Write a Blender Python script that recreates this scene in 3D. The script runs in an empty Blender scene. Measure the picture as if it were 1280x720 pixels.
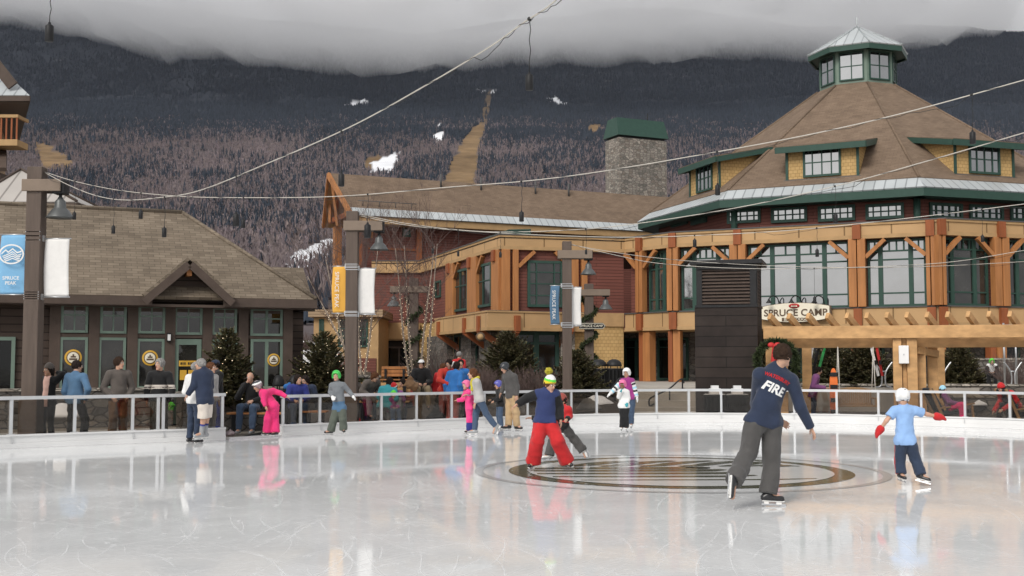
import bpy, math, random
import numpy as np
from mathutils import Vector, Matrix
from mathutils.bvhtree import BVHTree

R = math.radians
scene = bpy.context.scene
COL = scene.collection
FPX = 1450.0
PITCH = math.atan(95 / FPX)
CAMZ = 1.6
CP, SP = math.cos(PITCH), math.sin(PITCH)

# ---------------------------------------------------------------- measuring
def ray(u, v):
    dx = (u - 640) / FPX
    dy = (360 - v) / FPX
    return Vector((dx, CP - dy * SP, SP + dy * CP))

def P(u, v, Y):
    d = ray(u, v)
    t = Y / d.y
    return Vector((d.x * t, Y, CAMZ + d.z * t))

def G(u, v, z=0.0):
    d = ray(u, v)
    t = (z - CAMZ) / d.z
    return Vector((d.x * t, d.y * t, z))

def PZ(u, v, z):
    return G(u, v, z)

class Fr:
    """vertical wall frame from a to b (plan points); d is outwards (to the right-hand side of a->b)"""
    def __init__(self, a, b):
        self.a = Vector((a[0], a[1])); self.b = Vector((b[0], b[1]))
        e = self.b - self.a
        self.L = e.length
        self.t = e / self.L
        self.n = Vector((self.t.y, -self.t.x))
    def pt(self, s, d, z):
        q = self.a + self.t * s + self.n * d
        return Vector((q.x, q.y, z))
    def sz(self, u, v, d=0.0):
        r = ray(u, v)
        o = self.a + self.n * d
        k = (o.x * self.n.x + o.y * self.n.y) / (r.x * self.n.x + r.y * self.n.y)
        q = Vector((r.x * k, r.y * k)) - o
        return q.dot(self.t), CAMZ + r.z * k
    def off(self, d0, s0=0.0, s1=None):
        s1 = self.L if s1 is None else s1
        a = self.pt(s0, d0, 0); b = self.pt(s1, d0, 0)
        return Fr((a.x, a.y), (b.x, b.y))

# ---------------------------------------------------------------- materials
MATS = {}
def nodes(name):
    m = bpy.data.materials.new(name)
    m.use_nodes = True
    nt = m.node_tree
    b = nt.nodes['Principled BSDF']
    MATS[name] = m
    return m, nt, b

def N(nt, kind, **kw):
    n = nt.nodes.new('ShaderNode' + kind)
    for k, v in kw.items():
        if k.startswith('i_'):
            key = k[2:]
            n.inputs[int(key) if key.isdigit() else key.replace('_', ' ')].default_value = v
        else:
            setattr(n, k, v)
    return n

def rgb(c, a=1.0):
    return (c[0], c[1], c[2], a)

def mixc(nt, fac, a, b):
    n = nt.nodes.new('ShaderNodeMix'); n.data_type = 'RGBA'
    for sock, val in ((n.inputs[0], fac), (n.inputs[6], a), (n.inputs[7], b)):
        if hasattr(val, 'links') or hasattr(val, 'is_output'):
            nt.links.new(val, sock)
        else:
            sock.default_value = val
    return n.outputs[2]

def ramp(nt, src, stops):
    n = nt.nodes.new('ShaderNodeValToRGB')
    cr = n.color_ramp
    while len(cr.elements) < len(stops):
        cr.elements.new(0.5)
    for e, (p, c) in zip(cr.elements, stops):
        e.position = p; e.color = c if len(c) == 4 else rgb(c)
    nt.links.new(src, n.inputs[0])
    return n.outputs[0]

def scl(c, k):
    return tuple(min(1.0, x * k) for x in c)

def coord(nt, kind='Object', scale=(1, 1, 1)):
    t = N(nt, 'TexCoord')
    mp = N(nt, 'Mapping')
    mp.inputs['Scale'].default_value = scale
    nt.links.new(t.outputs[kind], mp.inputs[0])
    return mp.outputs[0]

def bump(nt, b, h, strength=.3, dist=.02):
    n = N(nt, 'Bump'); n.inputs['Strength'].default_value = strength; n.inputs['Distance'].default_value = dist
    nt.links.new(h, n.inputs['Height']); nt.links.new(n.outputs[0], b.inputs['Normal'])

def mat(name, col, rough=.6, var=.12, scale=3.0, bmp=.0, bscale=None, metal=0.0, spec=.5, stretch=(1, 1, 1), kind='Object', sheen=0, dirt=0.0):
    m, nt, b = nodes(name)
    co = coord(nt, kind, stretch)
    nz = N(nt, 'TexNoise'); nz.inputs['Scale'].default_value = scale; nz.inputs['Detail'].default_value = 5
    nt.links.new(co, nz.inputs['Vector'])
    c = ramp(nt, nz.outputs[0], [(.25, rgb(scl(col, 1 - var))), (.75, rgb(scl(col, 1 + var)))])
    if dirt:
        n2 = N(nt, 'TexNoise'); n2.inputs['Scale'].default_value = .7; n2.inputs['Detail'].default_value = 8
        nt.links.new(co, n2.inputs['Vector'])
        f = ramp(nt, n2.outputs[0], [(.45, (0, 0, 0)), (.75, (dirt, dirt, dirt))])
        c = mixc(nt, f, c, rgb(scl(col, .5)))
    nt.links.new(c, b.inputs['Base Color'])
    b.inputs['Roughness'].default_value = rough
    b.inputs['Metallic'].default_value = metal
    b.inputs['Specular IOR Level'].default_value = spec if rough < .5 or spec != .5 else .25
    if sheen:
        b.inputs['Sheen Weight'].default_value = sheen
    if bmp:
        n3 = N(nt, 'TexNoise'); n3.inputs['Scale'].default_value = bscale or scale * 4; n3.inputs['Detail'].default_value = 4
        nt.links.new(co, n3.inputs['Vector'])
        bump(nt, b, n3.outputs[0], bmp, .02)
    return m

def brick(name, c1, c2, mortar, bw, bh, ms=.02, rough=.8, bmp=.4, off=.5, var=.25, nscale=.6, bias=0.0):
    """courses laid in real metres along each face"""
    m, nt, b = nodes(name)
    t = N(nt, 'TexCoord')
    br = N(nt, 'TexBrick'); br.offset = off
    br.inputs['Scale'].default_value = 1.0
    br.inputs['Brick Width'].default_value = bw; br.inputs['Row Height'].default_value = bh
    br.inputs['Mortar Size'].default_value = ms; br.inputs['Mortar Smooth'].default_value = .2
    br.inputs['Color1'].default_value = rgb(c1); br.inputs['Color2'].default_value = rgb(c2); br.inputs['Mortar'].default_value = rgb(mortar)
    br.inputs['Bias'].default_value = bias
    nt.links.new(t.outputs['UV'], br.inputs['Vector'])
    nz = N(nt, 'TexNoise'); nz.inputs['Scale'].default_value = nscale; nz.inputs['Detail'].default_value = 6
    nt.links.new(t.outputs['Object'], nz.inputs['Vector'])
    f = ramp(nt, nz.outputs[0], [(.3, (1 - var,) * 3), (.7, (1 + var * .6,) * 3)])
    mul = nt.nodes.new('ShaderNodeMix'); mul.data_type = 'RGBA'; mul.blend_type = 'MULTIPLY'
    mul.inputs[0].default_value = 1.0
    nt.links.new(br.outputs['Color'], mul.inputs[6]); nt.links.new(f, mul.inputs[7])
    nt.links.new(mul.outputs[2], b.inputs['Base Color'])
    b.inputs['Roughness'].default_value = rough; b.inputs['Specular IOR Level'].default_value = .5 if rough < .5 else .2
    if bmp:
        inv = N(nt, 'Math', operation='SUBTRACT'); inv.inputs[0].default_value = 1.0
        nt.links.new(br.outputs['Fac'], inv.inputs[1])
        bump(nt, b, inv.outputs[0], bmp, .02)
    return m

def stone(name, cols, mortar, sx=.34, sy=.17, rough=.85):
    m, nt, b = nodes(name)
    co = coord(nt, 'UV', (1 / sx, 1 / sy, 1))
    vo = N(nt, 'TexVoronoi'); vo.voronoi_dimensions = '2D'; vo.distance = 'CHEBYCHEV'
    vo.inputs['Scale'].default_value = 1.0; vo.inputs['Randomness'].default_value = .8
    ve = N(nt, 'TexVoronoi'); ve.voronoi_dimensions = '2D'; ve.feature = 'DISTANCE_TO_EDGE'
    ve.inputs['Scale'].default_value = 1.0; ve.inputs['Randomness'].default_value = .8
    nt.links.new(co, vo.inputs['Vector']); nt.links.new(co, ve.inputs['Vector'])
    sep = N(nt, 'SeparateColor'); nt.links.new(vo.outputs['Color'], sep.inputs[0])
    n = len(cols)
    c = ramp(nt, sep.outputs[0], [(i / max(1, n - 1), cc) for i, cc in enumerate(cols)])
    nz = N(nt, 'TexNoise'); nz.inputs['Scale'].default_value = 9; nz.inputs['Detail'].default_value = 5
    nt.links.new(coord(nt, 'Object'), nz.inputs['Vector'])
    f2 = ramp(nt, nz.outputs[0], [(.3, (.72,) * 3), (.7, (1.15,) * 3)])
    mul = nt.nodes.new('ShaderNodeMix'); mul.data_type = 'RGBA'; mul.blend_type = 'MULTIPLY'; mul.inputs[0].default_value = 1
    nt.links.new(c, mul.inputs[6]); nt.links.new(f2, mul.inputs[7])
    e = ramp(nt, ve.outputs['Distance'], [(.03, (0, 0, 0)), (.10, (1, 1, 1))])
    c2 = mixc(nt, e, rgb(mortar), mul.outputs[2])
    nt.links.new(c2, b.inputs['Base Color'])
    b.inputs['Roughness'].default_value = rough
    bump(nt, b, e, .5, .03)
    return m

def glassmat(name, base=(.015, .02, .022), ior=2.0, rough=.04, wob=.15):
    m, nt, b = nodes(name)
    co = coord(nt, 'Object')
    nz = N(nt, 'TexNoise'); nz.inputs['Scale'].default_value = 1.2; nz.inputs['Detail'].default_value = 2
    nt.links.new(co, nz.inputs['Vector'])
    c = ramp(nt, nz.outputs[0], [(.35, rgb(scl(base, .5))), (.7, rgb(scl(base, 2.0)))])
    nt.links.new(c, b.inputs['Base Color'])
    b.inputs['Roughness'].default_value = rough
    b.inputs['IOR'].default_value = ior
    bump(nt, b, nz.outputs[0], wob, .01)
    return m

def emit(name, col, strength):
    m, nt, b = nodes(name)
    b.inputs['Base Color'].default_value = rgb(col)
    b.inputs['Emission Color'].default_value = rgb(col)
    b.inputs['Emission Strength'].default_value = strength
    return m

def clearglass(name, tint=(.75, .72, .68), refl=.9):
    m, nt, b = nodes(name)
    nt.nodes.remove(b)
    out = [n for n in nt.nodes if n.type == 'OUTPUT_MATERIAL'][0]
    tr = N(nt, 'BsdfTransparent'); tr.inputs[0].default_value = rgb(tint)
    gl = N(nt, 'BsdfGlossy'); gl.inputs['Roughness'].default_value = .02; gl.inputs[0].default_value = (refl, refl, refl, 1)
    fr = N(nt, 'Fresnel'); fr.inputs[0].default_value = 1.45
    mx = N(nt, 'MixShader')
    nt.links.new(fr.outputs[0], mx.inputs[0]); nt.links.new(tr.outputs[0], mx.inputs[1]); nt.links.new(gl.outputs[0], mx.inputs[2])
    nt.links.new(mx.outputs[0], out.inputs[0])
    return m

# ---------------------------------------------------------------- mesh building
def V3(p):
    return (float(p[0]), float(p[1]), float(p[2]))

def set_uv(me):
    nl = len(me.loops); npol = len(me.polygons)
    if not nl: return
    co = np.empty(len(me.vertices) * 3, 'f4'); me.vertices.foreach_get('co', co); co = co.reshape(-1, 3)
    vi = np.empty(nl, 'i4'); me.loops.foreach_get('vertex_index', vi)
    nr = np.empty(npol * 3, 'f4'); me.polygons.foreach_get('normal', nr); nr = nr.reshape(-1, 3)
    tot = np.empty(npol, 'i4'); me.polygons.foreach_get('loop_total', tot)
    t = np.stack([-nr[:, 1], nr[:, 0], np.zeros(npol, 'f4')], 1)
    ln = np.linalg.norm(t, axis=1)
    flat = ln < 1e-3
    t[flat] = (1, 0, 0); ln[flat] = 1
    t /= ln[:, None]
    b = np.cross(nr, t)
    t = np.repeat(t, tot, 0); b = np.repeat(b, tot, 0)
    p = co[vi]
    uv = np.stack([(p * t).sum(1), (p * b).sum(1)], 1).astype('f4')
    l = me.uv_layers.new(name='UVMap')
    l.data.foreach_set('uv', uv.ravel())

class MB:
    def __init__(self):
        self.v = []; self.f = []; self.m = []; self.smooth = []
        self.cur = 0; self.sm = False
    def add(self, vs, fs):
        o = len(self.v)
        self.v.extend(V3(p) for p in vs)
        for f in fs:
            self.f.append(tuple(o + i for i in f)); self.m.append(self.cur); self.smooth.append(self.sm)
        return self
    def hexa(self, p):
        """8 points: bottom ring 0-3, top ring 4-7 (counter-clockwise from above)"""
        return self.add(p, [(3, 2, 1, 0), (4, 5, 6, 7), (0, 1, 5, 4), (1, 2, 6, 5), (2, 3, 7, 6), (3, 0, 4, 7)])
    def box(self, x0, x1, y0, y1, z0, z1):
        return self.hexa([(x0, y0, z0), (x1, y0, z0), (x1, y1, z0), (x0, y1, z0), (x0, y0, z1), (x1, y0, z1), (x1, y1, z1), (x0, y1, z1)])
    def fbox(self, F, s0, s1, d0, d1, z0, z1):
        p = F.pt
        return self.hexa([p(s0, d1, z0), p(s1, d1, z0), p(s1, d0, z0), p(s0, d0, z0), p(s0, d1, z1), p(s1, d1, z1), p(s1, d0, z1), p(s0, d0, z1)])
    def poly(self, pts):
        return self.add(pts, [tuple(range(len(pts)))])
    def prism(self, pts, vec):
        n = len(pts); vec = Vector(vec)
        a = [Vector(p) for p in pts]; b = [p + vec for p in a]
        fs = [tuple(range(n))[::-1], tuple(range(n, 2 * n))]
        for i in range(n):
            j = (i + 1) % n
            fs.append((i, j, n + j, n + i))
        return self.add(a + b, fs)
    def slab(self, pts, th):
        """polygon (top face, ccw seen from outside) thickened inwards along its normal"""
        a = [Vector(p) for p in pts]
        nr = (a[1] - a[0]).cross(a[2] - a[0]).normalized()
        return self.prism([p - nr * th for p in a], nr * th)
    def beam(self, a, b, w, h, up=(0, 0, 1)):
        a = Vector(a); b = Vector(b); d = (b - a).normalized()
        u = Vector(up)
        if abs(d.dot(u)) > .99: u = Vector((0, 1, 0))
        s = d.cross(u).normalized(); u = s.cross(d).normalized()
        s *= w / 2; u *= h / 2
        return self.hexa([a - s - u, a + s - u, b + s - u, b - s - u, a - s + u, a + s + u, b + s + u, b - s + u])
    def tube(self, pts, rad, n=8, cap=True):
        pts = [Vector(p) for p in pts]
        if not hasattr(rad, '__len__'): rad = [rad] * len(pts)
        rings = []
        prev = None
        vs = []
        for i, p in enumerate(pts):
            d = (pts[min(i + 1, len(pts) - 1)] - pts[max(i - 1, 0)])
            d = d.normalized() if d.length > 1e-9 else Vector((0, 0, 1))
            ref = prev if prev is not None else (Vector((0, 0, 1)) if abs(d.z) < .9 else Vector((1, 0, 0)))
            s = d.cross(ref)
            if s.length < 1e-6: s = d.cross(Vector((0, 1, .3)))
            s.normalize(); w = s.cross(d).normalized(); prev = w
            for k in range(n):
                an = 2 * math.pi * k / n
                vs.append(p + (s * math.cos(an) + w * math.sin(an)) * rad[i])
        fs = []
        for i in range(len(pts) - 1):
            for k in range(n):
                k2 = (k + 1) % n
                fs.append((i * n + k, (i + 1) * n + k, (i + 1) * n + k2, i * n + k2))
        if cap:
            fs.append(tuple(range(n))); fs.append(tuple((len(pts) - 1) * n + k for k in range(n))[::-1])
        osm = self.sm; self.sm = True
        self.add(vs, fs); self.sm = osm
        return self
    def lathe(self, prof, c=(0, 0, 0), n=16, axis=None, caps=True):
        """prof: (r, z) pairs bottom to top, about vertical axis at c (or about Matrix axis)"""
        vs = []; c = Vector(c)
        for r, z in prof:
            for k in range(n):
                a = 2 * math.pi * k / n
                q = Vector((r * math.cos(a), r * math.sin(a), z))
                if axis is not None: q = axis @ q
                vs.append(c + q)
        fs = []
        for i in range(len(prof) - 1):
            for k in range(n):
                k2 = (k + 1) % n
                fs.append((i * n + k, i * n + k2, (i + 1) * n + k2, (i + 1) * n + k))
        if caps:
            fs.append(tuple(range(n))[::-1]); fs.append(tuple((len(prof) - 1) * n + k for k in range(n)))
        osm = self.sm; self.sm = True
        self.add(vs, fs); self.sm = osm
        return self
    def ball(self, c, r, n=10, m=7, sc=(1, 1, 1)):
        prof = []
        for i in range(m + 1):
            a = -math.pi / 2 + math.pi * i / m
            prof.append((max(1e-4, math.cos(a)) , math.sin(a)))
        mt = Matrix.Diagonal((r * sc[0], r * sc[1], r * sc[2])).to_4x4()
        return self.lathe(prof, c, n, mt)
    def build(self, name, mats, parent=None, bevel=0.0, label=None):
        me = bpy.data.meshes.new(name)
        off = origin(parent)
        v = np.array(self.v, 'f8').reshape(-1, 3) - np.array(off)
        me.from_pydata(v.tolist(), [], self.f)
        if not isinstance(mats, (list, tuple)): mats = [mats]
        for m in mats: me.materials.append(MATS[m] if isinstance(m, str) else m)
        if len(mats) > 1: me.polygons.foreach_set('material_index', self.m)
        me.polygons.foreach_set('use_smooth', self.smooth)
        me.update()
        set_uv(me)
        return link(name, me, parent, bevel, label)

def origin(parent):
    o = Vector((0, 0, 0))
    while parent is not None:
        o += parent.location; parent = parent.parent
    return o

def link(name, me, parent=None, bevel=0.0, label=None):
    o = bpy.data.objects.new(name, me)
    COL.objects.link(o)
    if parent is not None: o.parent = parent
    if bevel:
        md = o.modifiers.new('bevel', 'BEVEL'); md.width = bevel; md.segments = 2; md.limit_method = 'ANGLE'; md.angle_limit = R(40)
    if label: o['label'] = label
    return o

def npmesh(name, verts, faces, mats, parent=None, smooth=True, mi=None, uv=False):
    """verts (n,3), faces (m,k) arrays"""
    me = bpy.data.meshes.new(name)
    v = np.asarray(verts, 'f4') - np.array(origin(parent), 'f4')
    f = np.asarray(faces, 'i4')
    k = f.shape[1]
    me.vertices.add(len(v)); me.vertices.foreach_set('co', v.ravel())
    me.loops.add(f.size); me.loops.foreach_set('vertex_index', f.ravel())
    me.polygons.add(len(f))
    me.polygons.foreach_set('loop_start', np.arange(0, f.size, k, dtype='i4'))
    me.polygons.foreach_set('loop_total', np.full(len(f), k, 'i4'))
    if not isinstance(mats, (list, tuple)): mats = [mats]
    for m in mats: me.materials.append(MATS[m] if isinstance(m, str) else m)
    if mi is not None: me.polygons.foreach_set('material_index', np.asarray(mi, 'i4'))
    me.update(calc_edges=True)
    me.polygons.foreach_set('use_smooth', np.full(len(f), smooth))
    if uv: set_uv(me)
    return link(name, me, parent)

def tag(o, label=None, cat=None, group=None, kind=None):
    if label: o['label'] = label
    if cat: o['category'] = cat
    if group: o['group'] = group
    if kind: o['kind'] = kind
    return o

def thing(name, label, cat, loc=(0, 0, 0), group=None):
    o = bpy.data.objects.new(name, None); COL.objects.link(o)
    o.location = V3(loc); o.empty_display_size = .2
    return tag(o, label, cat, group)

def copy_thing(o, loc, rotz=0.0, scale=1.0, label=None, parent=None):
    c = o.copy(); COL.objects.link(c)
    if parent is None:
        c.location = V3(loc); c.rotation_euler = (0, 0, rotz); c.scale = (scale, scale, scale)
        if label: c['label'] = label
    else:
        c.parent = parent
    for ch in o.children:
        copy_thing(ch, None, parent=c)
    return c

def text_mesh(body, size, align='CENTER', extrude=.004, font_bold=0.0, squash=1.0):
    """returns a MB-able list of verts/faces for text in the XZ plane facing -Y, centred"""
    cu = bpy.data.curves.new('lettering', 'FONT')
    cu.body = body; cu.size = size; cu.extrude = extrude; cu.align_x = align; cu.align_y = 'CENTER'; cu.offset = font_bold
    cu.resolution_u = 3
    ob = bpy.data.objects.new('lettering', cu); COL.objects.link(ob)
    dg = bpy.context.evaluated_depsgraph_get()
    me = bpy.data.meshes.new_from_object(ob.evaluated_get(dg))
    vs = [Vector((v.co.x * squash, -v.co.z, v.co.y)) for v in me.vertices]
    fs = [tuple(p.vertices) for p in me.polygons]
    bpy.data.objects.remove(ob); bpy.data.curves.remove(cu); bpy.data.meshes.remove(me)
    return vs, fs

def add_text(mb, body, size, at, xdir=(1, 0, 0), zdir=(0, 0, 1), **kw):
    vs, fs = text_mesh(body, size, **kw)
    x = Vector(xdir).normalized(); z = Vector(zdir).normalized(); y = z.cross(x)
    at = Vector(at)
    mb.add([at + x * p.x + y * p.y + z * p.z for p in vs], fs)
# ================================================================ noise helpers
def vnoise(x, y, seed=0):
    x = np.asarray(x, 'f8'); y = np.asarray(y, 'f8')
    xi = np.floor(x).astype(np.int64); yi = np.floor(y).astype(np.int64)
    fx = x - xi; fy = y - yi
    fx = fx * fx * (3 - 2 * fx); fy = fy * fy * (3 - 2 * fy)
    def h(a, b):
        n = (a * 374761393 + b * 668265263 + seed * 974634777) & 0x7fffffff
        n = ((n ^ (n >> 13)) * 1274126177) & 0x7fffffff
        return ((n ^ (n >> 16)) & 0xffff) / 65535.0
    return (h(xi, yi) * (1 - fx) + h(xi + 1, yi) * fx) * (1 - fy) + (h(xi, yi + 1) * (1 - fx) + h(xi + 1, yi + 1) * fx) * fy

def fbm(x, y, oct=5, seed=0):
    a = 0; s = 0; w = 1
    for o in range(oct):
        a = a + w * vnoise(x * 2 ** o, y * 2 ** o, seed + o); s += w; w *= .5
    return a / s

def inpoly(u, v, poly):
    inside = np.zeros(np.shape(u), bool)
    n = len(poly)
    for i in range(n):
        x1, y1 = poly[i]; x2, y2 = poly[(i + 1) % n]
        c = ((y1 > v) != (y2 > v)) & (u < (x2 - x1) * (v - y1) / ((y2 - y1) if y2 != y1 else 1e-9) + x1)
        inside ^= c
    return inside

# ================================================================ camera, sun, sky
cam = bpy.data.cameras.new('camera'); camo = bpy.data.objects.new('camera', cam); COL.objects.link(camo)
camo.location = (0, 0, CAMZ); camo.rotation_euler = (R(90) + PITCH, 0, 0)
cam.sensor_width = 36; cam.lens = FPX / 1280 * 36; cam.clip_start = .1; cam.clip_end = 12000
scene.camera = camo

SUN_EL, SUN_AZ = R(40), R(210)      # azimuth measured clockwise from +Y: behind the camera, to its left
sd = Vector((math.sin(SUN_AZ) * math.cos(SUN_EL), math.cos(SUN_AZ) * math.cos(SUN_EL), math.sin(SUN_EL)))
sl = bpy.data.lights.new('sun', 'SUN'); sl.energy = 1.5; sl.angle = R(22); sl.color = (1, .95, .88)
so = bpy.data.objects.new('sun', sl); COL.objects.link(so); so.location = (-20, -20, 40)
so.rotation_euler = sd.to_track_quat('Z', 'Y').to_euler()

w = bpy.data.worlds.new('World'); scene.world = w; w.use_nodes = True
nt = w.node_tree; bg = nt.nodes['Background']
sky = N(nt, 'TexSky'); sky.sky_type = 'NISHITA'; sky.sun_disc = False
sky.sun_elevation = SUN_EL; sky.sun_rotation = SUN_AZ; sky.air_density = 1.0; sky.dust_density = 3.0; sky.ozone_density = 1.0
hs = N(nt, 'HueSaturation'); hs.inputs['Saturation'].default_value = .14
nt.links.new(sky.outputs[0], hs.inputs['Color'])
tc = N(nt, 'TexCoord'); mp = N(nt, 'Mapping'); mp.inputs['Scale'].default_value = (1, 1, 2.4)
nt.links.new(tc.outputs['Generated'], mp.inputs[0])
nz = N(nt, 'TexNoise'); nz.inputs['Scale'].default_value = 2.6; nz.inputs['Detail'].default_value = 7; nz.inputs['Roughness'].default_value = .55
nt.links.new(mp.outputs[0], nz.inputs['Vector'])
cl = ramp(nt, nz.outputs[0], [(.3, (.72, .72, .73)), (.7, (1.0, .995, .985))])
mu = nt.nodes.new('ShaderNodeMix'); mu.data_type = 'RGBA'; mu.blend_type = 'MULTIPLY'; mu.inputs[0].default_value = 1
ov_ = mixc(nt, .5, hs.outputs[0], (6.0, 6.0, 6.1, 1))
nt.links.new(ov_, mu.inputs[6]); nt.links.new(cl, mu.inputs[7])
nt.links.new(mu.outputs[2], bg.inputs[0]); bg.inputs[1].default_value = .13

vs_ = scene.view_settings
vs_.view_transform = 'Standard'; vs_.look = 'None'; vs_.gamma = 1; vs_.exposure = 0.38
scene.render.engine = 'CYCLES'
cy = scene.cycles
cy.use_denoising = True
try: cy.denoiser = 'OPENIMAGEDENOISE'
except Exception: pass
cy.max_bounces = 8; cy.diffuse_bounces = 3; cy.glossy_bounces = 4; cy.transparent_max_bounces = 16; cy.volume_bounces = 10
cy.caustics_reflective = False; cy.caustics_refractive = False
cy.sample_clamp_indirect = 6

# ================================================================ mountain
TY = np.array([95, 150, 300, 500, 700, 1000, 1300, 1700, 2200, 2700, 3100, 3600, 4300.])
TZ = np.array([-1.5, 1.0, 12, 34, 64, 118, 188, 292, 448, 630, 790, 0, 0])
SKU = np.array([-600, 0, 150, 300, 450, 520, 650, 850, 1000, 1100, 1160, 1220, 1280, 1400, 1900])
SKV = np.array([5, 5, 25, 45, 62, 66, 42, 35, 50, 62, 58, 60, 70, 84, 120])

def hgt(u, Y):
    u = np.asarray(u, 'f8'); Y = np.asarray(Y, 'f8')
    X = (u - 640) / FPX * Y
    sk = CAMZ + (455 - np.interp(u, SKU, SKV)) / 1437.0 * 3600
    z = np.interp(Y, TY[:-2], TZ[:-2])
    k = np.clip((Y - 2600) / 1000.0, 0, 1); k = k * k * (3 - 2 * k)
    low = np.interp(Y, [2200, 3100, 3600], [448, 790, 960])
    tgt = np.where(Y > 2600, low * (1 - k) + sk * k, z)
    back = np.clip((Y - 3600) / 700, 0, 1)
    tgt = tgt * (1 - .75 * back)
    amp = np.interp(Y, [150, 500, 1200, 2200, 3300, 3600], [0, 4, 14, 34, 30, 8])
    n = (fbm(X / 420 + 9, Y / 620, 5, 3) - .5) * 2 + (fbm(X / 150, Y / 260 + 4, 4, 11) - .5) * .8
    rise = (u - 640) / 640.0
    side = np.interp(Y, [200, 700, 1500, 2500], [0, 6, 22, 0]) * -rise
    return tgt + amp * n + side

TRAIL = [[(553, 232), (563, 205), (578, 175), (590, 160), (603, 153), (606, 163), (597, 190), (594, 225), (590, 245), (548, 245)]]
THIN = [[(600, 157), (607, 117), (615, 112), (612, 140), (606, 160)]]
CLEAR = [[(38, 178), (58, 184), (74, 194), (87, 206), (82, 214), (58, 212), (46, 216)], [(735, 158), (752, 155), (748, 170), (738, 168)], [(455, 200), (470, 194), (476, 200), (462, 218), (452, 214)]]
SNOW = [[(458, 217), (466, 203), (480, 195), (499, 190), (495, 205), (488, 218)],
        [(536, 158), (552, 155), (549, 163), (542, 163)], [(537, 172), (548, 165), (556, 165), (553, 176), (545, 178)],
        [(428, 131), (444, 126), (460, 123), (452, 131), (438, 134)], [(683, 122), (696, 123), (712, 131), (702, 133)],
        [(590, 113), (602, 111.5), (624, 111.5), (625, 113.5), (606, 115)],
        [(352, 338), (362, 322), (384, 309), (405, 300), (430, 299), (420, 318), (398, 326), (378, 340)]]
# the polygons above were measured on the photograph; here they become patches of the mountain's own ground cover
us = np.arange(-330, 1611, 3.0)
def vof(u, Y, z): return 455 - (z - CAMZ) / Y * 1437.0
Yk = np.concatenate([np.linspace(95, 620, 26)[:-1], np.geomspace(620, 3600, 175), np.linspace(3660, 4300, 8)])
UU, YY = np.meshgrid(us, Yk)
ZZ = hgt(UU, YY)
XX = (UU - 640) / FPX * YY
nu = len(us); ny = len(Yk)
tv = np.stack([XX, YY, ZZ], -1).reshape(-1, 3)
ii = np.arange((ny - 1) * nu).reshape(ny - 1, nu)[:, :-1].ravel()
tf = np.stack([ii, ii + 1, ii + nu + 1, ii + nu], 1)
def cover(u, v, polys, jit=4.5):
    ju = u + (vnoise(u / 4, v / 4, 5) - .5) * jit * 2; jv = v + (vnoise(u / 4 + 50, v / 4, 6) - .5) * jit
    m = np.zeros(np.shape(u), bool)
    for p in polys: m |= inpoly(ju, jv, p)
    return m
VV = vof(UU, YY, ZZ)
cs = cover(UU, VV, SNOW); cg = cover(UU, VV, TRAIL + CLEAR) & ~cs; ct = cover(UU, VV, THIN) & ~cs

m, nt, b = nodes('mountain_ground')
at = N(nt, 'Attribute'); at.attribute_name = 'cover'
sp = N(nt, 'SeparateColor'); nt.links.new(at.outputs['Color'], sp.inputs[0])
co = coord(nt, 'Object', (.012, .012, .03))
nz = N(nt, 'TexNoise'); nz.inputs['Scale'].default_value = 1; nz.inputs['Detail'].default_value = 9; nz.inputs['Roughness'].default_value = .7
nt.links.new(co, nz.inputs['Vector'])
gnd = ramp(nt, nz.outputs[0], [(.35, (.07, .06, .063)), (.6, (.12, .10, .102)), (.72, (.16, .15, .148))])
grs = ramp(nt, nz.outputs[0], [(.35, (.12, .078, .04)), (.65, (.27, .18, .095))])
snw = ramp(nt, nz.outputs[0], [(.3, (.62, .63, .66)), (.6, (.86, .87, .9))])
spg = ramp(nt, nz.outputs[0], [(.35, (.028, .034, .045)), (.62, (.045, .052, .066)), (.74, (.15, .15, .155))])
gnd = mixc(nt, sp.outputs[2], gnd, spg); c = mixc(nt, sp.outputs[1], gnd, grs); c = mixc(nt, sp.outputs[0], c, snw)
nt.links.new(c, b.inputs['Base Color']); b.inputs['Roughness'].default_value = .95; b.inputs['Specular IOR Level'].default_value = .1
mo = npmesh('mountain', tv, tf, 'mountain_ground')
col = np.zeros((len(tv), 4), 'f4'); col[:, 3] = 1
col[:, 0] = cs.ravel(); col[:, 2] = np.clip((165 - VV.ravel()) / 25, 0, 1); col[:, 1] = np.maximum(cg.ravel(), ct.ravel() * .55)
ca = mo.data.color_attributes.new('cover', 'FLOAT_COLOR', 'POINT'); ca.data.foreach_set('color', col.ravel())
tag(mo, kind='structure')

# ---- the wood on it: one mass nobody could count
rg = np.random.default_rng(5)
NT = 240000
Yt = np.sqrt(rg.random(NT) * (3680 ** 2 - 300 ** 2) + 300 ** 2)
ut = rg.random(NT) * 1560 - 140
zt = hgt(ut, Yt); vt = vof(ut, Yt, zt)
clr = cover(ut, vt, SNOW, 2) | cover(ut, vt, TRAIL + CLEAR, 2) | (cover(ut, vt, THIN, 1) & (rg.random(NT) < .85))
Xt = (ut - 640) / FPX * Yt
cl_n = fbm(Xt / 260, Yt / 330, 4, 21); cl_s = fbm(Xt / 60, Yt / 90, 3, 31)
pev = np.interp(vt, [60, 140, 165, 185, 260, 330], [.99, .97, .8, .30, .12, .08])
zone = np.clip((165 - vt) / 25, 0, 1)
pev = np.clip(pev + (cl_n - .5) * 1.5 * np.interp(vt, [140, 180], [.0, 1.]) + (cl_s - .5) * .8 * (1 - zone) + zone * .12, .03, 1)
cliff = (vt < 142) & (ut < 380) & (cl_s * .6 + fbm(Xt / 25, zt / 30, 3, 8) * .6 > .68)
keep = ~clr & ~(cliff & (rg.random(NT) < .75))
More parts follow.
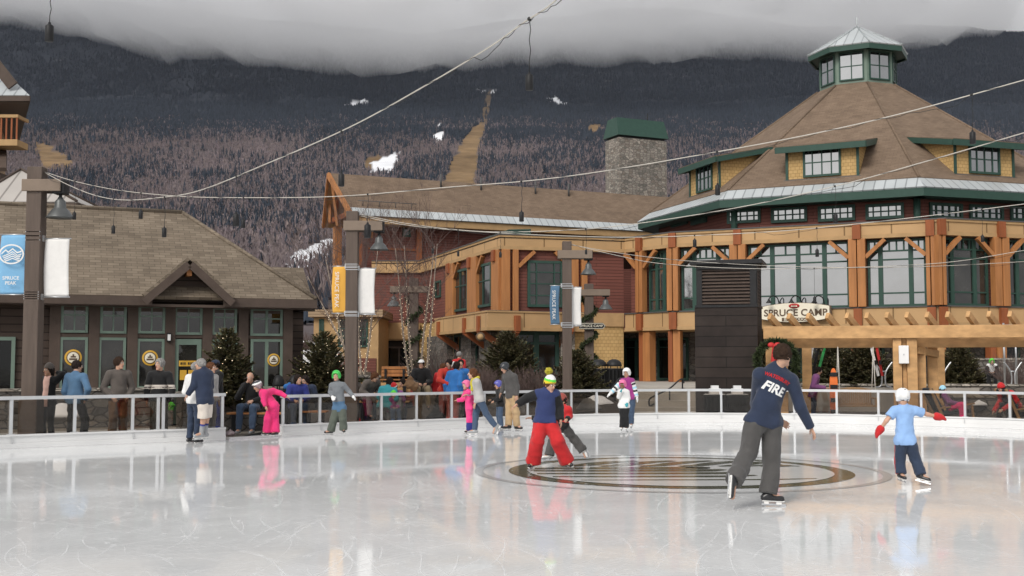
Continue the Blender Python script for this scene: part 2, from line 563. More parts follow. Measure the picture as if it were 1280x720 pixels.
Xt, Yt, zt, vt, pev = Xt[keep], Yt[keep], zt[keep], vt[keep], pev[keep]
isev = rg.random(len(Xt)) < pev

def forest_mesh():
    V = []; F = []; Cc = []
    base = 0
    # evergreens: three ragged tiers of five leaning faces
    e = np.where(isev)[0]; n = len(e)
    h = rg.uniform(6, 13, n) * np.interp(vt[e], [70, 150, 300], [.8, 1, 1.05]); r = h * rg.uniform(.16, .25, n)
    ctr = np.stack([Xt[e], Yt[e], zt[e]], 1)
    ph = rg.random(n) * 6.28
    tri = 0
    tone = rg.uniform(.75, 1.25, n)[:, None]
    col = np.array([.034, .043, .058]) * tone + rg.uniform(0, .004, (n, 1))
    for (z0, z1, rr) in ((.05, .62, 1.0), (.36, .84, .72), (.62, 1.05, .42)):
        for k in range(5):
            a0 = ph + k * 1.2566 + z0 * 3; a1 = a0 + 1.2566
            j = rg.uniform(.65, 1.2, n)
            p0 = ctr + np.stack([np.cos(a0) * r * rr * j, np.sin(a0) * r * rr * j, h * (z0 + rg.uniform(-.05, .05, n))], 1)
            p1 = ctr + np.stack([np.cos(a1) * r * rr * j, np.sin(a1) * r * rr * j, h * (z0 + rg.uniform(-.05, .05, n))], 1)
            p2 = ctr + np.stack([0 * h, 0 * h, h * z1], 1)
            V.append(np.stack([p0, p1, p2], 1).reshape(-1, 3)); Cc.append(np.repeat(col, 3, 0)); tri += n
    # bare hardwoods: a rounded haze of fine sprays on a few upright limbs
    e = np.where(~isev)[0]; n = len(e)
    h = rg.uniform(6, 12, n); r = h * rg.uniform(.28, .42, n)
    ctr = np.stack([Xt[e], Yt[e], zt[e]], 1)
    hue = rg.random((n, 1)); tone = rg.uniform(.85, 1.15, n)[:, None]
    col = (np.array([.175, .140, .152]) * hue + np.array([.195, .158, .148]) * (1 - hue)) * tone * (.72 + .56 * fbm(Xt[e] / 190, Yt[e] / 300, 4, 77))[:, None]
    for k in range(9):
        d = rg.normal(size=(n, 3)); d /= np.linalg.norm(d, axis=1)[:, None]
        rad = rg.random(n) ** .4
        c0 = ctr + np.stack([d[:, 0] * r * rad, d[:, 1] * r * rad, h * (.62 + .36 * d[:, 2] * rad)], 1)
        up = np.stack([d[:, 0] * .5, d[:, 1] * .5, np.abs(d[:, 2]) + .5], 1) * (h * rg.uniform(.10, .2, n))[:, None]
        side = rg.normal(size=(n, 3)) * (h * .06)[:, None]
        V.append(np.stack([c0 - up, c0 + side, c0 + up], 1).reshape(-1, 3)); Cc.append(np.repeat(col * rg.uniform(.9, 1.1, (n, 1)), 3, 0))
    for k in range(2):
        a = rg.random(n) * 6.283; tip = ctr + np.stack([np.cos(a) * r * .3, np.sin(a) * r * .3, h * .8], 1)
        side = np.zeros((n, 3)); side[:, 0] = h * .02
        V.append(np.stack([ctr - side, ctr + side, tip], 1).reshape(-1, 3)); Cc.append(np.repeat(col * 1.25, 3, 0))
    V = np.concatenate(V); Cc = np.concatenate(Cc)
    F = np.arange(len(V)).reshape(-1, 3)
    return V, F, Cc
m, nt, b = nodes('forest')
at = N(nt, 'Attribute'); at.attribute_name = 'tint'
nt.links.new(at.outputs['Color'], b.inputs['Base Color']); b.inputs['Roughness'].default_value = .9; b.inputs['Specular IOR Level'].default_value = .15
fv, ff, fc = forest_mesh()
fo = npmesh('forest', fv, ff, 'forest', smooth=False)
ca = fo.data.color_attributes.new('tint', 'FLOAT_COLOR', 'POINT')
ca.data.foreach_set('color', np.concatenate([fc, np.ones((len(fc), 1))], 1).astype('f4').ravel())
tag(fo, 'wood of bare grey hardwoods and dark spruces covering the mountainside', 'forest', kind='stuff')
del fv, ff, fc

# ---- low cloud sitting on the mountain top
CU = np.array([-500, 0, 60, 130, 200, 280, 350, 430, 520, 600, 700, 800, 900, 1000, 1100, 1200, 1290, 1400, 1900])
CV = np.array([24, 34, 42, 58, 70, 68, 82, 92, 92, 88, 80, 84, 74, 72, 70, 52, 40, 30, 20])
cx = np.arange(-560, 1841, 12.0); cyy = np.concatenate([np.arange(2240, 3700, 45.0), [3800, 4000, 4300, 4600]])
def cloud_base(u, Y):
    vb = np.interp(u, CU, CV)
    ys = np.linspace(2300, 3600, 60)
    out = np.empty(len(u))
    for i, (a, bb) in enumerate(zip(u, vb)):
        vv = vof(np.full(60, a), ys, hgt(np.full(60, a), ys))
        j = np.argmax(vv < bb) if (vv < bb).any() else 59
        out[i] = CAMZ + (455 - bb) / 1437.0 * ys[j]
    return out
cb = cloud_base(cx, None)
cb = np.convolve(np.pad(cb, 2, 'edge'), [.1, .2, .4, .2, .1], 'valid')
UG, YG = np.meshgrid(cx, cyy); XG = (UG - 640) / FPX * YG
zb = np.repeat(cb[None, :], len(cyy), 0) - 6
zb = zb + (fbm(XG / 520, YG / 520, 4, 2) - .5) * 90 + (fbm(XG / 110, YG / 160, 4, 12) - .5) * 70 - np.clip(fbm(XG / 70, YG / 120, 3, 23) - .55, 0, 1) * 110
bot = np.stack([XG, YG, zb], -1).reshape(-1, 3); top = bot.copy()
top[:, 2] = np.maximum(np.repeat(cb[None, :], len(cyy), 0).ravel() + 190 + (fbm(XG / 300, YG / 300, 4, 9).ravel() - .5) * 120, bot[:, 2] + 40)
nc = len(cx); nr_ = len(cyy)
q = np.arange((nr_ - 1) * nc).reshape(nr_ - 1, nc)[:, :-1].ravel()
fb = np.stack([q, q + nc, q + nc + 1, q + 1], 1); ft = fb[:, ::-1] + len(bot)
o2 = len(bot); side = []
for i in range(nc - 1):
    side.append((i, i + 1, o2 + i + 1, o2 + i)); k = (nr_ - 1) * nc + i; side.append((k + 1, k, o2 + k, o2 + k + 1))
for j in range(nr_ - 1):
    k = j * nc; side.append((k + nc, k, o2 + k, o2 + k + nc)); k = j * nc + nc - 1; side.append((k, k + nc, o2 + k + nc, o2 + k))
m, nt, b = nodes('cloud'); nt.nodes.remove(b)
pv = N(nt, 'VolumePrincipled'); pv.inputs['Color'].default_value = (.99, .992, .996, 1); pv.inputs['Density'].default_value = .0050; pv.inputs['Anisotropy'].default_value = .2
nt.links.new(pv.outputs[0], [n for n in nt.nodes if n.type == 'OUTPUT_MATERIAL'][0].inputs['Volume'])
cl_o = npmesh('cloud', np.concatenate([bot, top]), np.concatenate([fb, ft, np.array(side)]), 'cloud')
tag(cl_o, 'low grey cloud bank hiding the top of the mountain', 'cloud', kind='stuff')

# ---- the air between the village and the mountain
hz = MB(); hz.box(-2900, 2900, -60, 4700, -1.2, 1420)
m, nt, b = nodes('haze'); nt.nodes.remove(b)
pv = N(nt, 'VolumePrincipled'); pv.inputs['Color'].default_value = (.80, .86, 1, 1); pv.inputs['Density'].default_value = 1.55e-5; pv.inputs['Anisotropy'].default_value = .0
nt.links.new(pv.outputs[0], [n for n in nt.nodes if n.type == 'OUTPUT_MATERIAL'][0].inputs['Volume'])
tag(hz.build('haze', 'haze'), 'thin blue grey haze before the mountain', 'haze', kind='stuff')

# ================================================================ ground and ice
m, nt, b = nodes('plaza')
co = coord(nt, 'Object', (1, 1, 1))
br = N(nt, 'TexBrick'); br.inputs['Scale'].default_value = 1; br.inputs['Brick Width'].default_value = .6; br.inputs['Row Height'].default_value = .3; br.inputs['Mortar Size'].default_value = .008
br.inputs['Color1'].default_value = (.27, .24, .20, 1); br.inputs['Color2'].default_value = (.33, .29, .245, 1); br.inputs['Mortar'].default_value = (.16, .145, .13, 1)
nt.links.new(co, br.inputs['Vector'])
nz = N(nt, 'TexNoise'); nz.inputs['Scale'].default_value = .35; nz.inputs['Detail'].default_value = 8; nt.links.new(co, nz.inputs['Vector'])
f = ramp(nt, nz.outputs[0], [(.35, (.6,) * 3), (.65, (1.1,) * 3)])
mu = nt.nodes.new('ShaderNodeMix'); mu.data_type = 'RGBA'; mu.blend_type = 'MULTIPLY'; mu.inputs[0].default_value = 1
nt.links.new(br.outputs['Color'], mu.inputs[6]); nt.links.new(f, mu.inputs[7]); nt.links.new(mu.outputs[2], b.inputs['Base Color'])
b.inputs['Roughness'].default_value = .75
g = MB(); g.poly([(-400, -300, -.02), (400, -300, -.02), (400, 400, -.02), (-400, 400, -.02)])
tag(g.build('ground', 'plaza'), kind='structure')

def smooth_line(pts, n=8):
    pts = [Vector(p) for p in pts]
    out = []
    for i in range(len(pts) - 1):
        p0 = pts[max(i - 1, 0)]; p1 = pts[i]; p2 = pts[i + 1]; p3 = pts[min(i + 2, len(pts) - 1)]
        for k in range(n):
            t = k / n
            out.append(.5 * ((2 * p1) + (p2 - p0) * t + (2 * p0 - 5 * p1 + 4 * p2 - p3) * t * t + (3 * p1 - p0 - 3 * p2 + p3) * t ** 3))
    out.append(pts[-1])
    return out

LEFT = smooth_line([G(-170, 572), G(-80, 566.5), G(0, 561.5), G(140, 555.5), G(282, 550)])
RIGHT = smooth_line([G(352, 545.7), G(430, 542), G(500, 539), G(570, 536), G(640, 533), G(700, 530.6), G(760, 529), G(850, 527.8), G(930, 528), G(1010, 529), G(1100, 531), G(1200, 534), G(1280, 537), G(1390, 542)])
rim = [Vector((-14.5, 11, 0)), Vector((-16.5, 3, 0)), Vector((-15, -7, 0)), Vector((-8, -14, 0)), Vector((8, -14, 0)), Vector((18, -9, 0)), Vector((21, 3, 0)), Vector((18, 15, 0))]
ice_pts = [(p.x, p.y, 0) for p in LEFT + RIGHT] + [(p.x, p.y, 0) for p in rim[::-1]]
m, nt, b = nodes('ice')
co = coord(nt, 'Object')
n1 = N(nt, 'TexNoise'); n1.inputs['Scale'].default_value = .45; n1.inputs['Detail'].default_value = 8; n1.inputs['Roughness'].default_value = .6; nt.links.new(co, n1.inputs['Vector'])
n2 = N(nt, 'TexNoise'); n2.inputs['Scale'].default_value = 14; n2.inputs['Detail'].default_value = 6; nt.links.new(co, n2.inputs['Vector'])
c0 = ramp(nt, n1.outputs[0], [(.3, (.66, .672, .676)), (.55, (.75, .762, .766)), (.8, (.80, .81, .812))])
# skate cuts: thin curved lines at several scales
def scratches(scale, rot, wid, dis):
    mpp = N(nt, 'Mapping'); mpp.inputs['Rotation'].default_value = (0, 0, rot); mpp.inputs['Scale'].default_value = (scale, scale * .22, 1)
    nt.links.new(co, mpp.inputs[0])
    nd = N(nt, 'TexNoise'); nd.inputs['Scale'].default_value = .5; nd.inputs['Detail'].default_value = 2; nt.links.new(mpp.outputs[0], nd.inputs['Vector'])
    ad = N(nt, 'VectorMath', operation='MULTIPLY_ADD'); ad.inputs[1].default_value = (dis, dis, 0)
    nt.links.new(nd.outputs['Color'], ad.inputs[0]); nt.links.new(mpp.outputs[0], ad.inputs[2])
    vo = N(nt, 'TexVoronoi'); vo.voronoi_dimensions = '2D'; vo.feature = 'DISTANCE_TO_EDGE'; vo.inputs['Scale'].default_value = 1
    nt.links.new(ad.outputs[0], vo.inputs['Vector'])
    return ramp(nt, vo.outputs['Distance'], [(0, (1, 1, 1)), (wid, (0, 0, 0))])
s1 = scratches(1.1, .5, .012, 1.5); s2 = scratches(.8, -.9, .010, 2.0); s3 = scratches(2.0, 1.5, .02, 1.0)
mxs = N(nt, 'Math', operation='MAXIMUM'); nt.links.new(s1, mxs.inputs[0]); nt.links.new(s2, mxs.inputs[1])
mx2 = N(nt, 'Math', operation='MAXIMUM'); nt.links.new(mxs.outputs[0], mx2.inputs[0]); nt.links.new(s3, mx2.inputs[1])
wear = ramp(nt, n1.outputs[0], [(.45, (.0,) * 3), (.85, (.22,) * 3)])
mm = N(nt, 'Math', operation='MULTIPLY'); nt.links.new(mx2.outputs[0], mm.inputs[0]); nt.links.new(wear, mm.inputs[1])
frost = ramp(nt, n2.outputs[0], [(.56, (0, 0, 0)), (.72, (.55,) * 3)])
c1 = mixc(nt, mm.outputs[0], c0, (.88, .89, .89, 1))
c2 = mixc(nt, frost, c1, (.84, .85, .85, 1))
nt.links.new(c2, b.inputs['Base Color'])
rr = ramp(nt, n1.outputs[0], [(.35, (.03,) * 3), (.7, (.10,) * 3)])
ra = N(nt, 'Math', operation='ADD'); nt.links.new(rr, ra.inputs[0])
rm = N(nt, 'Math', operation='MULTIPLY'); rm.inputs[1].default_value = .35; nt.links.new(mm.outputs[0], rm.inputs[0]); nt.links.new(rm.outputs[0], ra.inputs[1])
nt.links.new(ra.outputs[0], b.inputs['Roughness'])
b.inputs['IOR'].default_value = 1.31; b.inputs['Specular IOR Level'].default_value = .36
n3 = N(nt, 'TexNoise'); n3.inputs['Scale'].default_value = 1.6; n3.inputs['Detail'].default_value = 6; nt.links.new(co, n3.inputs['Vector'])
bump(nt, b, n3.outputs[0], .05, .01)
ic = MB(); ic.poly(ice_pts[::-1]); o = ic.build('ice', 'ice'); tag(o, kind='structure')
if o.data.polygons[0].normal.z < 0:
    o.data.flip_normals()

# ---- marks the blades have cut: pale frost lines lying on the ice
m, nt, b = nodes('skate_marks'); nt.nodes.remove(b)
tr = N(nt, 'BsdfTransparent'); df = N(nt, 'BsdfDiffuse'); df.inputs[0].default_value = (.86, .87, .87, 1); mx = N(nt, 'MixShader'); mx.inputs[0].default_value = .3
nt.links.new(tr.outputs[0], mx.inputs[1]); nt.links.new(df.outputs[0], mx.inputs[2]); nt.links.new(mx.outputs[0], [n for n in nt.nodes if n.type == 'OUTPUT_MATERIAL'][0].inputs[0])
rk = random.Random(12); km = MB()
for k in range(2600):
    y0 = 6 + 22 * rk.random() ** 1.2; x0 = rk.uniform(-.46, .46) * y0; a = rk.uniform(0, 6.28); rad = rk.choice((-1, 1)) * rk.uniform(1.5, 9); ln = rk.uniform(.25, 2.6); wd = rk.uniform(.003, .011); n = 10
    p = Vector((x0, y0, .0025 + (k % 7) * .0002)); vs = []
    for i in range(n + 1):
        w_ = wd * (.25 + math.sin(math.pi * i / n)) / 2; q = Vector((-math.sin(a), math.cos(a), 0)) * w_; vs += [p + q, p - q]
        p = p + Vector((math.cos(a), math.sin(a), 0)) * ln / n; a += ln / n / rad
    if all(inpoly(np.array([v_.x for v_ in vs]), np.array([v_.y for v_ in vs]), [(q_[0], q_[1]) for q_ in ice_pts])):
        km.add(vs, [(2 * i + 1, 2 * i + 3, 2 * i + 2, 2 * i) for i in range(n)])
for k in range(900):   # flecks of snow thrown up by stops
    y0 = 5.5 + 20 * rk.random() ** 1.3; x0 = rk.uniform(-.46, .46) * y0; s_ = rk.uniform(.006, .03); pts = []
    for i in range(6): an = i * 1.047 + rk.uniform(-.3, .3); pts.append((x0 + math.cos(an) * s_ * rk.uniform(.6, 1.6), y0 + math.sin(an) * s_ * rk.uniform(.8, 2.5), .0042))
    km.poly(pts)
tag(km.build('skate_marks', 'skate_marks'), 'fine pale blade cuts and snow flecks over the ice', 'skate marks', kind='stuff')

# ---- the crest frozen into the ice
mat('ice_crest_dark', (.085, .09, .06), .12, .2, 1.5, spec=.36)
mat('ice_crest_grey', (.50, .51, .515), .12, .1, 1.5, spec=.36)
mat('ice_crest_pale', (.68, .685, .68), .12, .06, 1.5, spec=.36)
EC = G(848, 588.5); EC.z = 0
ER = 3.06
def disc(mb, r0, r1, z, n=96, sx=1.0):
    vs = []; fs = []
    for k in range(n):
        a = 2 * math.pi * k / n
        vs.append((EC.x + math.cos(a) * r0 * sx, EC.y + math.sin(a) * r0, z)); vs.append((EC.x + math.cos(a) * r1 * sx, EC.y + math.sin(a) * r1, z))
    for k in range(n):
        j = (k + 1) % n
        fs.append((2 * k, 2 * k + 1, 2 * j + 1, 2 * j))
    mb.add(vs, fs)
cr = thing('ice_crest', 'round crest with dark green rim and mountain stripes in the ice', 'emblem', (EC.x, EC.y, 0))
e = MB(); disc(e, 2.93, ER, .004); e.build('outer_ring', 'ice_crest_grey', cr)
e = MB(); disc(e, .001, 2.55, .004); e.build('field', 'ice_crest_dark', cr)
e = MB(); disc(e, .001, 2.26, .0075); e.build('pale_centre', 'ice_crest_pale', cr)
e = MB()
def strip(pts, wd, z=.008, lim=2.28):
    """pale band along plan points (crest coordinates), cut at the field's rim"""
    q = smooth_line([Vector((a, b_, 0)) for a, b_ in pts], 14)
    run = []
    for i, p in enumerate(q):
        d = (q[min(i + 1, len(q) - 1)] - q[max(i - 1, 0)]).normalized(); s = Vector((-d.y, d.x, 0)) * wd * (.45 + .55 * math.sin(math.pi * i / (len(q) - 1))) / 2
        if p.length < lim - .08: run.append((p + s, p - s))
        else:
            if len(run) > 1: _emit(run, z)
            run = []
    if len(run) > 1: _emit(run, z)
def _emit(run, z):
    vs = []; fs = []
    for a, b_ in run:
        vs += [(EC.x + a.x, EC.y + a.y, z), (EC.x + b_.x, EC.y + b_.y, z)]
    for i in range(len(run) - 1): fs.append((2 * i + 1, 2 * i + 3, 2 * i + 2, 2 * i))
    e.add(vs, fs)
zi = .0085
for y, xa, xb, wd_ in ((-1.45, -1.55, 1.75, .15), (-.98, -2.02, 1.0, .26), (-.52, -2.18, .9, .32), (-.08, -2.22, .7, .36), (.34, -2.2, .5, .40)):
    zi += .0004; strip([(xa, y - .02), (xa * .5 + xb * .1, y), (xb * .4, y + .03), (xb * .75, y + .10), (xb, y + .20)], wd_, zi)
for k in range(5):
    x = -1.45 + k * .62; zi += .0004
    strip([(x - .30, .66), (x + .05, .86), (x + .30, 1.16), (x + .62, 1.46), (x + 1.0, 1.68)], .36 - .02 * k, zi)
for k in range(3):
    zi += .0004; strip([(1.15 + k * .22, .62 - k * .02), (1.48 + k * .16, .86 - k * .08), (1.78 + k * .1, .94 - k * .14)], .13, zi)
e.build('mountain_stripes', 'ice_crest_dark', cr)

# ================================================================ rink barrier
mat('board_white', (.70, .70, .695), .35, .04, 1.2, dirt=.16)
mat('alu', (.62, .63, .64), .35, .06, 6, metal=.55)
clearglass('screen_glass', (.70, .665, .62))
mat('rubber', (.02, .02, .021), .8, .3, 20, .3)

def line_pos(line, u):
    """point of a plan polyline seen in pixel column u"""
    for a, b_ in zip(line[:-1], line[1:]):
        ua = 640 + FPX * a.x / (a.y * CP + (0 - CAMZ) * SP); ub = 640 + FPX * b_.x / (b_.y * CP + (0 - CAMZ) * SP)
        if min(ua, ub) <= u <= max(ua, ub) and ua != ub:
            return a.lerp(b_, (u - ua) / (ub - ua))
    return None
def sweep(mb, line, prof, closed_ends=True):
    """prof: (d, z) ring; d is away from the ice"""
    n = len(prof); vs = []; fs = []
    for i, p in enumerate(line):
        d = (line[min(i + 1, len(line) - 1)] - line[max(i - 1, 0)]); d.z = 0; d.normalize()
        nn = Vector((-d.y, d.x, 0))
        for dd, z in prof: vs.append(p + nn * dd + Vector((0, 0, z)))
    for i in range(len(line) - 1):
        for k in range(n):
            k2 = (k + 1) % n
            fs.append((i * n + k, (i + 1) * n + k, (i + 1) * n + k2, i * n + k2))
    fs.append(tuple(range(n))[::-1]); fs.append(tuple((len(line) - 1) * n + k for k in range(n)))
    mb.add(vs, fs)
BH, RH = .26, .95
def barrier(line, cols, label, hid):
    RH = .985 if hid == 0 else .915
    mid = line[len(line) // 2]
    t = thing('rink_barrier', label, 'rink barrier', (mid.x, mid.y, 0), 'barriers round the ice rink')
    b_ = MB(); sweep(b_, line, [(0, -.01), (.012, .22), (-.015, .23), (-.015, BH), (.13, BH), (.13, -.01)]); b_.build('dasher_board', 'board_white', t)
    b_ = MB(); sweep(b_, line, [(-.004, -.005), (-.012, .005), (-.012, .09), (-.004, .095)]); b_.build('kick_plate', 'board_white', t)
    b_ = MB(); sweep(b_, line, [(.03, RH - .065), (.03, RH), (.095, RH), (.095, RH - .065)]); b_.build('top_rail', 'alu', t)
    posts = [line_pos(line, u) for u in cols]
    posts = [p for p in posts if p is not None]
    for i, p in enumerate(posts):
        k = min(range(len(line)), key=lambda j: (line[j] - p).length)
        d = (line[min(k + 1, len(line) - 1)] - line[max(k - 1, 0)]).normalized(); nn = Vector((-d.y, d.x, 0))
        c = p + nn * .0625
        b_ = MB(); b_.beam(c + Vector((0, 0, BH)), c + Vector((0, 0, RH - .066)), .062, .055, up=nn)
        q = b_.build('post', 'alu', t, bevel=.006)
        f_ = MB(); f_.beam(c + Vector((0, 0, BH)) - d * .075, c + Vector((0, 0, BH)) + d * .075, .05, .022); f_.build('foot_plate', 'alu', q)
    for p in posts[::2]:
        k = min(range(len(line)), key=lambda j: (line[j] - p).length); d = (line[min(k + 1, len(line) - 1)] - line[max(k - 1, 0)]).normalized(); nn = Vector((-d.y, d.x, 0))
        b_ = MB(); b_.beam(p - nn * .012 + Vector((0, 0, .1)), p - nn * .012 + Vector((0, 0, .215)), .012, .014, up=nn); b_.build('panel_joint', 'alu', t)
    ends = [line[0]] + posts + [line[-1]]
    for a, c in zip(ends[:-1], ends[1:]):
        if (c - a).length < .18: continue
        d = (c - a).normalized(); nn = Vector((-d.y, d.x, 0)); a2 = a + d * .045 + nn * .0625; c2 = c - d * .045 + nn * .0625
        b_ = MB(); b_.beam(a2 + Vector((0, 0, (BH + RH) / 2 - .02)), c2 + Vector((0, 0, (BH + RH) / 2 - .02)), .010, RH - BH - .11); b_.build('glass_panel', 'screen_glass', t)
    return t
barrier(LEFT, [-150, -68, 14, 93.5, 166, 198, 204.5, 278.5], 'white rink barrier with glass and pale rail left of the gap', 0)
barrier(RIGHT, [355, 377, 401, 478, 522, 566, 607, 661, 715.5, 747, 821.7, 861.7, 902, 950, 993, 1046, 1098, 1151.5, 1206, 1262, 1320], 'white rink barrier with glass curving round the far end of the ice', 1)

mt = MB(); a = LEFT[-1]; c = RIGHT[0]
mt.slab([a + Vector((.05, .2, .012)), c + Vector((-.05, .2, .012)), c + Vector((.5, 3.2, .012)), a + Vector((.2, 3.2, .012))], .02)
tag(mt.build('rubber_mat', 'rubber'), 'black rubber floor mat in the gap of the rink barrier', 'mat')
th = MB(); th.beam(a + Vector((.02, .1, .02)), c + Vector((-.02, .1, .02)), .12, .05)
tag(th.build('threshold_strip', 'board_white'), 'white threshold strip across the gap where skaters step on the ice', 'threshold')
# ================================================================ building materials
brick('shingle_tan', (.155, .124, .093), (.225, .183, .138), (.113, .091, .067), .30, .115, .008, .9, .5, var=.2, nscale=1.5)
brick('shingle_brown', (.165, .118, .084), (.21, .152, .108), (.125, .09, .065), .32, .14, .008, .9, .4, var=.14, nscale=1.2)
brick('siding_brown', (.062, .045, .036), (.072, .052, .042), (.025, .018, .015), 6.0, .2, .014, .75, .5, var=.2)
brick('siding_red', (.165, .062, .048), (.185, .07, .054), (.075, .028, .022), 5.0, .15, .012, .7, .5, var=.16)
brick('shingle_yellow', (.50, .33, .14), (.57, .385, .17), (.30, .19, .08), .2, .16, .010, .8, .4, var=.15)
brick('panel_tan', (.47, .30, .15), (.50, .32, .158), (.21, .13, .06), 1.9, 3.0, .035, .6, .3, off=0, var=.12)
brick('metal_roof', (.40, .43, .44), (.46, .49, .50), (.24, .26, .27), .45, 40, .03, .32, .6, off=0, var=.1)
brick('metal_roof_warm', (.40, .37, .34), (.44, .41, .38), (.22, .20, .18), .5, 40, .035, .4, .6, off=0, var=.12)
brick('planks_dark', (.024, .018, .016), (.036, .027, .023), (.012, .01, .009), 60.0, .30, .012, .7, .5, var=.3, nscale=2)
brick('planks_tan', (.33, .235, .15), (.38, .27, .17), (.12, .08, .05), 5.0, .14, .012, .7, .4, var=.2)
stone('stone_grey', [(.07, .065, .06), (.13, .12, .11), (.19, .175, .155), (.10, .085, .075), (.24, .21, .18)], (.05, .045, .04))
stone('stone_warm', [(.22, .20, .175), (.34, .31, .265), (.46, .42, .36), (.26, .22, .18), (.54, .49, .42)], (.12, .11, .095), .3, .16)
mat('brown_trim', (.085, .062, .05), .65, .15, 4, .15, 30)
mat('brown_dark', (.035, .027, .024), .8, .15, 4)
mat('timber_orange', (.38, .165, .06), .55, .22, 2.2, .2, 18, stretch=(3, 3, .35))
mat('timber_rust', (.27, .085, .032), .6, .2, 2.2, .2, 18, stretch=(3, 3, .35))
mat('timber_fresh', (.54, .32, .145), .6, .24, 1.6, .25, 14, stretch=(2, 2, 4), dirt=.35)
mat('trim_green', (.032, .072, .056), .5, .1, 4)
mat('trim_sage', (.16, .22, .18), .5, .1, 4)
mat('soffit_tan', (.42, .27, .132), .7, .12, 3)
mat('flash_dark', (.09, .09, .09), .5, .1, 3)
mat('concrete', (.40, .37, .33), .85, .14, 1.2, .2, 20, dirt=.3)
mat('iron_black', (.018, .018, .019), .5, .2, 6)
mat('steel', (.52, .53, .54), .35, .06, 5, metal=.8)
mat('snow', (.84, .85, .88), .8, .04, 2, .3, 6)
mat('mulch', (.055, .04, .03), .95, .4, 6, .8, 25)
glassmat('glass_dark', (.018, .017, .015), 1.75, .03)
glassmat('glass_sky', (.032, .036, .038), 3.5, .03, .1)
glassmat('glass_door', (.006, .007, .007), 1.5, .05)
emit('lamp_warm', (1, .62, .25), 3.0)
mat('sign_yellow', (.62, .36, .05), .5, .08, 5)
mat('sign_cream', (.76, .71, .58), .5, .04, 5)
mat('paint_white', (.8, .8, .79), .4, .04, 4)
mat('paint_black', (.02, .02, .02), .5, .1, 5)
mat('lettering_brown', (.11, .075, .05), .6, .05, 5)
mat('paint_red', (.45, .03, .03), .5, .1, 4)

def msweep(mb, path, prof):
    """mitred sweep along plan path; prof (d inward, z)"""
    n = len(prof); path = [Vector((p[0], p[1], 0)) for p in path]; vs = []; fs = []
    for i, p in enumerate(path):
        d0 = (p - path[i - 1]).normalized() if i > 0 else None
        d1 = (path[i + 1] - p).normalized() if i < len(path) - 1 else None
        if d0 is None: d0 = d1
        if d1 is None: d1 = d0
        n0 = Vector((-d0.y, d0.x, 0)); n1 = Vector((-d1.y, d1.x, 0)); m_ = (n0 + n1)
        m_ = m_ / max(.3, m_.length_squared) * 2
        for dd, z in prof: vs.append(p + m_ * dd + Vector((0, 0, z)))
    for i in range(len(path) - 1):
        for k in range(n):
            k2 = (k + 1) % n
            fs.append((i * n + k, (i + 1) * n + k, (i + 1) * n + k2, i * n + k2))
    fs.append(tuple(range(n))[::-1]); fs.append(tuple((len(path) - 1) * n + k for k in range(n)))
    mb.add(vs, fs)
def ring(d0, d1, z0, z1): return [(d0, z0), (d0, z1), (d1, z1), (d1, z0)]

def window(parent, F, s0, s1, z0, z1, cols=(), rows=(), frame='trim_sage', glass='glass_dark', fw=.08, mw=.035, d=0.0, proud=.05, name='window', wide=None, label=None, toprow=None):
    """one window: frame with its bars (a part) and its glass (a sub-part); cols / rows are fractions of the opening"""
    if s1 < s0: s0, s1 = s1, s0
    if z1 < z0: z0, z1 = z1, z0
    b = MB()
    b.fbox(F, s0, s0 + fw, d - .01, d + proud, z0, z1); b.fbox(F, s1 - fw, s1, d - .01, d + proud, z0, z1)
    b.fbox(F, s0 + fw, s1 - fw, d - .01, d + proud - .003, z1 - fw, z1); b.fbox(F, s0 + fw, s1 - fw, d - .01, d + proud + .02, z0, z0 + fw)
    w_ = wide or mw
    for c in cols:
        s = s0 + (s1 - s0) * c; b.fbox(F, s - w_ / 2, s + w_ / 2, d - .01, d + proud - .008, z0 + fw, z1 - fw)
    for r in rows:
        z = z0 + (z1 - z0) * r; b.fbox(F, s0 + fw, s1 - fw, d - .01, d + proud - .016, z - mw / 2, z + mw / 2)
    if toprow:
        r, fr = toprow; z = z0 + (z1 - z0) * r
        for c in fr:
            s = s0 + (s1 - s0) * c; b.fbox(F, s - mw / 2, s + mw / 2, d - .01, d + proud - .02, z, z1 - fw)
    o = b.build(name, frame, parent, label=label)
    g = MB(); g.fbox(F, s0 + fw * .5, s1 - fw * .5, d - .006, d + proud * .35, z0 + fw * .5, z1 - fw * .5)
    g.build('pane', glass, o)
    return o
def wpx(F, x0, x1, y0, y1, d=0.0):
    """opening measured at its corner pixels, as a rectangle on the wall"""
    s0, zt0 = F.sz(x0, y0, d); s1, zt1 = F.sz(x1, y0, d); _, zb0 = F.sz(x0, y1, d); _, zb1 = F.sz(x1, y1, d)
    return s0, s1, (zb0 + zb1) / 2, (zt0 + zt1) / 2

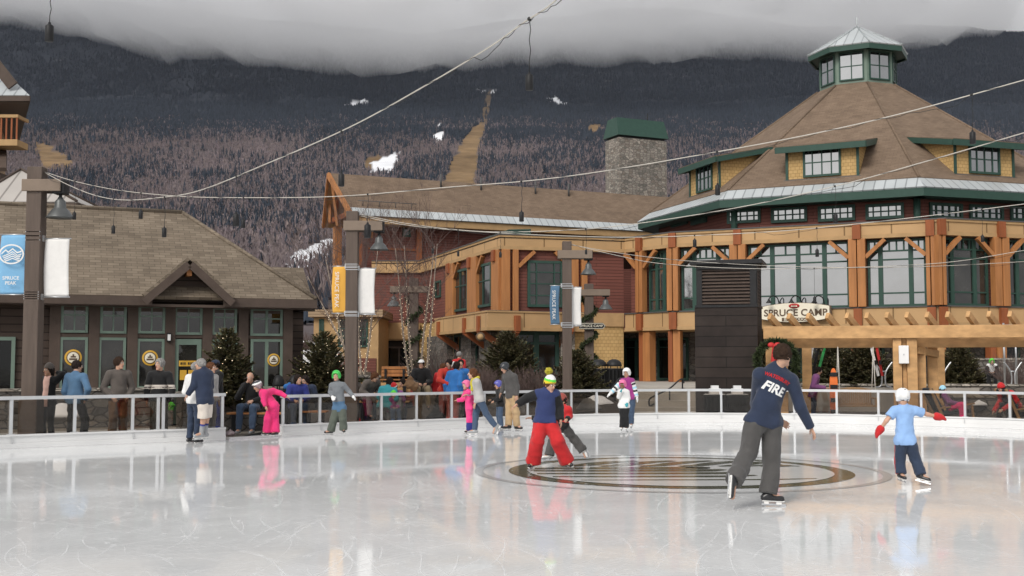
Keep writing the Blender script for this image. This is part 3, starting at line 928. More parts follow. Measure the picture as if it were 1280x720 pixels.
# ================================================================ brown shop at the left
EZ = 3.35
a = G(0, 366, EZ); b_ = G(395, 374.5, EZ)
SE = Fr((a.x, a.y), (b_.x, b_.y)); SL = SE.L
SW = SE.off(-.6)
shop = thing('shop_building', 'dark brown single storey shop with tan shingle hip roof and green framed windows', 'building', SW.pt(3, 0, 0))
sR = SW.sz(363, 440)[0]
x = MB(); D_ = 6.2
x.fbox(SW, -5, sR, -5.0, 0, 0, EZ - .12)
x.build('wall', 'siding_brown', shop)
x = MB(); rdg = 3.2; RZ = 5.95
q = lambda s, d, z: SE.pt(s, d, z)
ov = .0
x.slab([q(-5, 0, EZ), q(SL, 0, EZ), q(SL - rdg, -rdg, RZ), q(-5, -rdg, RZ)], .1)
x.slab([q(SL, 0, EZ), q(SL, -2 * rdg, EZ), q(SL - rdg, -rdg, RZ)], .1)
x.slab([q(SL, -2 * rdg, EZ), q(-5, -2 * rdg, EZ), q(-5, -rdg, RZ), q(SL - rdg, -rdg, RZ)], .1)
roof = x.build('roof', 'shingle_tan', shop)
x = MB(); x.tube([q(-5, -rdg, RZ + .02), q(SL - rdg, -rdg, RZ + .02)], .07, 6); x.tube([q(SL - rdg, -rdg, RZ + .02), q(SL, 0, EZ + .03)], .06, 6); x.build('ridge_cap', 'shingle_tan', roof)
gs, gz = SE.sz(235, 325, .15); gl, _ = SE.sz(181, 373, .15); gr, _ = SE.sz(290, 374, .15)
x = MB()
x.fbox(SE, -5, gl + .2, -.02, .03, EZ - .24, EZ - .012); x.fbox(SE, gr - .2, SL + .03, -.02, .03, EZ - .24, EZ - .012)
x.fbox(SE, SL - .02, SL + .03, -2 * rdg, -.021, EZ - .24, EZ - .012)
x.fbox(SE, -5, SL - .03, -.6, -.03, EZ - .27, EZ - .20)
x.build('fascia', 'brown_trim', shop)
# gable over the door
x = MB(); half = (gr - gl) / 2; gm = (gl + gr) / 2; gk = gz - EZ
def gpt(s, d, z): return SE.pt(s, d, z)
back = -(gk / (RZ - EZ) * rdg)
x.slab([gpt(gm - half, .22, EZ - .03), gpt(gm, .22, gz), gpt(gm, back, gz), gpt(gm - half, 0, EZ - .03)][::-1], .09)
x.slab([gpt(gm, .22, gz), gpt(gm + half, .22, EZ - .03), gpt(gm + half, 0, EZ - .03), gpt(gm, back, gz)][::-1], .09)
gb = x.build('gable_roof', 'shingle_tan', shop)
x = MB()
for sgn in (-1, 1):
    x.beam(gpt(gm + sgn * (half + .02), .20, EZ - .16), gpt(gm + sgn * .02, .20, gz - .12), .06, .2)
x.build('rake_board', 'brown_trim', gb)
x = MB(); x.prism([gpt(gm - half + .1, -.35, EZ - .12), gpt(gm + half - .1, -.35, EZ - .12), gpt(gm, -.35, gz - .1)], SE.pt(0, -.1, 0) - SE.pt(0, 0, 0)); x.build('gable_wall', 'siding_brown', gb)
x = MB(); x.beam(gpt(gm, -.3, gz - .33), gpt(gm, .12, gz - .33), .13, .16); x.build('beam_end', 'timber_orange', gb)
x = MB()
x.fbox(SW, -5, SW.sz(216, 500)[0], .0, .16, 0, .92); x.fbox(SW, SW.sz(254, 500)[0], sR, 0, .16, 0, .92); sb = x.build('stone_base', 'stone_grey', shop)
x = MB()
x.fbox(SW, -5, SW.sz(216, 500)[0], .0, .21, .92, .99); x.fbox(SW, SW.sz(254, 500)[0], sR, 0, .21, .92, .99); x.build('capstone', 'stone_warm', sb)
ups = [(76.5, 110.5, 380, 416), (125.5, 158.5, 381, 417), (173, 206.5, 382, 417), (218, 253, 383, 418.5), (265, 296, 384, 418.5)]
for r in ups:
    window(shop, SW, *wpx(SW, *r), cols=(.5,), rows=(.62,), fw=.065, d=.02)
lows = [(75, 110, 421.5, 486), (123, 157.5, 422, 486), (171, 205.5, 423.5, 486), (264, 296, 424, 486)]
signw = []
for r in lows:
    signw.append(window(shop, SW, *wpx(SW, *r), fw=.07, d=.02))
window(shop, SW, *wpx(SW, 313, 353, 385.5, 420), cols=(.5,), rows=(.62,), fw=.065, d=.02, wide=.07)
signw.append(window(shop, SW, *wpx(SW, 313, 353, 424, 486), cols=(.5,), fw=.07, d=.02, wide=.09))
r = wpx(SW, -22, 19.5, 421, 486); window(shop, SW, r[0], r[1], .05, r[3], fw=.09, d=.02, name='doorway', glass='glass_door')
# door with notices
r = wpx(SW, 217, 252, 424, 486)
x = MB(); x.fbox(SW, r[0], r[1], .0, .05, .02, r[3]); dr = x.build('door', 'trim_sage', shop, bevel=.01)
x = MB(); x.fbox(SW, r[0] + .13, r[1] - .13, .045, .058, .75, r[3] - .15); x.build('pane', 'glass_dark', dr)
zs = SW.sz(235, 455)[1]
x = MB(); x.fbox(SW, r[0] + .14, r[1] - .14, .06, .066, zs - .06, zs + .09); x.fbox(SW, r[0] + .17, (r[0] + r[1]) / 2 - .02, .06, .066, zs - .42, zs - .16); x.fbox(SW, (r[0] + r[1]) / 2 + .02, r[1] - .17, .06, .066, zs - .42, zs - .16); nb = x.build('notice', 'sign_yellow', dr)
x = MB(); sc0 = r[0] + .18
for wd_ in (.05, .03, .04, .03, 0, .05, .03, .03, .04, .03):
    if wd_: x.fbox(SW, sc0, sc0 + wd_ - .012, .066, .069, zs - .02, zs + .045)
    sc0 += wd_ or .04
x.build('lettering', 'paint_black', nb)
x = MB(); x.fbox(SW, r[1] - .1, r[1] - .07, .05, .1, .95, 1.1); x.build('handle', 'steel', dr)
# round yellow window stickers
for wn, (u_, v_, rp) in zip((signw[0], signw[2], signw[4]), ((91.5, 447, 10.2), (187.5, 447.5, 9.8), (342, 450, 8.5))):
    s, z = SW.sz(u_, v_, .05); rr_ = rp * .0206
    ax = Matrix((tuple(SW.t) + (0,), (0, 0, 1), tuple(SW.n) + (0,))).transposed().to_4x4()
    x = MB()
    x.lathe([(rr_, 0), (rr_, .008), (rr_ * .98, .010)], SW.pt(s, .062, z), 28, ax); st = x.build('window_sticker', 'sign_yellow', wn)
    x = MB(); x.lathe([(rr_ * .78, 0), (rr_ * .78, .003), (rr_ * .72, .004)], SW.pt(s, .072, z), 28, ax); x.build('dark_ring', 'lettering_brown', st)
    x = MB(); x.lathe([(rr_ * .66, 0), (rr_ * .66, .003), (rr_ * .6, .004)], SW.pt(s, .075, z), 28, ax); x.build('pale_centre', 'sign_cream', st)
    x = MB(); x.fbox(SW, s - rr_ * .45, s + rr_ * .45, .079, .083, z - rr_ * .3, z - rr_ * .08); x.fbox(SW, s - rr_ * .3, s + rr_ * .3, .079, .083, z + .0, z + rr_ * .2); x.fbox(SW, s - rr_ * .1, s + rr_ * .1, .079, .083, z + rr_ * .2, z + rr_ * .42); x.build('emblem', 'lettering_brown', st)
# pilasters
for u_ in (68, 117, 165, 212, 258.5, 303.5, 359):
    s, _ = SW.sz(u_, 440)
    x = MB(); x.fbox(SW, s - .13, s + .13, .0, .09, .99, EZ - .24); x.build('pilaster', 'brown_trim', shop)
x = MB(); x.fbox(SW, SW.sz(68, 400)[0], sR, 0, .06, EZ - .38, EZ - .25); x.fbox(SW, SW.sz(68, 400)[0], sR, 0, .055, SW.sz(150, 421.5)[1] - .01, SW.sz(150, 417.5)[1]); x.build('trim_rail', 'brown_trim', shop)
s, z = SW.sz(210.5, 421)
x = MB(); x.fbox(SW, s - .05, s + .05, .09, .17, z - .13, z + .1); wl = x.build('wall_lamp', 'iron_black', shop)
x = MB(); x.fbox(SW, s - .038, s + .038, .165, .185, z - .1, z + .06); x.build('lamp_glass', 'paint_white', wl)
# low rear wing
q2 = SE.pt
x = MB()
s2 = SE.sz(391, 350, -4.6)[0]; z2 = SE.sz(391, 334, -5.6)[1]
x.slab([q2(SL - 3, -4.2, 3.3), q2(s2, -4.2, 3.3), q2(s2, -6.0, z2), q2(SL - 3, -6.0, z2)], .1)
x.slab([q2(s2, -7.8, 3.3), q2(SL - 3, -7.8, 3.3), q2(SL - 3, -6.0, z2), q2(s2, -6.0, z2)], .1)
rw = x.build('rear_roof', 'shingle_tan', shop)
x = MB(); x.prism([q2(s2 - .3, -4.5, 0), q2(s2 - .3, -7.5, 0), q2(s2 - .3, -7.5, 3.3), q2(s2 - .3, -6, z2 - .15), q2(s2 - .3, -4.5, 3.3)], SE.pt(-1.6, 0, 0) - SE.pt(0, 0, 0)); x.build('rear_wall', 'siding_brown', rw)
# square roof tower
tx0 = P(-40, 252, 36).x; tx1 = P(96, 252, 36).x; tz = P(60, 252, 36).z; ap = P(28, 212.5, 37.8)
x = MB(); cxm = (tx0 + tx1) / 2; hw = (tx1 - tx0) / 2
cs_ = [(tx0, 36), (tx1, 36), (tx1, 36 + 2 * hw), (tx0, 36 + 2 * hw)]
apx = Vector((ap.x, 36 + hw, ap.z))
for i in range(4):
    p0, p1 = cs_[i], cs_[(i + 1) % 4]
    x.slab([Vector((p0[0], p0[1], tz)), Vector((p1[0], p1[1], tz)), apx], .06)
tw = x.build('tower_roof', 'metal_roof_warm', shop)
x = MB()
for i in range(4):
    p0, p1 = cs_[i], cs_[(i + 1) % 4]
    x.beam(Vector((p0[0], p0[1], tz - .14)), Vector((p1[0], p1[1], tz - .14)), .06, .2)
    x.tube([Vector((p0[0], p0[1], tz + .02)), apx + Vector((0, 0, .02))], .045, 6)
x.build('eave_board', 'brown_trim', tw)
x = MB(); x.box(tx0 + .5, tx1 - .5, 36.5, 36 + 2 * hw - .5, 3.5, tz - .05); x.build('tower_wall', 'siding_brown', tw)
for k in (.55, .95):
    xx = tx1 - k
    x = MB(); x.box(xx - .1, xx + .1, 36.42, 36.52, 3.5, tz - .1); x.build('tower_post', 'brown_trim', tw)

# ================================================================ tall balcony building at the frame's left edge
bc = P(37, 119, 44)
tall = thing('balcony_building', 'tall tan building corner with metal eave and slatted balcony above the brown shop', 'building', (bc.x - 6, 47, 0))
x = MB(); xr = P(-7, 150, 45).x
x.prism([(xr - 10, 45, 0), (xr, 45, 0), (xr - 2.6, 52, 0), (xr - 10, 52, 0)], (0, 0, bc.z - .22)); x.build('wall', 'planks_tan', tall)
x = MB(); pk = P(9, 92, 45.6)
e0 = Vector((bc.x, 44, bc.z)); e1 = Vector((P(26, 119, 52).x, 52, bc.z)); e3 = Vector((xr - 11, 44, bc.z))
pk0 = Vector((pk.x, 45.4, pk.z)); pk1 = Vector((P(2, 95, 51).x, 51, pk.z)); pl0 = Vector((xr - 11, 45.0, pk.z - .4))
x.slab([e0, e1, pk1, pk0], .06); x.slab([e3, e0, pk0, pl0], .06)
tr_ = x.build('roof', 'metal_roof', tall)
x = MB(); x.beam(e3 + Vector((0, .05, -.12)), e0 + Vector((0, .05, -.12)), .08, .2); x.beam(e0 + Vector((-.05, .1, -.12)), e1 + Vector((-.05, 0, -.12)), .08, .2)
x.slab([Vector((xr - 10, 44.1, bc.z - .2)), Vector((bc.x - .1, 44.1, bc.z - .2)), Vector((P(25, 119, 52).x, 52, bc.z - .2)), Vector((xr - 10, 52, bc.z - .2))], .06)
g0 = P(12, 105, 43.9); x.beam(Vector((g0.x, 44.2, g0.z)), Vector((g0.x - 4.5, 44.2, g0.z + 5.6)), .12, .42)
x.build('eave_board', 'brown_trim', tr_)
b1 = P(22.5, 143, 44); b0 = P(22.5, 178, 44)
x = MB(); x.box(b1.x - 4, b1.x, 44, 45, b0.z - .12, b0.z + .12)
x.box(b1.x - 4, b1.x, 44, 44.1, b1.z - .12, b1.z); x.box(b1.x - .1, b1.x, 44.1, 45, b1.z - .12, b1.z); bal = x.build('balcony', 'soffit_tan', tall)
x = MB()
for k in range(18): x.box(b1.x - .08 - k * .2, b1.x - .02 - k * .2, 44.03, 44.07, b0.z + .12, b1.z - .12)
x.build('balusters', 'timber_rust', bal)
x = MB(); e = P(19, 214, 44); x.slab([(e.x - 4, 43.6, e.z + 1.2), (e.x - 4, 43.2, e.z), (e.x, 43.2, e.z), (e.x - .8, 45, e.z + 1.0), (e.x - 4, 45, e.z + 1.2)][1:], .15); x.box(e.x - 4, e.x - .3, 43.4, 45, e.z - .5, e.z - .16); x.build('lower_eave', 'brown_trim', tall)

# ================================================================ the lodge
LC = Vector((18.6, 61.5))
def octp(r, k, z=None):
    an = R(-94 + 45 * k); p = (LC.x + r * math.cos(an), LC.y + r * math.sin(an))
    return p if z is None else Vector((p[0], p[1], z))
lodge = thing('ski_lodge', 'large timber ski lodge with octagonal shingled roof, cupola and long gabled hall', 'building', (8, 58, 0))
W1 = (-5.26, 66.3); W0 = (-.54, 52.6); WI = (5.3, 54.3); B1 = (7.15, 51.85); C1 = octp(14.72, 0); D1 = octp(14.72, 1); E1 = octp(14.72, 2)
WR = (-8.05, 66.3)
up = [WR, W1, W0, WI, B1, C1, D1, E1]
PB, PT = 6.82, 7.48
x = MB(); msweep(x, up, ring(0, .3, PB + .16, PT - .1)); pb = x.build('upper_band', 'panel_tan', lodge)
x = MB(); msweep(x, up, ring(-.05, .36, PT - .1, PT)); msweep(x, up, ring(-.03, .33, PB, PB + .16)); x.build('band_moulding', 'soffit_tan', pb)
x = MB(); msweep(x, up, ring(-.08, .4, PT + .001, PT + .05)); x.build('flashing', 'flash_dark', pb)
# flat roofs behind the bands
x = MB(); x.slab([Vector((p[0], p[1], PT - .15)) for p in (WR, W1, W0, WI, (8, 70), (-8, 70))], .15); x.slab([Vector((p[0], p[1], PT - .152)) for p in ((5.6, 54.6), (7.3, 52.2), octp(14.4, 0), octp(14.4, 1), octp(14.4, 2), octp(14.4, 3), octp(14.4, 4), octp(14.4, 5), octp(14.4, 6))], .15)
x.build('flat_roof', 'flash_dark', lodge)
# upper walls
fl = [W1, W0, WI]; rot = [WI, B1, C1, D1, E1]
x = MB(); msweep(x, [WR, W1, W0, WI], ring(.16, .5, 3.95, PB)); x.build('wing_wall', 'siding_red', lodge)
x = MB(); msweep(x, rot, ring(.40, .6, 3.9, PB)); x.build('window_wall', 'siding_red', lodge)
# rotunda floor band
x = MB(); msweep(x, rot, ring(0, .35, 3.12 + .16, 3.92)); lb = x.build('lower_band', 'panel_tan', lodge)
x = MB(); msweep(x, rot, ring(-.05, .4, 3.12, 3.28)); x.build('band_moulding', 'soffit_tan', lb)
x = MB(); msweep(x, rot, ring(-.06, .42, 3.921, 3.97)); x.build('flashing', 'flash_dark', lb)
x = MB(); x.slab([Vector((p[0], p[1], 3.2)) for p in (WI, (7.3, 52.1), octp(14.4, 0), octp(14.4, 1), octp(14.4, 2), octp(14.4, 3), octp(14.4, 6))], .1); x.build('porch_ceiling', 'soffit_tan', lodge)

FA = Fr(WI, B1); FB = Fr(B1, C1); FC = Fr(C1, D1)
def post(F, u0, u1, z0, z1, d0=-.2, d1=.12, m='timber_orange', v=340, name='timber_post'):
    s0 = F.sz(u0, v)[0]; s1 = F.sz(u1, v)[0]
    x = MB(); x.fbox(F, s0, s1, d0, d1, z0, z1)
    return x.build(name, m, lodge, bevel=.02), s0, s1
def brace(F, s, dirn, ztop=PB, ln=.78, d=.0):
    x = MB(); x.beam(F.pt(s, d, ztop - ln), F.pt(s + dirn * ln, d, ztop - .06), .16, .2, up=(F.n.x, F.n.y, 0))
    x.build('brace', 'timber_orange', lodge)
def post_pair(F, u0, u1, left=True, right=True, um=None):
    um = um or (u0 + u1) / 2
    o, s0, sm = post(F, u0, um - .6, 3.97, PB)
    o, sm2, s1 = post(F, um + .6, u1, 3.97, PB, d1=.14)
    sc_ = F.sz(um, 330)[0]
    for z0, z1 in ((PB - .02, PT - .02), (3.14, 3.9)):
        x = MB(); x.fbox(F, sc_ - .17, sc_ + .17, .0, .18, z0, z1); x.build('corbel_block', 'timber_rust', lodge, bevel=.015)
    if left: brace(F, s0, -1)
    if right: brace(F, s1, 1)
    return s0, s1
post_pair(FA, 796, 805); 
sB0, sB1 = post_pair(FB, 834, 848.5, left=False)
p2 = post_pair(FB, 912.5, 933); p3 = post_pair(FB, 1061, 1082.5); p4 = post_pair(FB, 1158, 1169.5, right=False)
c1_ = post_pair(FC, 1172, 1180.5, left=False); c2_ = post_pair(FC, 1242, 1260); c3_ = post_pair(FC, 1330, 1350)
def bay(F, s0, s1, cols, label=None, g='glass_sky'):
    window(lodge, F, s0 + .03, s1 - .03, 3.98, PB - .05, cols=cols, rows=(.2, .70, .83), frame='trim_green', glass=g, fw=.09, mw=.06, d=-.40, proud=.12, wide=.18,
           toprow=(.83, [k / 8 for k in range(1, 8)]))
sI = FA.sz(781, 340)[0]
bay(FA, .42, FA.sz(796, 340)[0], (.5,)); bay(FA, FA.sz(805, 340)[0], FA.L - .2, (.33, .66))
bay(FB, sB1, p2[0], (.26, .74)); bay(FB, p2[1], p3[0], (.24, .5, .76)); bay(FB, p3[1], p4[0], (.22, .74))
bay(FC, c1_[1], c2_[0], (.25, .72), g='glass_dark'); bay(FC, c2_[1], c3_[0], (.25, .5, .75), g='glass_dark')
# posts of the porch below
for (F, u0, u1) in ((FA, 796, 811), (FB, 834, 850), (FB, 915, 931), (FB, 1063, 1081), (FC, 1170, 1184), (FC, 1242, 1260)):
    s0 = F.sz(u0, 440)[0]; s1 = F.sz(u1, 440)[0]
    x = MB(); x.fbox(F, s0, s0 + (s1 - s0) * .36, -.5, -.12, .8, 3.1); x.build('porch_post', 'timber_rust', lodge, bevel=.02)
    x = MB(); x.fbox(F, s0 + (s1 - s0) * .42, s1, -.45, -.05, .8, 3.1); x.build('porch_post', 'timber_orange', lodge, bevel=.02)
# ground floor of the rotunda, set back under the porch
gp = [(5.3, 57.2), octp(11.9, -1), octp(11.6, 0), octp(11.9, 1), octp(12, 2)]
x = MB(); msweep(x, gp, ring(0, .4, .0, 3.15)); x.build('ground_wall', 'stone_grey', lodge)
F1 = Fr(gp[1], gp[2]); F2 = Fr(gp[2], gp[3]); F0 = Fr(gp[0], gp[1])
for F, s0, s1 in ((F0, .3, 1.7), (F0, 2.2, 3.9), (F1, .25, 1.9), (F1, 2.9, 4.6), (F1, 5.6, 7.3), (F2, .4, 2.2), (F2, 3.0, 4.8)):
    if s1 < F.L: window(lodge, F, s0, s1, .82, 2.85, cols=(.5,), rows=(.78,), frame='trim_green', glass='glass_door', fw=.12, d=.0, proud=.08, name='door', wide=.16)
# drum with clerestory windows
dr_ = [octp(10.7, k) for k in range(-2, 4)]
x = MB(); msweep(x, dr_, ring(0, .3, 7.3, 9.15)); x.build('drum_wall', 'siding_red', lodge)
DA = Fr(octp(10.7, -2), octp(10.7, -1)); DB = Fr(octp(10.7, -1), octp(10.7, 0)); DC = Fr(octp(10.7, 0), octp(10.7, 1))
def cler(F, x0, x1, y0, y1):
    s0, s1, z0, z1 = wpx(F, x0, x1, y0, y1)
    window(lodge, F, s0, s1, max(z0, 7.62), min(z1, 8.88), cols=(.2, .4, .6, .8), rows=(.5,), frame='trim_green', glass='glass_sky', fw=.13, mw=.05, proud=.1)
for r in ((909, 951, 260, 279), (964, 1009, 259, 278), (1022.5, 1069, 257, 276.5), (1082, 1130, 254.5, 274)): cler(DB, *r)
for r in ((1161, 1202, 254, 274), (1211, 1253, 256.5, 276), (1262, 1302, 258, 277)): cler(DC, *r)
for r in ((840, 860, 268, 282), (865, 884, 264, 280)): cler(DA, *r)
for k in (-1, 0, 1):
    p = octp(10.74, k); x = MB(); x.lathe([(.16, 7.5), (.16, 8.95)], (p[0], p[1], 0), 8); x.build('corner_trim', 'trim_green', lodge)
# octagonal roof
RE, ZE = 11.8, 9.28; RT, ZT = 2.15, 16.12
SLP = (ZT - ZE) / ((RE - RT) * math.cos(R(22.5)))
x = MB()
for k in range(8):
    x.slab([octp(RE - .62, k, ZE + .62 * .9239 * SLP + .05), octp(RE - .62, k + 1, ZE + .62 * .9239 * SLP + .05), octp(RT - .3, k + 1, ZT + .3 * .9239 * SLP + .05), octp(RT - .3, k, ZT + .3 * .9239 * SLP + .05)], .15)
orf = x.build('octagon_roof', 'shingle_brown', lodge)
x = MB()
for k in range(8): x.slab([octp(RE + .06, k, ZE - .02), octp(RE + .06, k + 1, ZE - .02), octp(RE - .66, k + 1, ZE + .66 * .9239 * SLP + .01), octp(RE - .66, k, ZE + .66 * .9239 * SLP + .01)], .06)
x.build('metal_skirt', 'metal_roof', orf)
x = MB()
for k in range(8): x.tube([octp(RE - .62, k, ZE + .62 * .9239 * SLP + .06), octp(RT, k, ZT + .06)], .07, 6)
x.build('hip_cap', 'shingle_brown', orf)
x = MB(); msweep(x, [octp(RE + .02, k) for k in range(0, 9)], ring(0, .1, ZE - .42, ZE - .05)); msweep(x, [octp(RE - .08, k) for k in range(0, 9)], ring(.05, 1.1, ZE - .40, ZE - .30)); x.build('eave_board', 'trim_green', orf)
# cupola
cu = [octp(2.02, k) for k in range(0, 9)]
x = MB(); msweep(x, cu, ring(0, .25, ZT - .7, 18.13)); cup = x.build('cupola', 'trim_sage', lodge)
for k in range(-3, 4):
    F = Fr(octp(2.02, k), octp(2.02, k + 1))
    window(cup, F, .14, F.L - .14, ZT + .28, 17.91, cols=(.5,), rows=(.5,), frame='trim_green', glass='glass_sky', fw=.07, mw=.05, proud=.06)
x = MB()
for k in range(8): x.slab([octp(2.66, k, 18.2), octp(2.66, k + 1, 18.2), Vector((LC.x, LC.y, 19.75))], .06)
x.build('cupola_roof', 'metal_roof', cup)
x = MB(); msweep(x, [octp(2.62, k) for k in range(9)], ring(0, .08, 17.88, 18.18)); msweep(x, [octp(2.52, k) for k in range(9)], ring(0, .62, 17.98, 18.08)); x.build('cupola_eave', 'trim_green', cup)
x = MB()
for k in range(8): x.tube([octp(2.66, k, 18.22), Vector((LC.x, LC.y, 19.77))], .035, 6)
x.tube([(LC.x, LC.y, 19.65), (LC.x, LC.y, 20.25)], .03, 6); x.build('seam', 'metal_roof', cup)
# shed dormers
def dormer(k, cs_, wid, zb=10.15, zt=11.62):
    F = Fr(octp(RE, k), octp(RE, k + 1))            # eave line of this face; d negative goes up the roof
    sm = F.L * cs_
    dd = lambda z: -(z - ZE - .06) / SLP
    d0 = dd(zb); kk = .2
    # meeting line of the dormer roof with the main roof
    dm = d0 - (zt - (ZE - d0 * SLP)) / (SLP - kk) ; zm = ZE - dm * SLP
    x = MB(); h = wid / 2
    pts = [F.pt(sm - h, d0, zb - .2), F.pt(sm + h, d0, zb - .2), F.pt(sm + h, d0, zt), F.pt(sm - h, d0, zt)]
    back = F.pt(0, dm - d0, 0) - F.pt(0, 0, 0)
    x.add([pts[0], pts[1], pts[2], pts[3], F.pt(sm - h, dm, zm - .1), F.pt(sm + h, dm, zm - .1), F.pt(sm - h, dm, zb - .2), F.pt(sm + h, dm, zb - .2)],
          [(0, 1, 2, 3), (1, 7, 5, 2), (6, 0, 3, 4), (3, 2, 5, 4)])
    dz = x.build('dormer', 'shingle_yellow', lodge)
    ho = h + .38
    x = MB(); x.slab([F.pt(sm - ho, d0 + .45, zt + .10 - .45 * kk), F.pt(sm + ho, d0 + .45, zt + .10 - .45 * kk), F.pt(sm + ho, dm - .3, zm + .10 + .3 * kk), F.pt(sm - ho, dm - .3, zm + .10 + .3 * kk)], .07); x.build('dormer_roof', 'shingle_brown', dz)
    x = MB(); x.fbox(F, sm - ho, sm + ho, d0 + .42, d0 + .48, zt - .22 - .45 * kk, zt + .06 - .45 * kk)
    for sg in (-1, 1):
        x.beam(F.pt(sm + sg * ho, d0 + .42, zt - .09 - .45 * kk), F.pt(sm + sg * ho, dm, zm - .05), .07, .26)
        x.fbox(F, sm + sg * (h - .05) - .06, sm + sg * (h - .05) + .06, d0 - .02, d0 + .05, zb - .18, zt - .02)
    x.build('dormer_eave', 'trim_green', dz)
    window(dz, F, sm - wid * .26, sm + wid * .26, zb + .02, zt - .12, cols=(.25, .5, .75), rows=(.5,), frame='trim_green', glass='glass_sky', fw=.1, mw=.05, d=d0, proud=.07)
    x = MB(); x.fbox(F, sm - h - .1, sm + h + .1, d0 - .05, d0 + .10, zb - .16, zb - .06); x.build('dormer_sill', 'flash_dark', dz)
dormer(-1, .50, 3.3); dormer(0, .46, 3.3); dormer(-2, .62, 3.2)

# ---- projecting wing
FW = Fr(W0, WI); FL = Fr(W1, W0)
window(lodge, FW, *wpx(FW, 659, 703, 326, 384, -.16), cols=(.25, .75), rows=(.25, .5, .75), frame='trim_green', glass='glass_dark', fw=.12, mw=.05, d=-.16, proud=.1)
window(lodge, FL, *wpx(FL, 595.5, 615.5, 330, 384, -.16), cols=(.5,), rows=(.6,), frame='trim_green', glass='glass_dark', fw=.12, mw=.05, d=-.16, proud=.1)
window(lodge, FL, *wpx(FL, 567.5, 586, 337, 389, -.16), cols=(.5,), rows=(.6,), frame='trim_green', glass='glass_dark', fw=.12, mw=.05, d=-.16, proud=.1)
window(lodge, FL, *wpx(FL, 545, 551.5, 351, 372, -.16), frame='trim_green', glass='glass_dark', fw=.1, d=-.16, proud=.08)
for F, u0, u1, br in ((FL, 558, 567, 1), (FL, 585, 596, 1), (FL, 615, 624, 0), (FW, 627, 637.5, 0), (FW, 641, 648, 1), (FW, 714, 723, -1), (FW, 727, 734, 0)):
    o, s0, s1 = post(F, u0, u1, 3.97, PB, d0=-.2, d1=.06)
    if br: brace(F, s1 if br > 0 else s0, br, d=-.06)
for F, u_ in ((FL, 562, ), (FL, 588), (FL, 619)):
    s = F.sz(u_, 320)[0]; x = MB(); x.fbox(F, s - .2, s + .2, .0, .16, PB - .5, PB + .02); x.build('corbel_block', 'timber_rust', lodge, bevel=.015)
# balcony band round the wing's corner
Q0 = (-4.0, 60.1); Q1 = (-1.08, 50.9); Q2 = (3.3, 53.2); Q3 = (3.35, 54.0)
bq = [(-3.3, 60.7), Q0, Q1, Q2, Q3]
x = MB(); msweep(x, bq, ring(0, .25, 3.22, 3.88)); wb = x.build('bay_band', 'panel_tan', lodge)
x = MB(); msweep(x, bq, ring(-.04, .3, 3.08, 3.22)); msweep(x, bq, ring(-.04, .3, 3.88, 3.95)); x.build('band_moulding', 'soffit_tan', wb)
x = MB(); x.slab([Vector((p[0], p[1], 3.97)) for p in ((-3.3, 60.7), Q0, Q1, Q2, (3.3, 54.2), (-.3, 54.2))], .05); x.slab([Vector((p[0], p[1], 3.2)) for p in ((-3.3, 60.6), Q0, (-1.03, 51.05), Q2, (3.3, 54.1), (-.3, 54.1))], .05); x.build('bay_floor', 'flash_dark', wb)
G1 = Fr(Q0, Q1); G2 = Fr(Q1, Q2)
for F, s in ((G1, 1.0), (G1, 6.0), (G1, G1.L - 1.2), (G2, 1.45), (G2, 4.2)):
    x = MB(); x.fbox(F, s - .14, s + .14, 0, .14, 3.05, 3.75); kb = x.build('bay_bracket', 'timber_rust', wb, bevel=.01)
    x = MB(); x.beam(F.pt(s, .05, 3.1), F.pt(s, -1.3, 2.2), .2, .26); x.build('bracket_brace', 'timber_rust', kb)
x = MB(); msweep(x, [WR, W1, W0, WI], ring(.22, .6, -.02, 3.97)); x.build('wing_ground_wall', 'shingle_yellow', lodge)
# stone piers and doors under the band
for F, u0, u1 in ((FW, 624, 640), (FW, 699, 716), (FL, 583, 596), (FL, 606, 622), (FL, 540, 566)):
    s0 = F.sz(u0, 440, -.2)[0]; s1 = F.sz(u1, 440, -.2)[0]
    x = MB(); x.fbox(F, s0, s1, -.3, .1, -.02, 3.1); x.build('stone_pier', 'stone_warm' if F is FW else 'stone_grey', lodge)
r = wpx(FW, 641, 698, 414, 490, -.22); window(lodge, FW, r[0], r[1], .02, r[3], cols=(.5,), rows=(.82,), frame='trim_green', glass='glass_door', fw=.18, mw=.1, d=-.22, proud=.09, name='double_door', wide=.26)
for u0, u1 in ((569, 583), (596, 606)):
    r = wpx(FL, u0, u1, 418, 480, -.22); window(lodge, FL, r[0], r[1], .02, r[3], cols=(.5,), frame='trim_green', glass='glass_door', fw=.12, d=-.22, proud=.09, name='door')
s0 = FW.sz(724, 400, -.2)[0]
x = MB(); x.fbox(FW, s0, FW.L, -.23, -.14, 3.35, 3.98); x.build('tan_frieze', 'soffit_tan', lodge)
# ---- recess at the wing's left end
FR = Fr(WR, W1)
x = MB(); x.fbox(FR, -.2, FR.L, -.1, .25, 2.95, 3.95); x.build('entry_band', 'panel_tan', lodge)
x = MB(); x.fbox(FR, -.6, .45, -.1, .35, 0, 2.95); x.build('stone_pier', 'stone_grey', lodge)
x = MB(); x.fbox(FR, .46, FR.L - .05, -.2, -.16, 0, 2.95); x.build('entry_recess', 'brown_dark', lodge)
x = MB(); x.fbox(FR, .5, .62, -.16, .1, 0, 2.94); x.build('entry_post', 'timber_orange', lodge)
window(lodge, FR, .9, 2.3, .02, 2.6, cols=(.5,), frame='brown_trim', glass='glass_door', fw=.1, d=-.16, proud=.06, name='door', wide=.1)
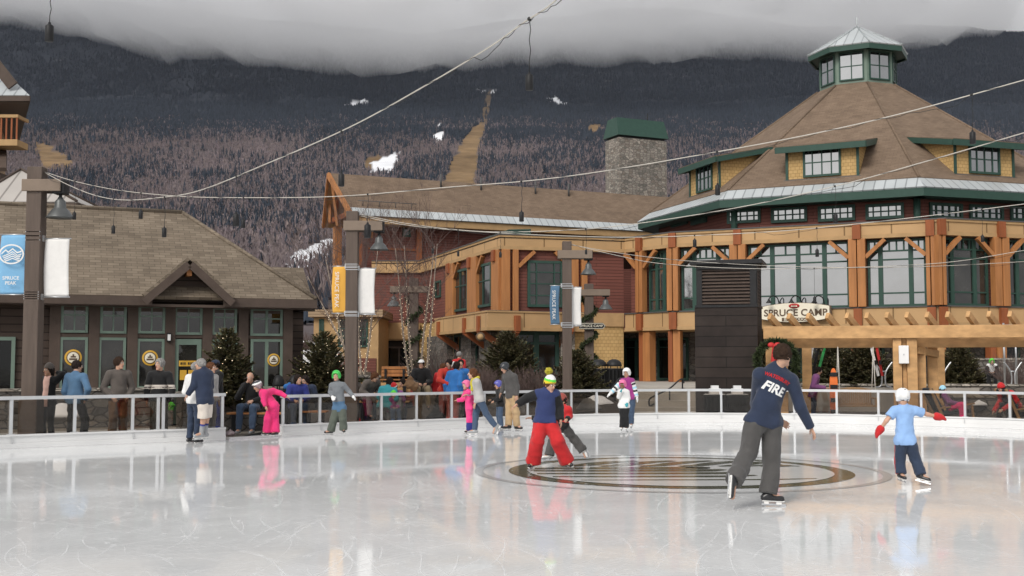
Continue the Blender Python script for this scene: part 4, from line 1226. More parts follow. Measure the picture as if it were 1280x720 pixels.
# ---- small flat roofed part left of the recess
x0 = P(392, 420, 61).x; x1 = P(473, 420, 61).x
x = MB(); x.box(x0, x1, 61, 66, 0, 4.05); bx_ = x.build('side_pavilion', 'soffit_tan', lodge)
x = MB(); x.box(x0 - .25, x1 + .25, 60.7, 66, 4.06, 4.45); x.build('pavilion_roof', 'planks_tan', bx_)
x = MB(); x.box(x0 + 1.1, x1 - .1, 60.93, 60.99, 0, 1.9); x.build('pavilion_panel', 'siding_red', bx_)
FP = Fr((x0, 61), (x1, 61))
for u0, u1, gl_ in ((399, 405, 'glass_sky'), (423, 434, 'glass_sky'), (448, 460, 'glass_sky')):
    r = wpx(FP, u0, u1, 399, 434); window(bx_, FP, r[0], r[1], r[2], r[3], rows=(.33, .66), cols=(.5,), frame='trim_green', glass=gl_, fw=.08, proud=.06)
# ---- long hall with its gable
HT = Vector((math.cos(R(25)), math.sin(R(25)))); HN = Vector((-HT.y, HT.x))
H0 = Vector((-9.24, 66.0)); HZ, HRZ, HD = 10.2, 12.95, 2.95
def hp(s, d, z): q = H0 + HT * s + HN * d; return Vector((q.x, q.y, z))
x = MB()
x.slab([hp(0, 0, HZ), hp(26, 0, HZ), hp(26, HD, HRZ), hp(-.55, HD, HRZ)], .12)
x.slab([hp(26, 2 * HD, HZ), hp(0, 2 * HD, HZ), hp(-.55, HD, HRZ), hp(26, HD, HRZ)], .12)
hr = x.build('hall_roof', 'shingle_brown', lodge)
for s_ in (6.5, 9.2, 13.0, 15.4):
    x = MB(); q_ = hp(s_, HD - .5, HRZ - .5); x.tube([q_, q_ + Vector((0, 0, .85))], .06, 8); x.build('vent_pipe', 'flash_dark', hr)
x = MB()
for s_ in (.9, 1.9, 2.9, 3.9): x.tube([hp(s_, .62, HZ + .55), hp(s_, .5, HZ + .85)], .025, 5)
x.tube([hp(.6, .5, HZ + .85), hp(4.2, .5, HZ + .85)], .025, 5); x.build('snow_guard', 'flash_dark', hr)
x = MB(); k = .26; x.slab([hp(-.02, -.1, HZ - .07), hp(26, -.1, HZ - .07), hp(26, k * HD, HZ + (HRZ - HZ) * k + .03), hp(-.02, k * HD * .6, HZ + (HRZ - HZ) * k * .6 + .03)][:2] + [hp(26, .42, HZ + .42 * (HRZ - HZ) / HD + .03), hp(0, .42, HZ + .42 * (HRZ - HZ) / HD + .03)], .04); x.build('metal_skirt', 'metal_roof', hr)
x = MB()
HF = Fr((hp(0, 0, 0).x, hp(0, 0, 0).y), (hp(26, 0, 0).x, hp(26, 0, 0).y))
x.fbox(HF, .1, 26, -.1, -.02, HZ - .5, HZ - .1); x.fbox(HF, .1, 26, -1.1, -.1, HZ - .52, HZ - .44); x.build('hall_eave', 'soffit_tan', hr)
x = MB(); x.fbox(HF, 1.3, 26, -4.9, -1.0, 0, HZ - .45); x.build('hall_wall', 'siding_red', lodge)
x = MB(); x.prism([hp(1.3, 1.0, HZ - .5), hp(1.3, 4.9, HZ - .5), hp(1.3, HD, HRZ - .9)], hp(.2, 0, 0) - hp(0, 0, 0)); x.build('hall_gable', 'soffit_tan', lodge)
for a0, a1, w_, m_ in ((hp(.05, -.02, HZ - .12), hp(-.5, HD, HRZ - .1), .32, 'timber_orange'), (hp(.05, 2 * HD, HZ - .12), hp(-.5, HD, HRZ - .1), .32, 'timber_orange'), (hp(.55, .5, HZ + .1), hp(.3, HD, HRZ - .7), .24, 'timber_rust'), (hp(.55, 2 * HD - .5, HZ + .1), hp(.3, HD, HRZ - .7), .24, 'timber_rust'),
                       (hp(.3, .6, HZ + .15), hp(.3, 2 * HD - .6, HZ + .15), .3, 'timber_rust'), (hp(.1, HD, HZ - .4), hp(-.3, HD, HRZ - .2), .26, 'timber_orange'), (hp(.1, 1.3, HZ), hp(.1, 1.3, HZ + 1.2), .2, 'timber_orange'), (hp(.1, 4.6, HZ), hp(.1, 4.6, HZ + 1.2), .2, 'timber_orange')):
    x = MB(); x.beam(a0, a1, .16, w_); x.build('gable_timber', m_, hr, bevel=.015)
x = MB(); x.slab([hp(.02, -.02, HZ - .18), hp(1.3, -.02, HZ - .18), hp(1.3, HD, HRZ - .18), hp(-.5, HD, HRZ - .18)][::-1], .05); x.slab([hp(1.3, 2 * HD, HZ - .18), hp(.02, 2 * HD, HZ - .18), hp(-.5, HD, HRZ - .18), hp(1.3, HD, HRZ - .18)][::-1], .05); x.build('gable_soffit', 'soffit_tan', hr)
for d_ in (.9, 5.0):
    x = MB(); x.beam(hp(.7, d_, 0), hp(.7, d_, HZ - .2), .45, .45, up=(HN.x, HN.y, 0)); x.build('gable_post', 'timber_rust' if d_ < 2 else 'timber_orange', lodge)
    x = MB(); x.beam(hp(.7, d_, 0), hp(.7, d_, 5.5), .8, .8, up=(HN.x, HN.y, 0)); x.build('stone_pier', 'stone_grey', lodge)
HW = HF.off(-1.0)
for u0, u1, v0, v1 in ((449, 466, 287, 297), (503, 513, 283, 296)):
    r = wpx(HW, u0, u1, v0, v1); window(lodge, HW, *r, frame='timber_orange' if u0 < 460 else 'trim_green', glass='glass_dark', fw=.1, proud=.06)
s = HW.sz(523, 300)[0]; x = MB(); x.fbox(HW, s - .16, s + .16, 0, .2, 6, HZ - .5); x.build('hall_post', 'timber_rust', lodge)
x = MB(); x.fbox(HW, 1.4, s - .1, .0, .06, 8.3, 8.42); x.build('hall_trim', 'timber_rust', lodge)
# green roof railing
ra0 = G(566, 306.5, PT + .15); 
x = MB(); rp = [FL.pt(FL.L * .45, -1.4, 0), FL.pt(FL.L - 2.8, -1.4, 0), FW.pt(2.2, -2.4, 0)]
msweep(x, rp, ring(0, .05, PT - .1, PT + .55)); rl = x.build('roof_railing', 'trim_green', lodge)
x = MB(); msweep(x, rp, ring(-.03, .08, PT + .551, PT + .60)); x.build('railing_cap', 'trim_green', rl)
# stone chimney
CHB = Vector((7.45, 80.0)); t2 = Vector((math.cos(R(25)), math.sin(R(25)))); n2_ = Vector((-t2.y, t2.x))
def cp(s, d, z): q = CHB + t2 * s + n2_ * d; return Vector((q.x, q.y, z))
x = MB(); x.hexa([cp(0, 0, 0), cp(3.9, 0, 0), cp(3.9, 1.9, 0), cp(0, 1.9, 0), cp(0, 0, 17.4), cp(3.9, 0, 17.4), cp(3.9, 1.9, 17.4), cp(0, 1.9, 17.4)]); stone('stone_chimney', [(.14, .13, .115), (.24, .22, .19), (.33, .30, .26), (.18, .15, .125), (.40, .36, .31)], (.10, .09, .08), .3, .16)
ch = x.build('chimney', 'stone_chimney', lodge)
x = MB(); x.hexa([cp(-.12, -.12, 17.55), cp(4.02, -.12, 17.55), cp(4.02, 2.02, 17.55), cp(-.12, 2.02, 17.55), cp(.02, .3, 18.85), cp(3.88, .3, 18.85), cp(3.88, 1.6, 18.85), cp(.02, 1.6, 18.85)]); x.build('chimney_cap', 'trim_green', ch)
x = MB(); x.hexa([cp(.1, .1, 17.4), cp(3.8, .1, 17.4), cp(3.8, 1.8, 17.4), cp(.1, 1.8, 17.4), cp(.1, .1, 17.56), cp(3.8, .1, 17.56), cp(3.8, 1.8, 17.56), cp(.1, 1.8, 17.56)]); x.tube([cp(2.9, .9, 18.8), cp(2.9, .9, 19.5)], .04, 6); x.build('flue', 'iron_black', ch)
MATS['trim_cap'] = MATS['trim_green']
# ================================================================ planting, terrace, steps
TERZ = .8
x = MB(); tp = [P(770, 480, 42), P(873, 480, 41.5), P(960, 480, 40), P(1400, 480, 38.5)]
x.prism([(tp[0].x, 42, -.02), (tp[1].x, 41.5, -.02), (tp[2].x, 40, -.02), (tp[3].x, 38.5, -.02), (40, 60, -.02), (20, 70, -.02), (5.3, 57.2, -.02), (5.0, 54.5, -.02)], (0, 0, TERZ + .02))
tag(x.build('terrace', 'concrete'), kind='structure')
st = thing('entrance_steps', 'pale concrete steps rising to the lodge porch beside the dark vent tower', 'steps', (6.2, 39, 0))
for k in range(4):
    x = MB(); y0 = 38.4 + k * .85
    x.prism([(3.6, y0, -.02), (7.2, y0 - .3, -.02), (7.2, 42.2, -.02), (3.6, 42.4, -.02)], (0, 0, (k + 1) * .2 - .01)); x.build('step', 'concrete', st)
def sheet(name, pts, nx=30, ny=20, amp=.12, m='mulch', seed=0):
    """a bank of ground: bilinear patch a,b,c,d with lumps"""
    a, b_, c, d = [np.array(p, 'f8') for p in pts]
    s, t = np.meshgrid(np.linspace(0, 1, nx), np.linspace(0, 1, ny)); s = s[..., None]; t = t[..., None]
    p = a * (1 - s) * (1 - t) + b_ * s * (1 - t) + c * s * t + d * (1 - s) * t
    p[..., 2] += (fbm(p[..., 0] * .8, p[..., 1] * .8, 4, seed) - .5) * 2 * amp
    i = np.arange(nx * ny).reshape(ny, nx)
    f = np.stack([i[:-1, :-1], i[:-1, 1:], i[1:, 1:], i[1:, :-1]], -1).reshape(-1, 4)
    o = npmesh(name, p.reshape(-1, 3), f, m); return tag(o, kind='structure')
sheet('garden_bed', [(-1.6, 31.2, .05), (3.4, 33.4, .1), (3.7, 49, .75), (-1.0, 49, .5)], seed=4)
sheet('garden_bank', [(-4.8, 29.4, .02), (-1.6, 31.2, .05), (-1.5, 44, .5), (-5, 44, .4)], seed=8)
# stone planter walls
def stone_wall(a, b_, z1, label, th=.35, z0=-.02, m='stone_grey'):
    F = Fr(a, b_); t = thing('stone_wall', label, 'low wall', F.pt(F.L / 2, 0, 0), 'low stone planter walls')
    x = MB(); x.fbox(F, 0, F.L, -th, 0, z0, z1); x.build('masonry', m, t)
    x = MB(); x.fbox(F, -.03, F.L + .03, -th - .03, .04, z1 + .001, z1 + .07); x.build('coping', 'stone_warm', t)
    return t
def PX(u, Y): return (P(u, 455, Y).x, Y)
stone_wall(PX(228, 27.2), PX(346, 28.6), .88, 'low grey stone planter wall under the lit spruce by the shop door')
stone_wall(PX(445, 34.5), PX(475, 34.8), 1.2, 'low stone planter wall in front of the birch clump behind the middle lamp post')
stone_wall(PX(560, 41), PX(500, 45)[:1] + (41.5,) if False else PX(612, 41.5), .95, 'short stone planter wall behind the group in red and blue jackets')
stone_wall(PX(1140, 37), PX(1300, 36), .55, 'long low stone wall behind the lounge chairs at the right')
stone_wall(PX(1212, 43.5), PX(1300, 42.5), 1.75, 'tall stone terrace wall behind the seated child in the green helmet')
stone_wall((P(876, 455, 41.4).x, 41.1), (P(1400, 455, 38.4).x, 38.1), .86, 'long stone retaining wall of the lodge terrace behind the pergola', th=.25)
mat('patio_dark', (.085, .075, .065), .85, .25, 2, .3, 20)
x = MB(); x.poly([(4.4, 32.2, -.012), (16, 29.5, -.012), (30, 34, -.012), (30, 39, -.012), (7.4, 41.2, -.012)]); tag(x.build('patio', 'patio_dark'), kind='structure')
stone_wall(PX(352, 47), PX(398, 49), 1.25, 'far stone retaining wall below the parked white car')
x = MB(); x.prism([(P(330, 455, 48).x, 48, -.02), (P(398, 455, 49.5).x, 49.5, -.02), (-7, 66, -.02), (-22, 66, -.02)], (0, 0, 1.2)); tag(x.build('road', 'concrete'), kind='structure')

# ================================================================ lamp posts, banners
mat('post_brown', (.105, .08, .066), .7, .18, 3, .2, 25, stretch=(4, 4, .4))
mat('post_arm', (.20, .155, .12), .7, .15, 3, .2, 25)
mat('shade_grey', (.10, .105, .105), .4, .1, 5, metal=.3)
mat('banner_blue', (.20, .43, .66), .7, .05, 3, sheen=.2)
mat('banner_deep', (.085, .17, .27), .7, .05, 3, sheen=.2)
mat('banner_gold', (.74, .40, .07), .7, .05, 3, sheen=.2)
mat('banner_white', (.74, .73, .71), .75, .05, 7, .15, 9)
mat('wire_white', (.50, .47, .42), .5, .08, 8)
mat('wire_dark', (.03, .03, .03), .6, .1, 8)
def shade(parent, c, r, h):
    """bell shade hanging below point c"""
    x = MB(); x.lathe([(r, -h), (r * .97, -h + .02), (r * .62, -h * .62), (r * .42, -h * .5), (r * .38, -h * .2), (r * .22, -h * .08), (r * .16, 0)], c, 20, caps=True)
    o = x.build('lamp_shade', 'shade_grey', parent)
    x = MB(); x.lathe([(r * .25, -h * .98), (r * .3, -h * .8), (.03, -h * .55)], c, 12); x.build('bulb', 'paint_white', o)
def lamp_post(u, vt, Y, varm, u_l, u_r, u_lamp, lampr, label, w=.26, zlamp=None, base=True, h=None):
    t3 = P(u, vt, Y); za = P(u, varm, Y).z
    t = thing('lamp_post', label, 'lamp post', (t3.x, Y, 0), 'timber lamp posts round the rink')
    x = MB(); x.box(t3.x - w / 2, t3.x + w / 2, Y - w / 2, Y + w / 2, -.01, t3.z); x.build('post', 'post_brown', t, bevel=.015)
    x = MB(); x.box(t3.x - w * .62, t3.x + w * .62, Y - w * .62, Y + w * .62, -.01, .9); x.build('post_base', 'post_brown', t, bevel=.02)
    xl = P(u_l, varm, Y).x; xr_ = P(u_r, varm, Y).x
    x = MB(); x.box(xl, xr_, Y - w * .5 - .05, Y - w * .5 - .003, za - .12, za + .12); x.build('cross_arm', 'post_arm', t, bevel=.012)
    x = MB(); x.box(xl, xr_, Y + w * .5 + .003, Y + w * .5 + .05, za - .12, za + .12); x.build('cross_arm', 'post_brown', t, bevel=.012)
    xm = P(u_lamp, varm, Y).x
    x = MB(); x.box(xm - .12, xm + .12, Y - w * .5 + .004, Y + w * .5 - .004, za - .16, za + .12); x.tube([(xm, Y, za - .15), (xm, Y, za - .24)], .035, 8); x.build('lamp_block', 'iron_black', t, bevel=.01)
    shade(t, (xm, Y, za - .22), lampr, lampr * 1.55)
    return t3, t
T1, lp1 = lamp_post(47, 209.5, 23.0, 233, 32, 80, 76, .27, 'brown timber lamp post carrying a pale blue banner by the shop', .30)
T2, lp2 = lamp_post(441, 264.5, 28.4, 283, 430.5, 479, 474, .235, 'brown timber lamp post carrying a gold banner behind the green helmeted skater', .29)
T3, lp3 = lamp_post(708.5, 302, 33.5, 318.5, 697, 740, 735.5, .23, 'brown timber lamp post carrying a dark blue banner right of the bobble hat skater', .27)
lamp_post(517.5, 348, 44, 362, 535, 488, 492.5, .27, 'brown lamp post wrapped in evergreen garland among the birch stems', .34)
lamp_post(736, 355, 44, 366, 722, 762, 757, .27, 'brown lamp post wrapped in garland beside the yellow shingle wall', .34)
def banner(u0, u1, v0, v1, Y, m, label, parent_post, w=.135, sway=.03):
    """cloth hung between two rods beside its post"""
    a = P(u0, v0, Y); b_ = P(u1, v1, Y); xa, xb = a.x, b_.x
    t = thing('banner', label, 'banner', ((xa + xb) / 2, Y, b_.z), 'banners on the lamp posts')
    nx, nz_ = 8, 22
    vs = []
    for j in range(nz_ + 1):
        for i in range(nx + 1):
            s, q = i / nx, j / nz_
            bow = math.sin(math.pi * q)
            vs.append((xa + (xb - xa) * s - sway * bow * (1 if m != 'x' else 0), Y + .02 * math.sin(3.1 * q + 2 * s) + .05 * bow * (s - .5), b_.z + (a.z - b_.z) * q))
    fs = [(j * (nx + 1) + i, j * (nx + 1) + i + 1, (j + 1) * (nx + 1) + i + 1, (j + 1) * (nx + 1) + i) for j in range(nz_) for i in range(nx)]
    x = MB(); x.sm = True; x.add(vs, fs); cl_ = x.build('cloth', m, t)
    md = cl_.modifiers.new('thick', 'SOLIDIFY'); md.thickness = .006
    px_ = parent_post.x
    side = 1 if (xa + xb) / 2 > px_ else -1
    for z in (a.z + .012, b_.z - .012):
        x = MB(); x.tube([(px_ + side * w, Y, z), (xb + .03 if side > 0 else xa - .03, Y, z)], .014, 6)
        x.box(px_ - w - .012, px_ + w + .012, Y - w - .015, Y + w + .015, z - .05, z - .035); x.box(px_ - w - .012, px_ + w + .012, Y - w - .015, Y + w + .015, z + .035, z + .05); x.box(px_ + side * (w + .005) - .04, px_ + side * (w + .005) + .04, Y - .05, Y + .05, z - .06, z + .06)
        x.build('bracket', 'steel', t)
    return t, a, b_
bt, a, b_ = banner(2, 33.5, 294, 367.5, 23.0, 'banner_blue', 'pale blue banner with mountain emblem hanging left of its post', T1)
cxb = (a.x + b_.x) / 2 - .03; hb = a.z - b_.z; yb = 23.0 - .075
x = MB()
ez = a.z - hb * .33; rw_ = (b_.x - a.x) * .47; rh = hb * .17
vs = []; fs = []
for k in range(40):
    an = 2 * math.pi * k / 40
    vs += [(cxb + math.cos(an) * rw_, yb, ez + math.sin(an) * rh), (cxb + math.cos(an) * rw_ * .88, yb, ez + math.sin(an) * rh * .86)]
fs = [(2 * k, 2 * k + 1, (2 * k + 3) % 80, (2 * k + 2) % 80) for k in range(40)]
x.add(vs, fs)
def zig(pts, th):
    for (x0_, z0_), (x1_, z1_) in zip(pts[:-1], pts[1:]):
        x.add([(cxb + rw_ * x0_, yb, ez + rh * (z0_ - th)), (cxb + rw_ * x1_, yb, ez + rh * (z1_ - th)), (cxb + rw_ * x1_, yb, ez + rh * (z1_ + th)), (cxb + rw_ * x0_, yb, ez + rh * (z0_ + th))], [(0, 1, 2, 3)])
zig([(-.78, .05), (-.45, .42), (-.25, .2), (.1, .55), (.45, .15), (.8, .3)], .07)
for k in range(4): zig([(-.7 + k * .06, -.22 - k * .16), (-.25, .0 - k * .2), (.1, .25 - k * .22), (.5, -.12 - k * .16), (.8 - k * .06, .02 - k * .2)], .05)
x.build('emblem', 'banner_white', bt)
x = MB(); add_text(x, 'SPRUCE', .095, (cxb, yb, a.z - hb * .735), extrude=.001, font_bold=.001); x.build('lettering', 'banner_white', bt); x = MB(); add_text(x, 'PEAK', .095, (cxb, yb, a.z - hb * .82), extrude=.001, font_bold=.001); x.build('lettering', 'banner_white', bt)
banner(57, 85.5, 299, 370.5, 23.0, 'banner_white', 'plain white banner hanging right of the post beside the shop roof', T1, sway=.02)
bt, a, b_ = banner(416.5, 435, 333.5, 391, 28.4, 'banner_gold', 'gold banner with white vertical lettering on the middle lamp post', T2)
x = MB(); add_text(x, 'SPRUCE PEAK', .145, ((a.x + b_.x) / 2 - .09, 28.4 - .05, (a.z + b_.z) / 2), (0, 0, -1), (1, 0, 0), extrude=.001); x.build('lettering', 'banner_white', bt)
banner(448.5, 468.5, 336, 392.5, 28.4, 'banner_white', 'plain white banner hanging right of the gold one on the middle lamp post', T2, sway=.02)
bt, a, b_ = banner(688.5, 700, 357.5, 405, 33.5, 'banner_deep', 'dark blue banner with white vertical lettering in front of the lodge wing', T3)
x = MB(); add_text(x, 'SPRUCE PEAK', .14, ((a.x + b_.x) / 2 - .05, 33.5 - .05, (a.z + b_.z) / 2), (0, 0, -1), (1, 0, 0), extrude=.001); x.build('lettering', 'banner_white', bt)
banner(712.5, 727, 359.5, 407, 33.5, 'banner_white', 'plain white banner hanging right of the dark blue one by the garland post', T3, sway=.02)

# ================================================================ light wires and pendants
WIRES = []
def wire(A, B, pts, label, r=.007, m='wire_white', fixed=None):
    A = Vector(A); B = Vector(B); e = (B - A).normalized(); n = Vector((-e.y, e.x)); out = []
    for u, v in pts:
        d = ray(u, v); k = (A.x * n.x + A.y * n.y) / (d.x * n.x + d.y * n.y)
        out.append(Vector((d.x * k, d.y * k, CAMZ + d.z * k)))
    if fixed is not None: out = fixed
    c = smooth_line(out, 8)
    t = thing('light_wire', label, 'light wire', c[0], 'festoon wires over the rink')
    x = MB(); x.tube(c, r, 6); x.build('cable', m, t)
    # a second strand twisted loosely round the first
    x = MB(); c2 = []
    for i, p in enumerate(c): c2.append(p + Vector((0, math.cos(i * 1.3) * .02, math.sin(i * 1.3) * .02 - .012 - (.05 * (math.sin(i * .37) > .75)))))
    x.tube(c2, r * .5, 5); x.build('strand', 'wire_dark', t)
    WIRES.append(c)
    return t
A1 = (T1.x + .14, 23.0); 
wire(A1, (.38, 10), [(53, 214), (85, 231), (120, 244.5), (155, 250), (200, 247), (250, 238), (330, 206), (435, 160), (530, 108), (610, 60), (655, 28), (695, 0), (760, -70)], 'pale festoon wire sagging from the left post and climbing steeply across the mountain')
wire(A1, (5.95, 13.5), [(53, 214), (95, 227), (150, 238), (220, 245), (290, 247), (420, 245.5), (560, 234), (660, 226), (760, 213), (940, 182), (1050, 160), (1150, 136), (1280, 100), (1420, 60)], 'pale festoon wire running level from the left post past the stone chimney')
A2 = (T2.x + .1, 28.4)
wire(A2, (7.5, 17), [(451, 268), (500, 278), (560, 286), (625, 290), (720, 287), (800, 279), (930, 258), (1055, 230), (1160, 201), (1280, 166), (1400, 130)], 'festoon wire rising from the gold banner post across the octagon roof', .008)
wire(A2, (10.5, 23.8), [(451, 270), (520, 283), (640, 292), (780, 296.5), (900, 293), (1010, 286), (1150, 271), (1280, 255), (1400, 240)], 'festoon wire sagging from the gold banner post along the lodge parapet', .008)
A3 = (T3.x + .1, 33.5)
wire(A3, (13.2, 30), [(713, 305), (770, 319), (832, 330), (960, 336), (1160, 330), (1280, 313), (1400, 292)], 'upper festoon wire from the dark blue banner post across the tall windows', .008)
wire(A3, (14.6, 33), [(713, 306), (800, 320), (900, 329), (1030, 334), (1160, 333), (1280, 327), (1400, 319)], 'lower festoon wire from the dark blue banner post across the tall windows', .008)
wire((-5, 10.4), (-1, 9.9), [(-330, -80), (-150, -34), (52, -14), (240, -34), (420, -90)], 'festoon wire just above the frame holding the big pendant at the top left')
def wire_at(k, u):
    c = WIRES[k]
    for a, b_ in zip(c[:-1], c[1:]):
        ua = 640 + FPX * a.x / a.y; ub = 640 + FPX * b_.x / b_.y
        if min(ua, ub) <= u <= max(ua, ub): return a.lerp(b_, (u - ua) / (ub - ua) if ub != ua else 0)
    return c[0]
PEND = [(52, 28, 52, 6, 'large near pendant at the top left corner under the clouds'), (662, 90, 113, 0, 'pendant against the dark mountain right of the ski trail'), (425, 215, 233, 0, 'pendant hanging in front of the hall gable peak'),
        (293, 265, 283, 0, 'larger of the twin pendants against the bare woods right of the shop'), (302, 273, 285, 1, 'smaller of the twin pendants against the bare woods right of the shop'),
        (139, 281, 292, 0, 'pendant in front of the shop roof nearest the lamp post shade'), (173, 261.5, 273.5, 1, 'pendant level with the shop roof ridge on a very short cord'), (203, 283, 296.5, 0, 'pendant in front of the shop roof above the gable'),
        (89.5, 264, 274.5, 1, 'pendant half hidden behind the grey lamp shade of the left post'), (652, 263, 277, 1, 'pendant in front of the hall roof on a kinked cord'), (458.5, 278, 297.5, 1, 'pendant hanging between the middle post and its lamp shade'),
        (540.5, 310, 317, 3, 'tiny pendant in front of the birch twigs'), (572.5, 313.5, 320.5, 2, 'tiny pendant in front of the wing parapet left of its corner'), (625.5, 314, 322, 2, 'small pendant in front of the wing corner posts'),
        (733, 311, 318, 2, 'small pendant just above the lamp of the dark blue banner post'), (869.5, 298, 309, 3, 'pendant in front of the lodge left of the vent tower'), (899, 229, 244, 1, 'pendant in front of the left dormer of the octagon roof'),
        (1222, 162.5, 180, 1, 'pendant in front of the right dormer of the octagon roof'), (1047, 266, 279, 2, 'pendant in front of the clerestory windows'), (1023, 310.5, 321, 3, 'pendant in the middle of the widest tall window'),
        (1231, 293, 302.5, 3, 'pendant in front of the dark tall window at the right'), (1019, 370, 379.5, 4, 'pendant hanging just above the lodge name board')]
for u, v0, v1, k, lab in PEND:
    p = wire_at(k, u); zt_ = P(u, v0, p.y).z; zb = P(u, v1, p.y).z
    h = zt_ - zb; r = h * .21
    t = thing('pendant_lamp', 'black cylinder ' + lab if not lab.startswith(('large', 'small', 'tiny', 'larger')) else 'black ' + lab, 'pendant lamp', (p.x, p.y, zb), 'pendant lamps on the festoon wires')
    x = MB(); n_ = 5; x.tube([p + Vector(((.012 if i % 2 and v0 - 40 < 300 else 0) * (1 if 0 < i < n_ else 0), 0, (zt_ - p.z) * i / n_)) for i in range(n_ + 1)], .004, 5); x.ball(p, .02, 8, 5); x.build('cord', 'wire_dark', t)
    x = MB(); x.lathe([(r * .85, 0), (r, .006), (r, h * .80), (r * .85, h * .84), (r * .4, h * .9), (r * .3, h)], (p.x, p.y, zb), 14); x.build('housing', 'iron_black', t)

# ================================================================ trees
m, nt, b = nodes('needles')
at = N(nt, 'Attribute'); at.attribute_name = 'tint'
nt.links.new(at.outputs['Color'], b.inputs['Base Color']); b.inputs['Roughness'].default_value = .7; b.inputs['Specular IOR Level'].default_value = .25
mat('bark_dark', (.06, .042, .03), .9, .3, 8, .6, 30)
mat('bark_birch', (.33, .27, .22), .8, .3, 5, .4, 25, stretch=(1, 1, 3))
mat('twig', (.135, .095, .085), .85, .25, 5)
emit('fairy_light', (1, .82, .55), 1.0)
def spruce_mesh(parent, h, rad, seed, dens=1.0):
    r_ = np.random.default_rng(seed); V = []; C_ = []; 
    O_ = origin(parent); tb = MB(); tb.tube([O_, O_ + Vector((0, 0, h * .5)), O_ + Vector((0, 0, h * .97))], [h * .02 + .015, h * .012 + .008, .004], 8)
    levels = int(30 * dens)
    br = MB()
    for li in range(levels):
        q = (li + r_.random() * .8) / levels; z = h * (.05 + .92 * q)
        R_ = rad * (1 - q) ** .8 * r_.uniform(.84, 1.1) + .05
        nb = int(6 + 9 * (1 - q))
        a0 = r_.random() * 6.28
        for bi in range(nb):
            a = a0 + bi * 6.2832 / nb + r_.normal() * .18; L = R_ * r_.uniform(.72, 1.14)
            d = np.array([math.cos(a), math.sin(a), 0]); s_ = np.array([-d[1], d[0], 0])
            up = r_.uniform(-.12, .22) + .55 * q
            tipz = L * up
            ns = max(6, int(L * 62 * dens))
            tone = r_.uniform(.7, 1.25)
            br.tube([O_ + Vector((0, 0, z)), O_ + Vector(d * L * .55 + np.array([0, 0, z + tipz * .35])), O_ + Vector(d * L * .9 + np.array([0, 0, z + tipz]))], [.008, .005, .002], 4)
            for k in range(ns):
                f = .12 + .9 * (k + r_.random()) / ns
                c = d * L * f + np.array([0, 0, z + tipz * f * f - .05 * L * math.sin(f * 3.1)])
                wd = (1.05 - f) * L * .34 + .05
                for sg in (-1, 1, 0):
                    ln = (wd if sg else .09) * r_.uniform(.6, 1.1)
                    dr_ = d * r_.uniform(.35, .8) + s_ * sg * r_.uniform(.6, 1.0) + np.array([0, 0, r_.uniform(-.25, .3) + .25 * q])
                    dr_ /= np.linalg.norm(dr_)
                    e = c + dr_ * ln
                    w = np.cross(dr_, np.array([r_.normal() * .6, r_.normal() * .6, 1.0])); w /= np.linalg.norm(w) + 1e-6
                    w *= r_.uniform(.018, .036)
                    m_ = c + (e - c) * .45
                    V += [c, m_ + w, e, c, e, m_ - w]
                    g = tone * r_.uniform(.75, 1.3)
                    cc = np.array([.105, .102, .050]) * g if r_.random() < .72 else np.array([.17, .137, .075]) * g
                    C_ += [cc] * 6
    tb.build('trunk', 'bark_dark', parent); br.build('branches', 'bark_dark', parent)
    V = np.array(V); o = npmesh('needle_sprays', V + np.array(origin(parent)), np.arange(len(V)).reshape(-1, 3), 'needles', parent, smooth=False)
    ca = o.data.color_attributes.new('tint', 'FLOAT_COLOR', 'POINT'); ca.data.foreach_set('color', np.concatenate([np.array(C_), np.ones((len(C_), 1))], 1).astype('f4').ravel())
    return r_
def spruce(u, vt, Y, zb, radpx, seed, label, lights=0):
    top = P(u, vt, Y); rad = radpx / FPX * Y
    t = thing('spruce_tree', label, 'spruce tree', (top.x, Y, zb), 'small spruces planted round the rink')
    h = top.z - zb
    r_ = spruce_mesh(t, h, rad, seed)
    if lights:
        x = MB()
        for k in range(lights):
            q = r_.random() ** 1.2; a = r_.uniform(3.5, 6.0); rr_ = rad * (1 - q) ** .78 * r_.uniform(.8, .98)
            x.ball((top.x + rr_ * math.cos(a), Y + rr_ * math.sin(a), zb + h * (.06 + .9 * q)), .011, 6, 4)
        x.build('string_lights', 'fairy_light', t)
    return t
spruce(285, 408, 28.0, .55, 44, 1, 'spruce with string lights beside the shop door', 26)
spruce(405, 413, 31.5, .35, 56, 2, 'spruce with string lights left of the middle lamp post', 34)
spruce(635, 412, 39, .5, 54, 3, 'tall spruce behind the skater in the dark helmet', 0)
spruce(721, 436, 39, .45, 42, 4, 'short spruce right of the dark blue banner post')
spruce(1041, 430, 42, .8, 44, 5, 'spruce behind the person in the purple jacket')
spruce(1079, 428, 41, .8, 52, 6, 'bushy spruce above the wooden swing bench')
spruce(1197, 430, 43, .8, 36, 7, 'slim spruce right of the pergola posts')
spruce(957, 428, 44, .8, 30, 8, 'spruce half hidden behind the dark vent tower')

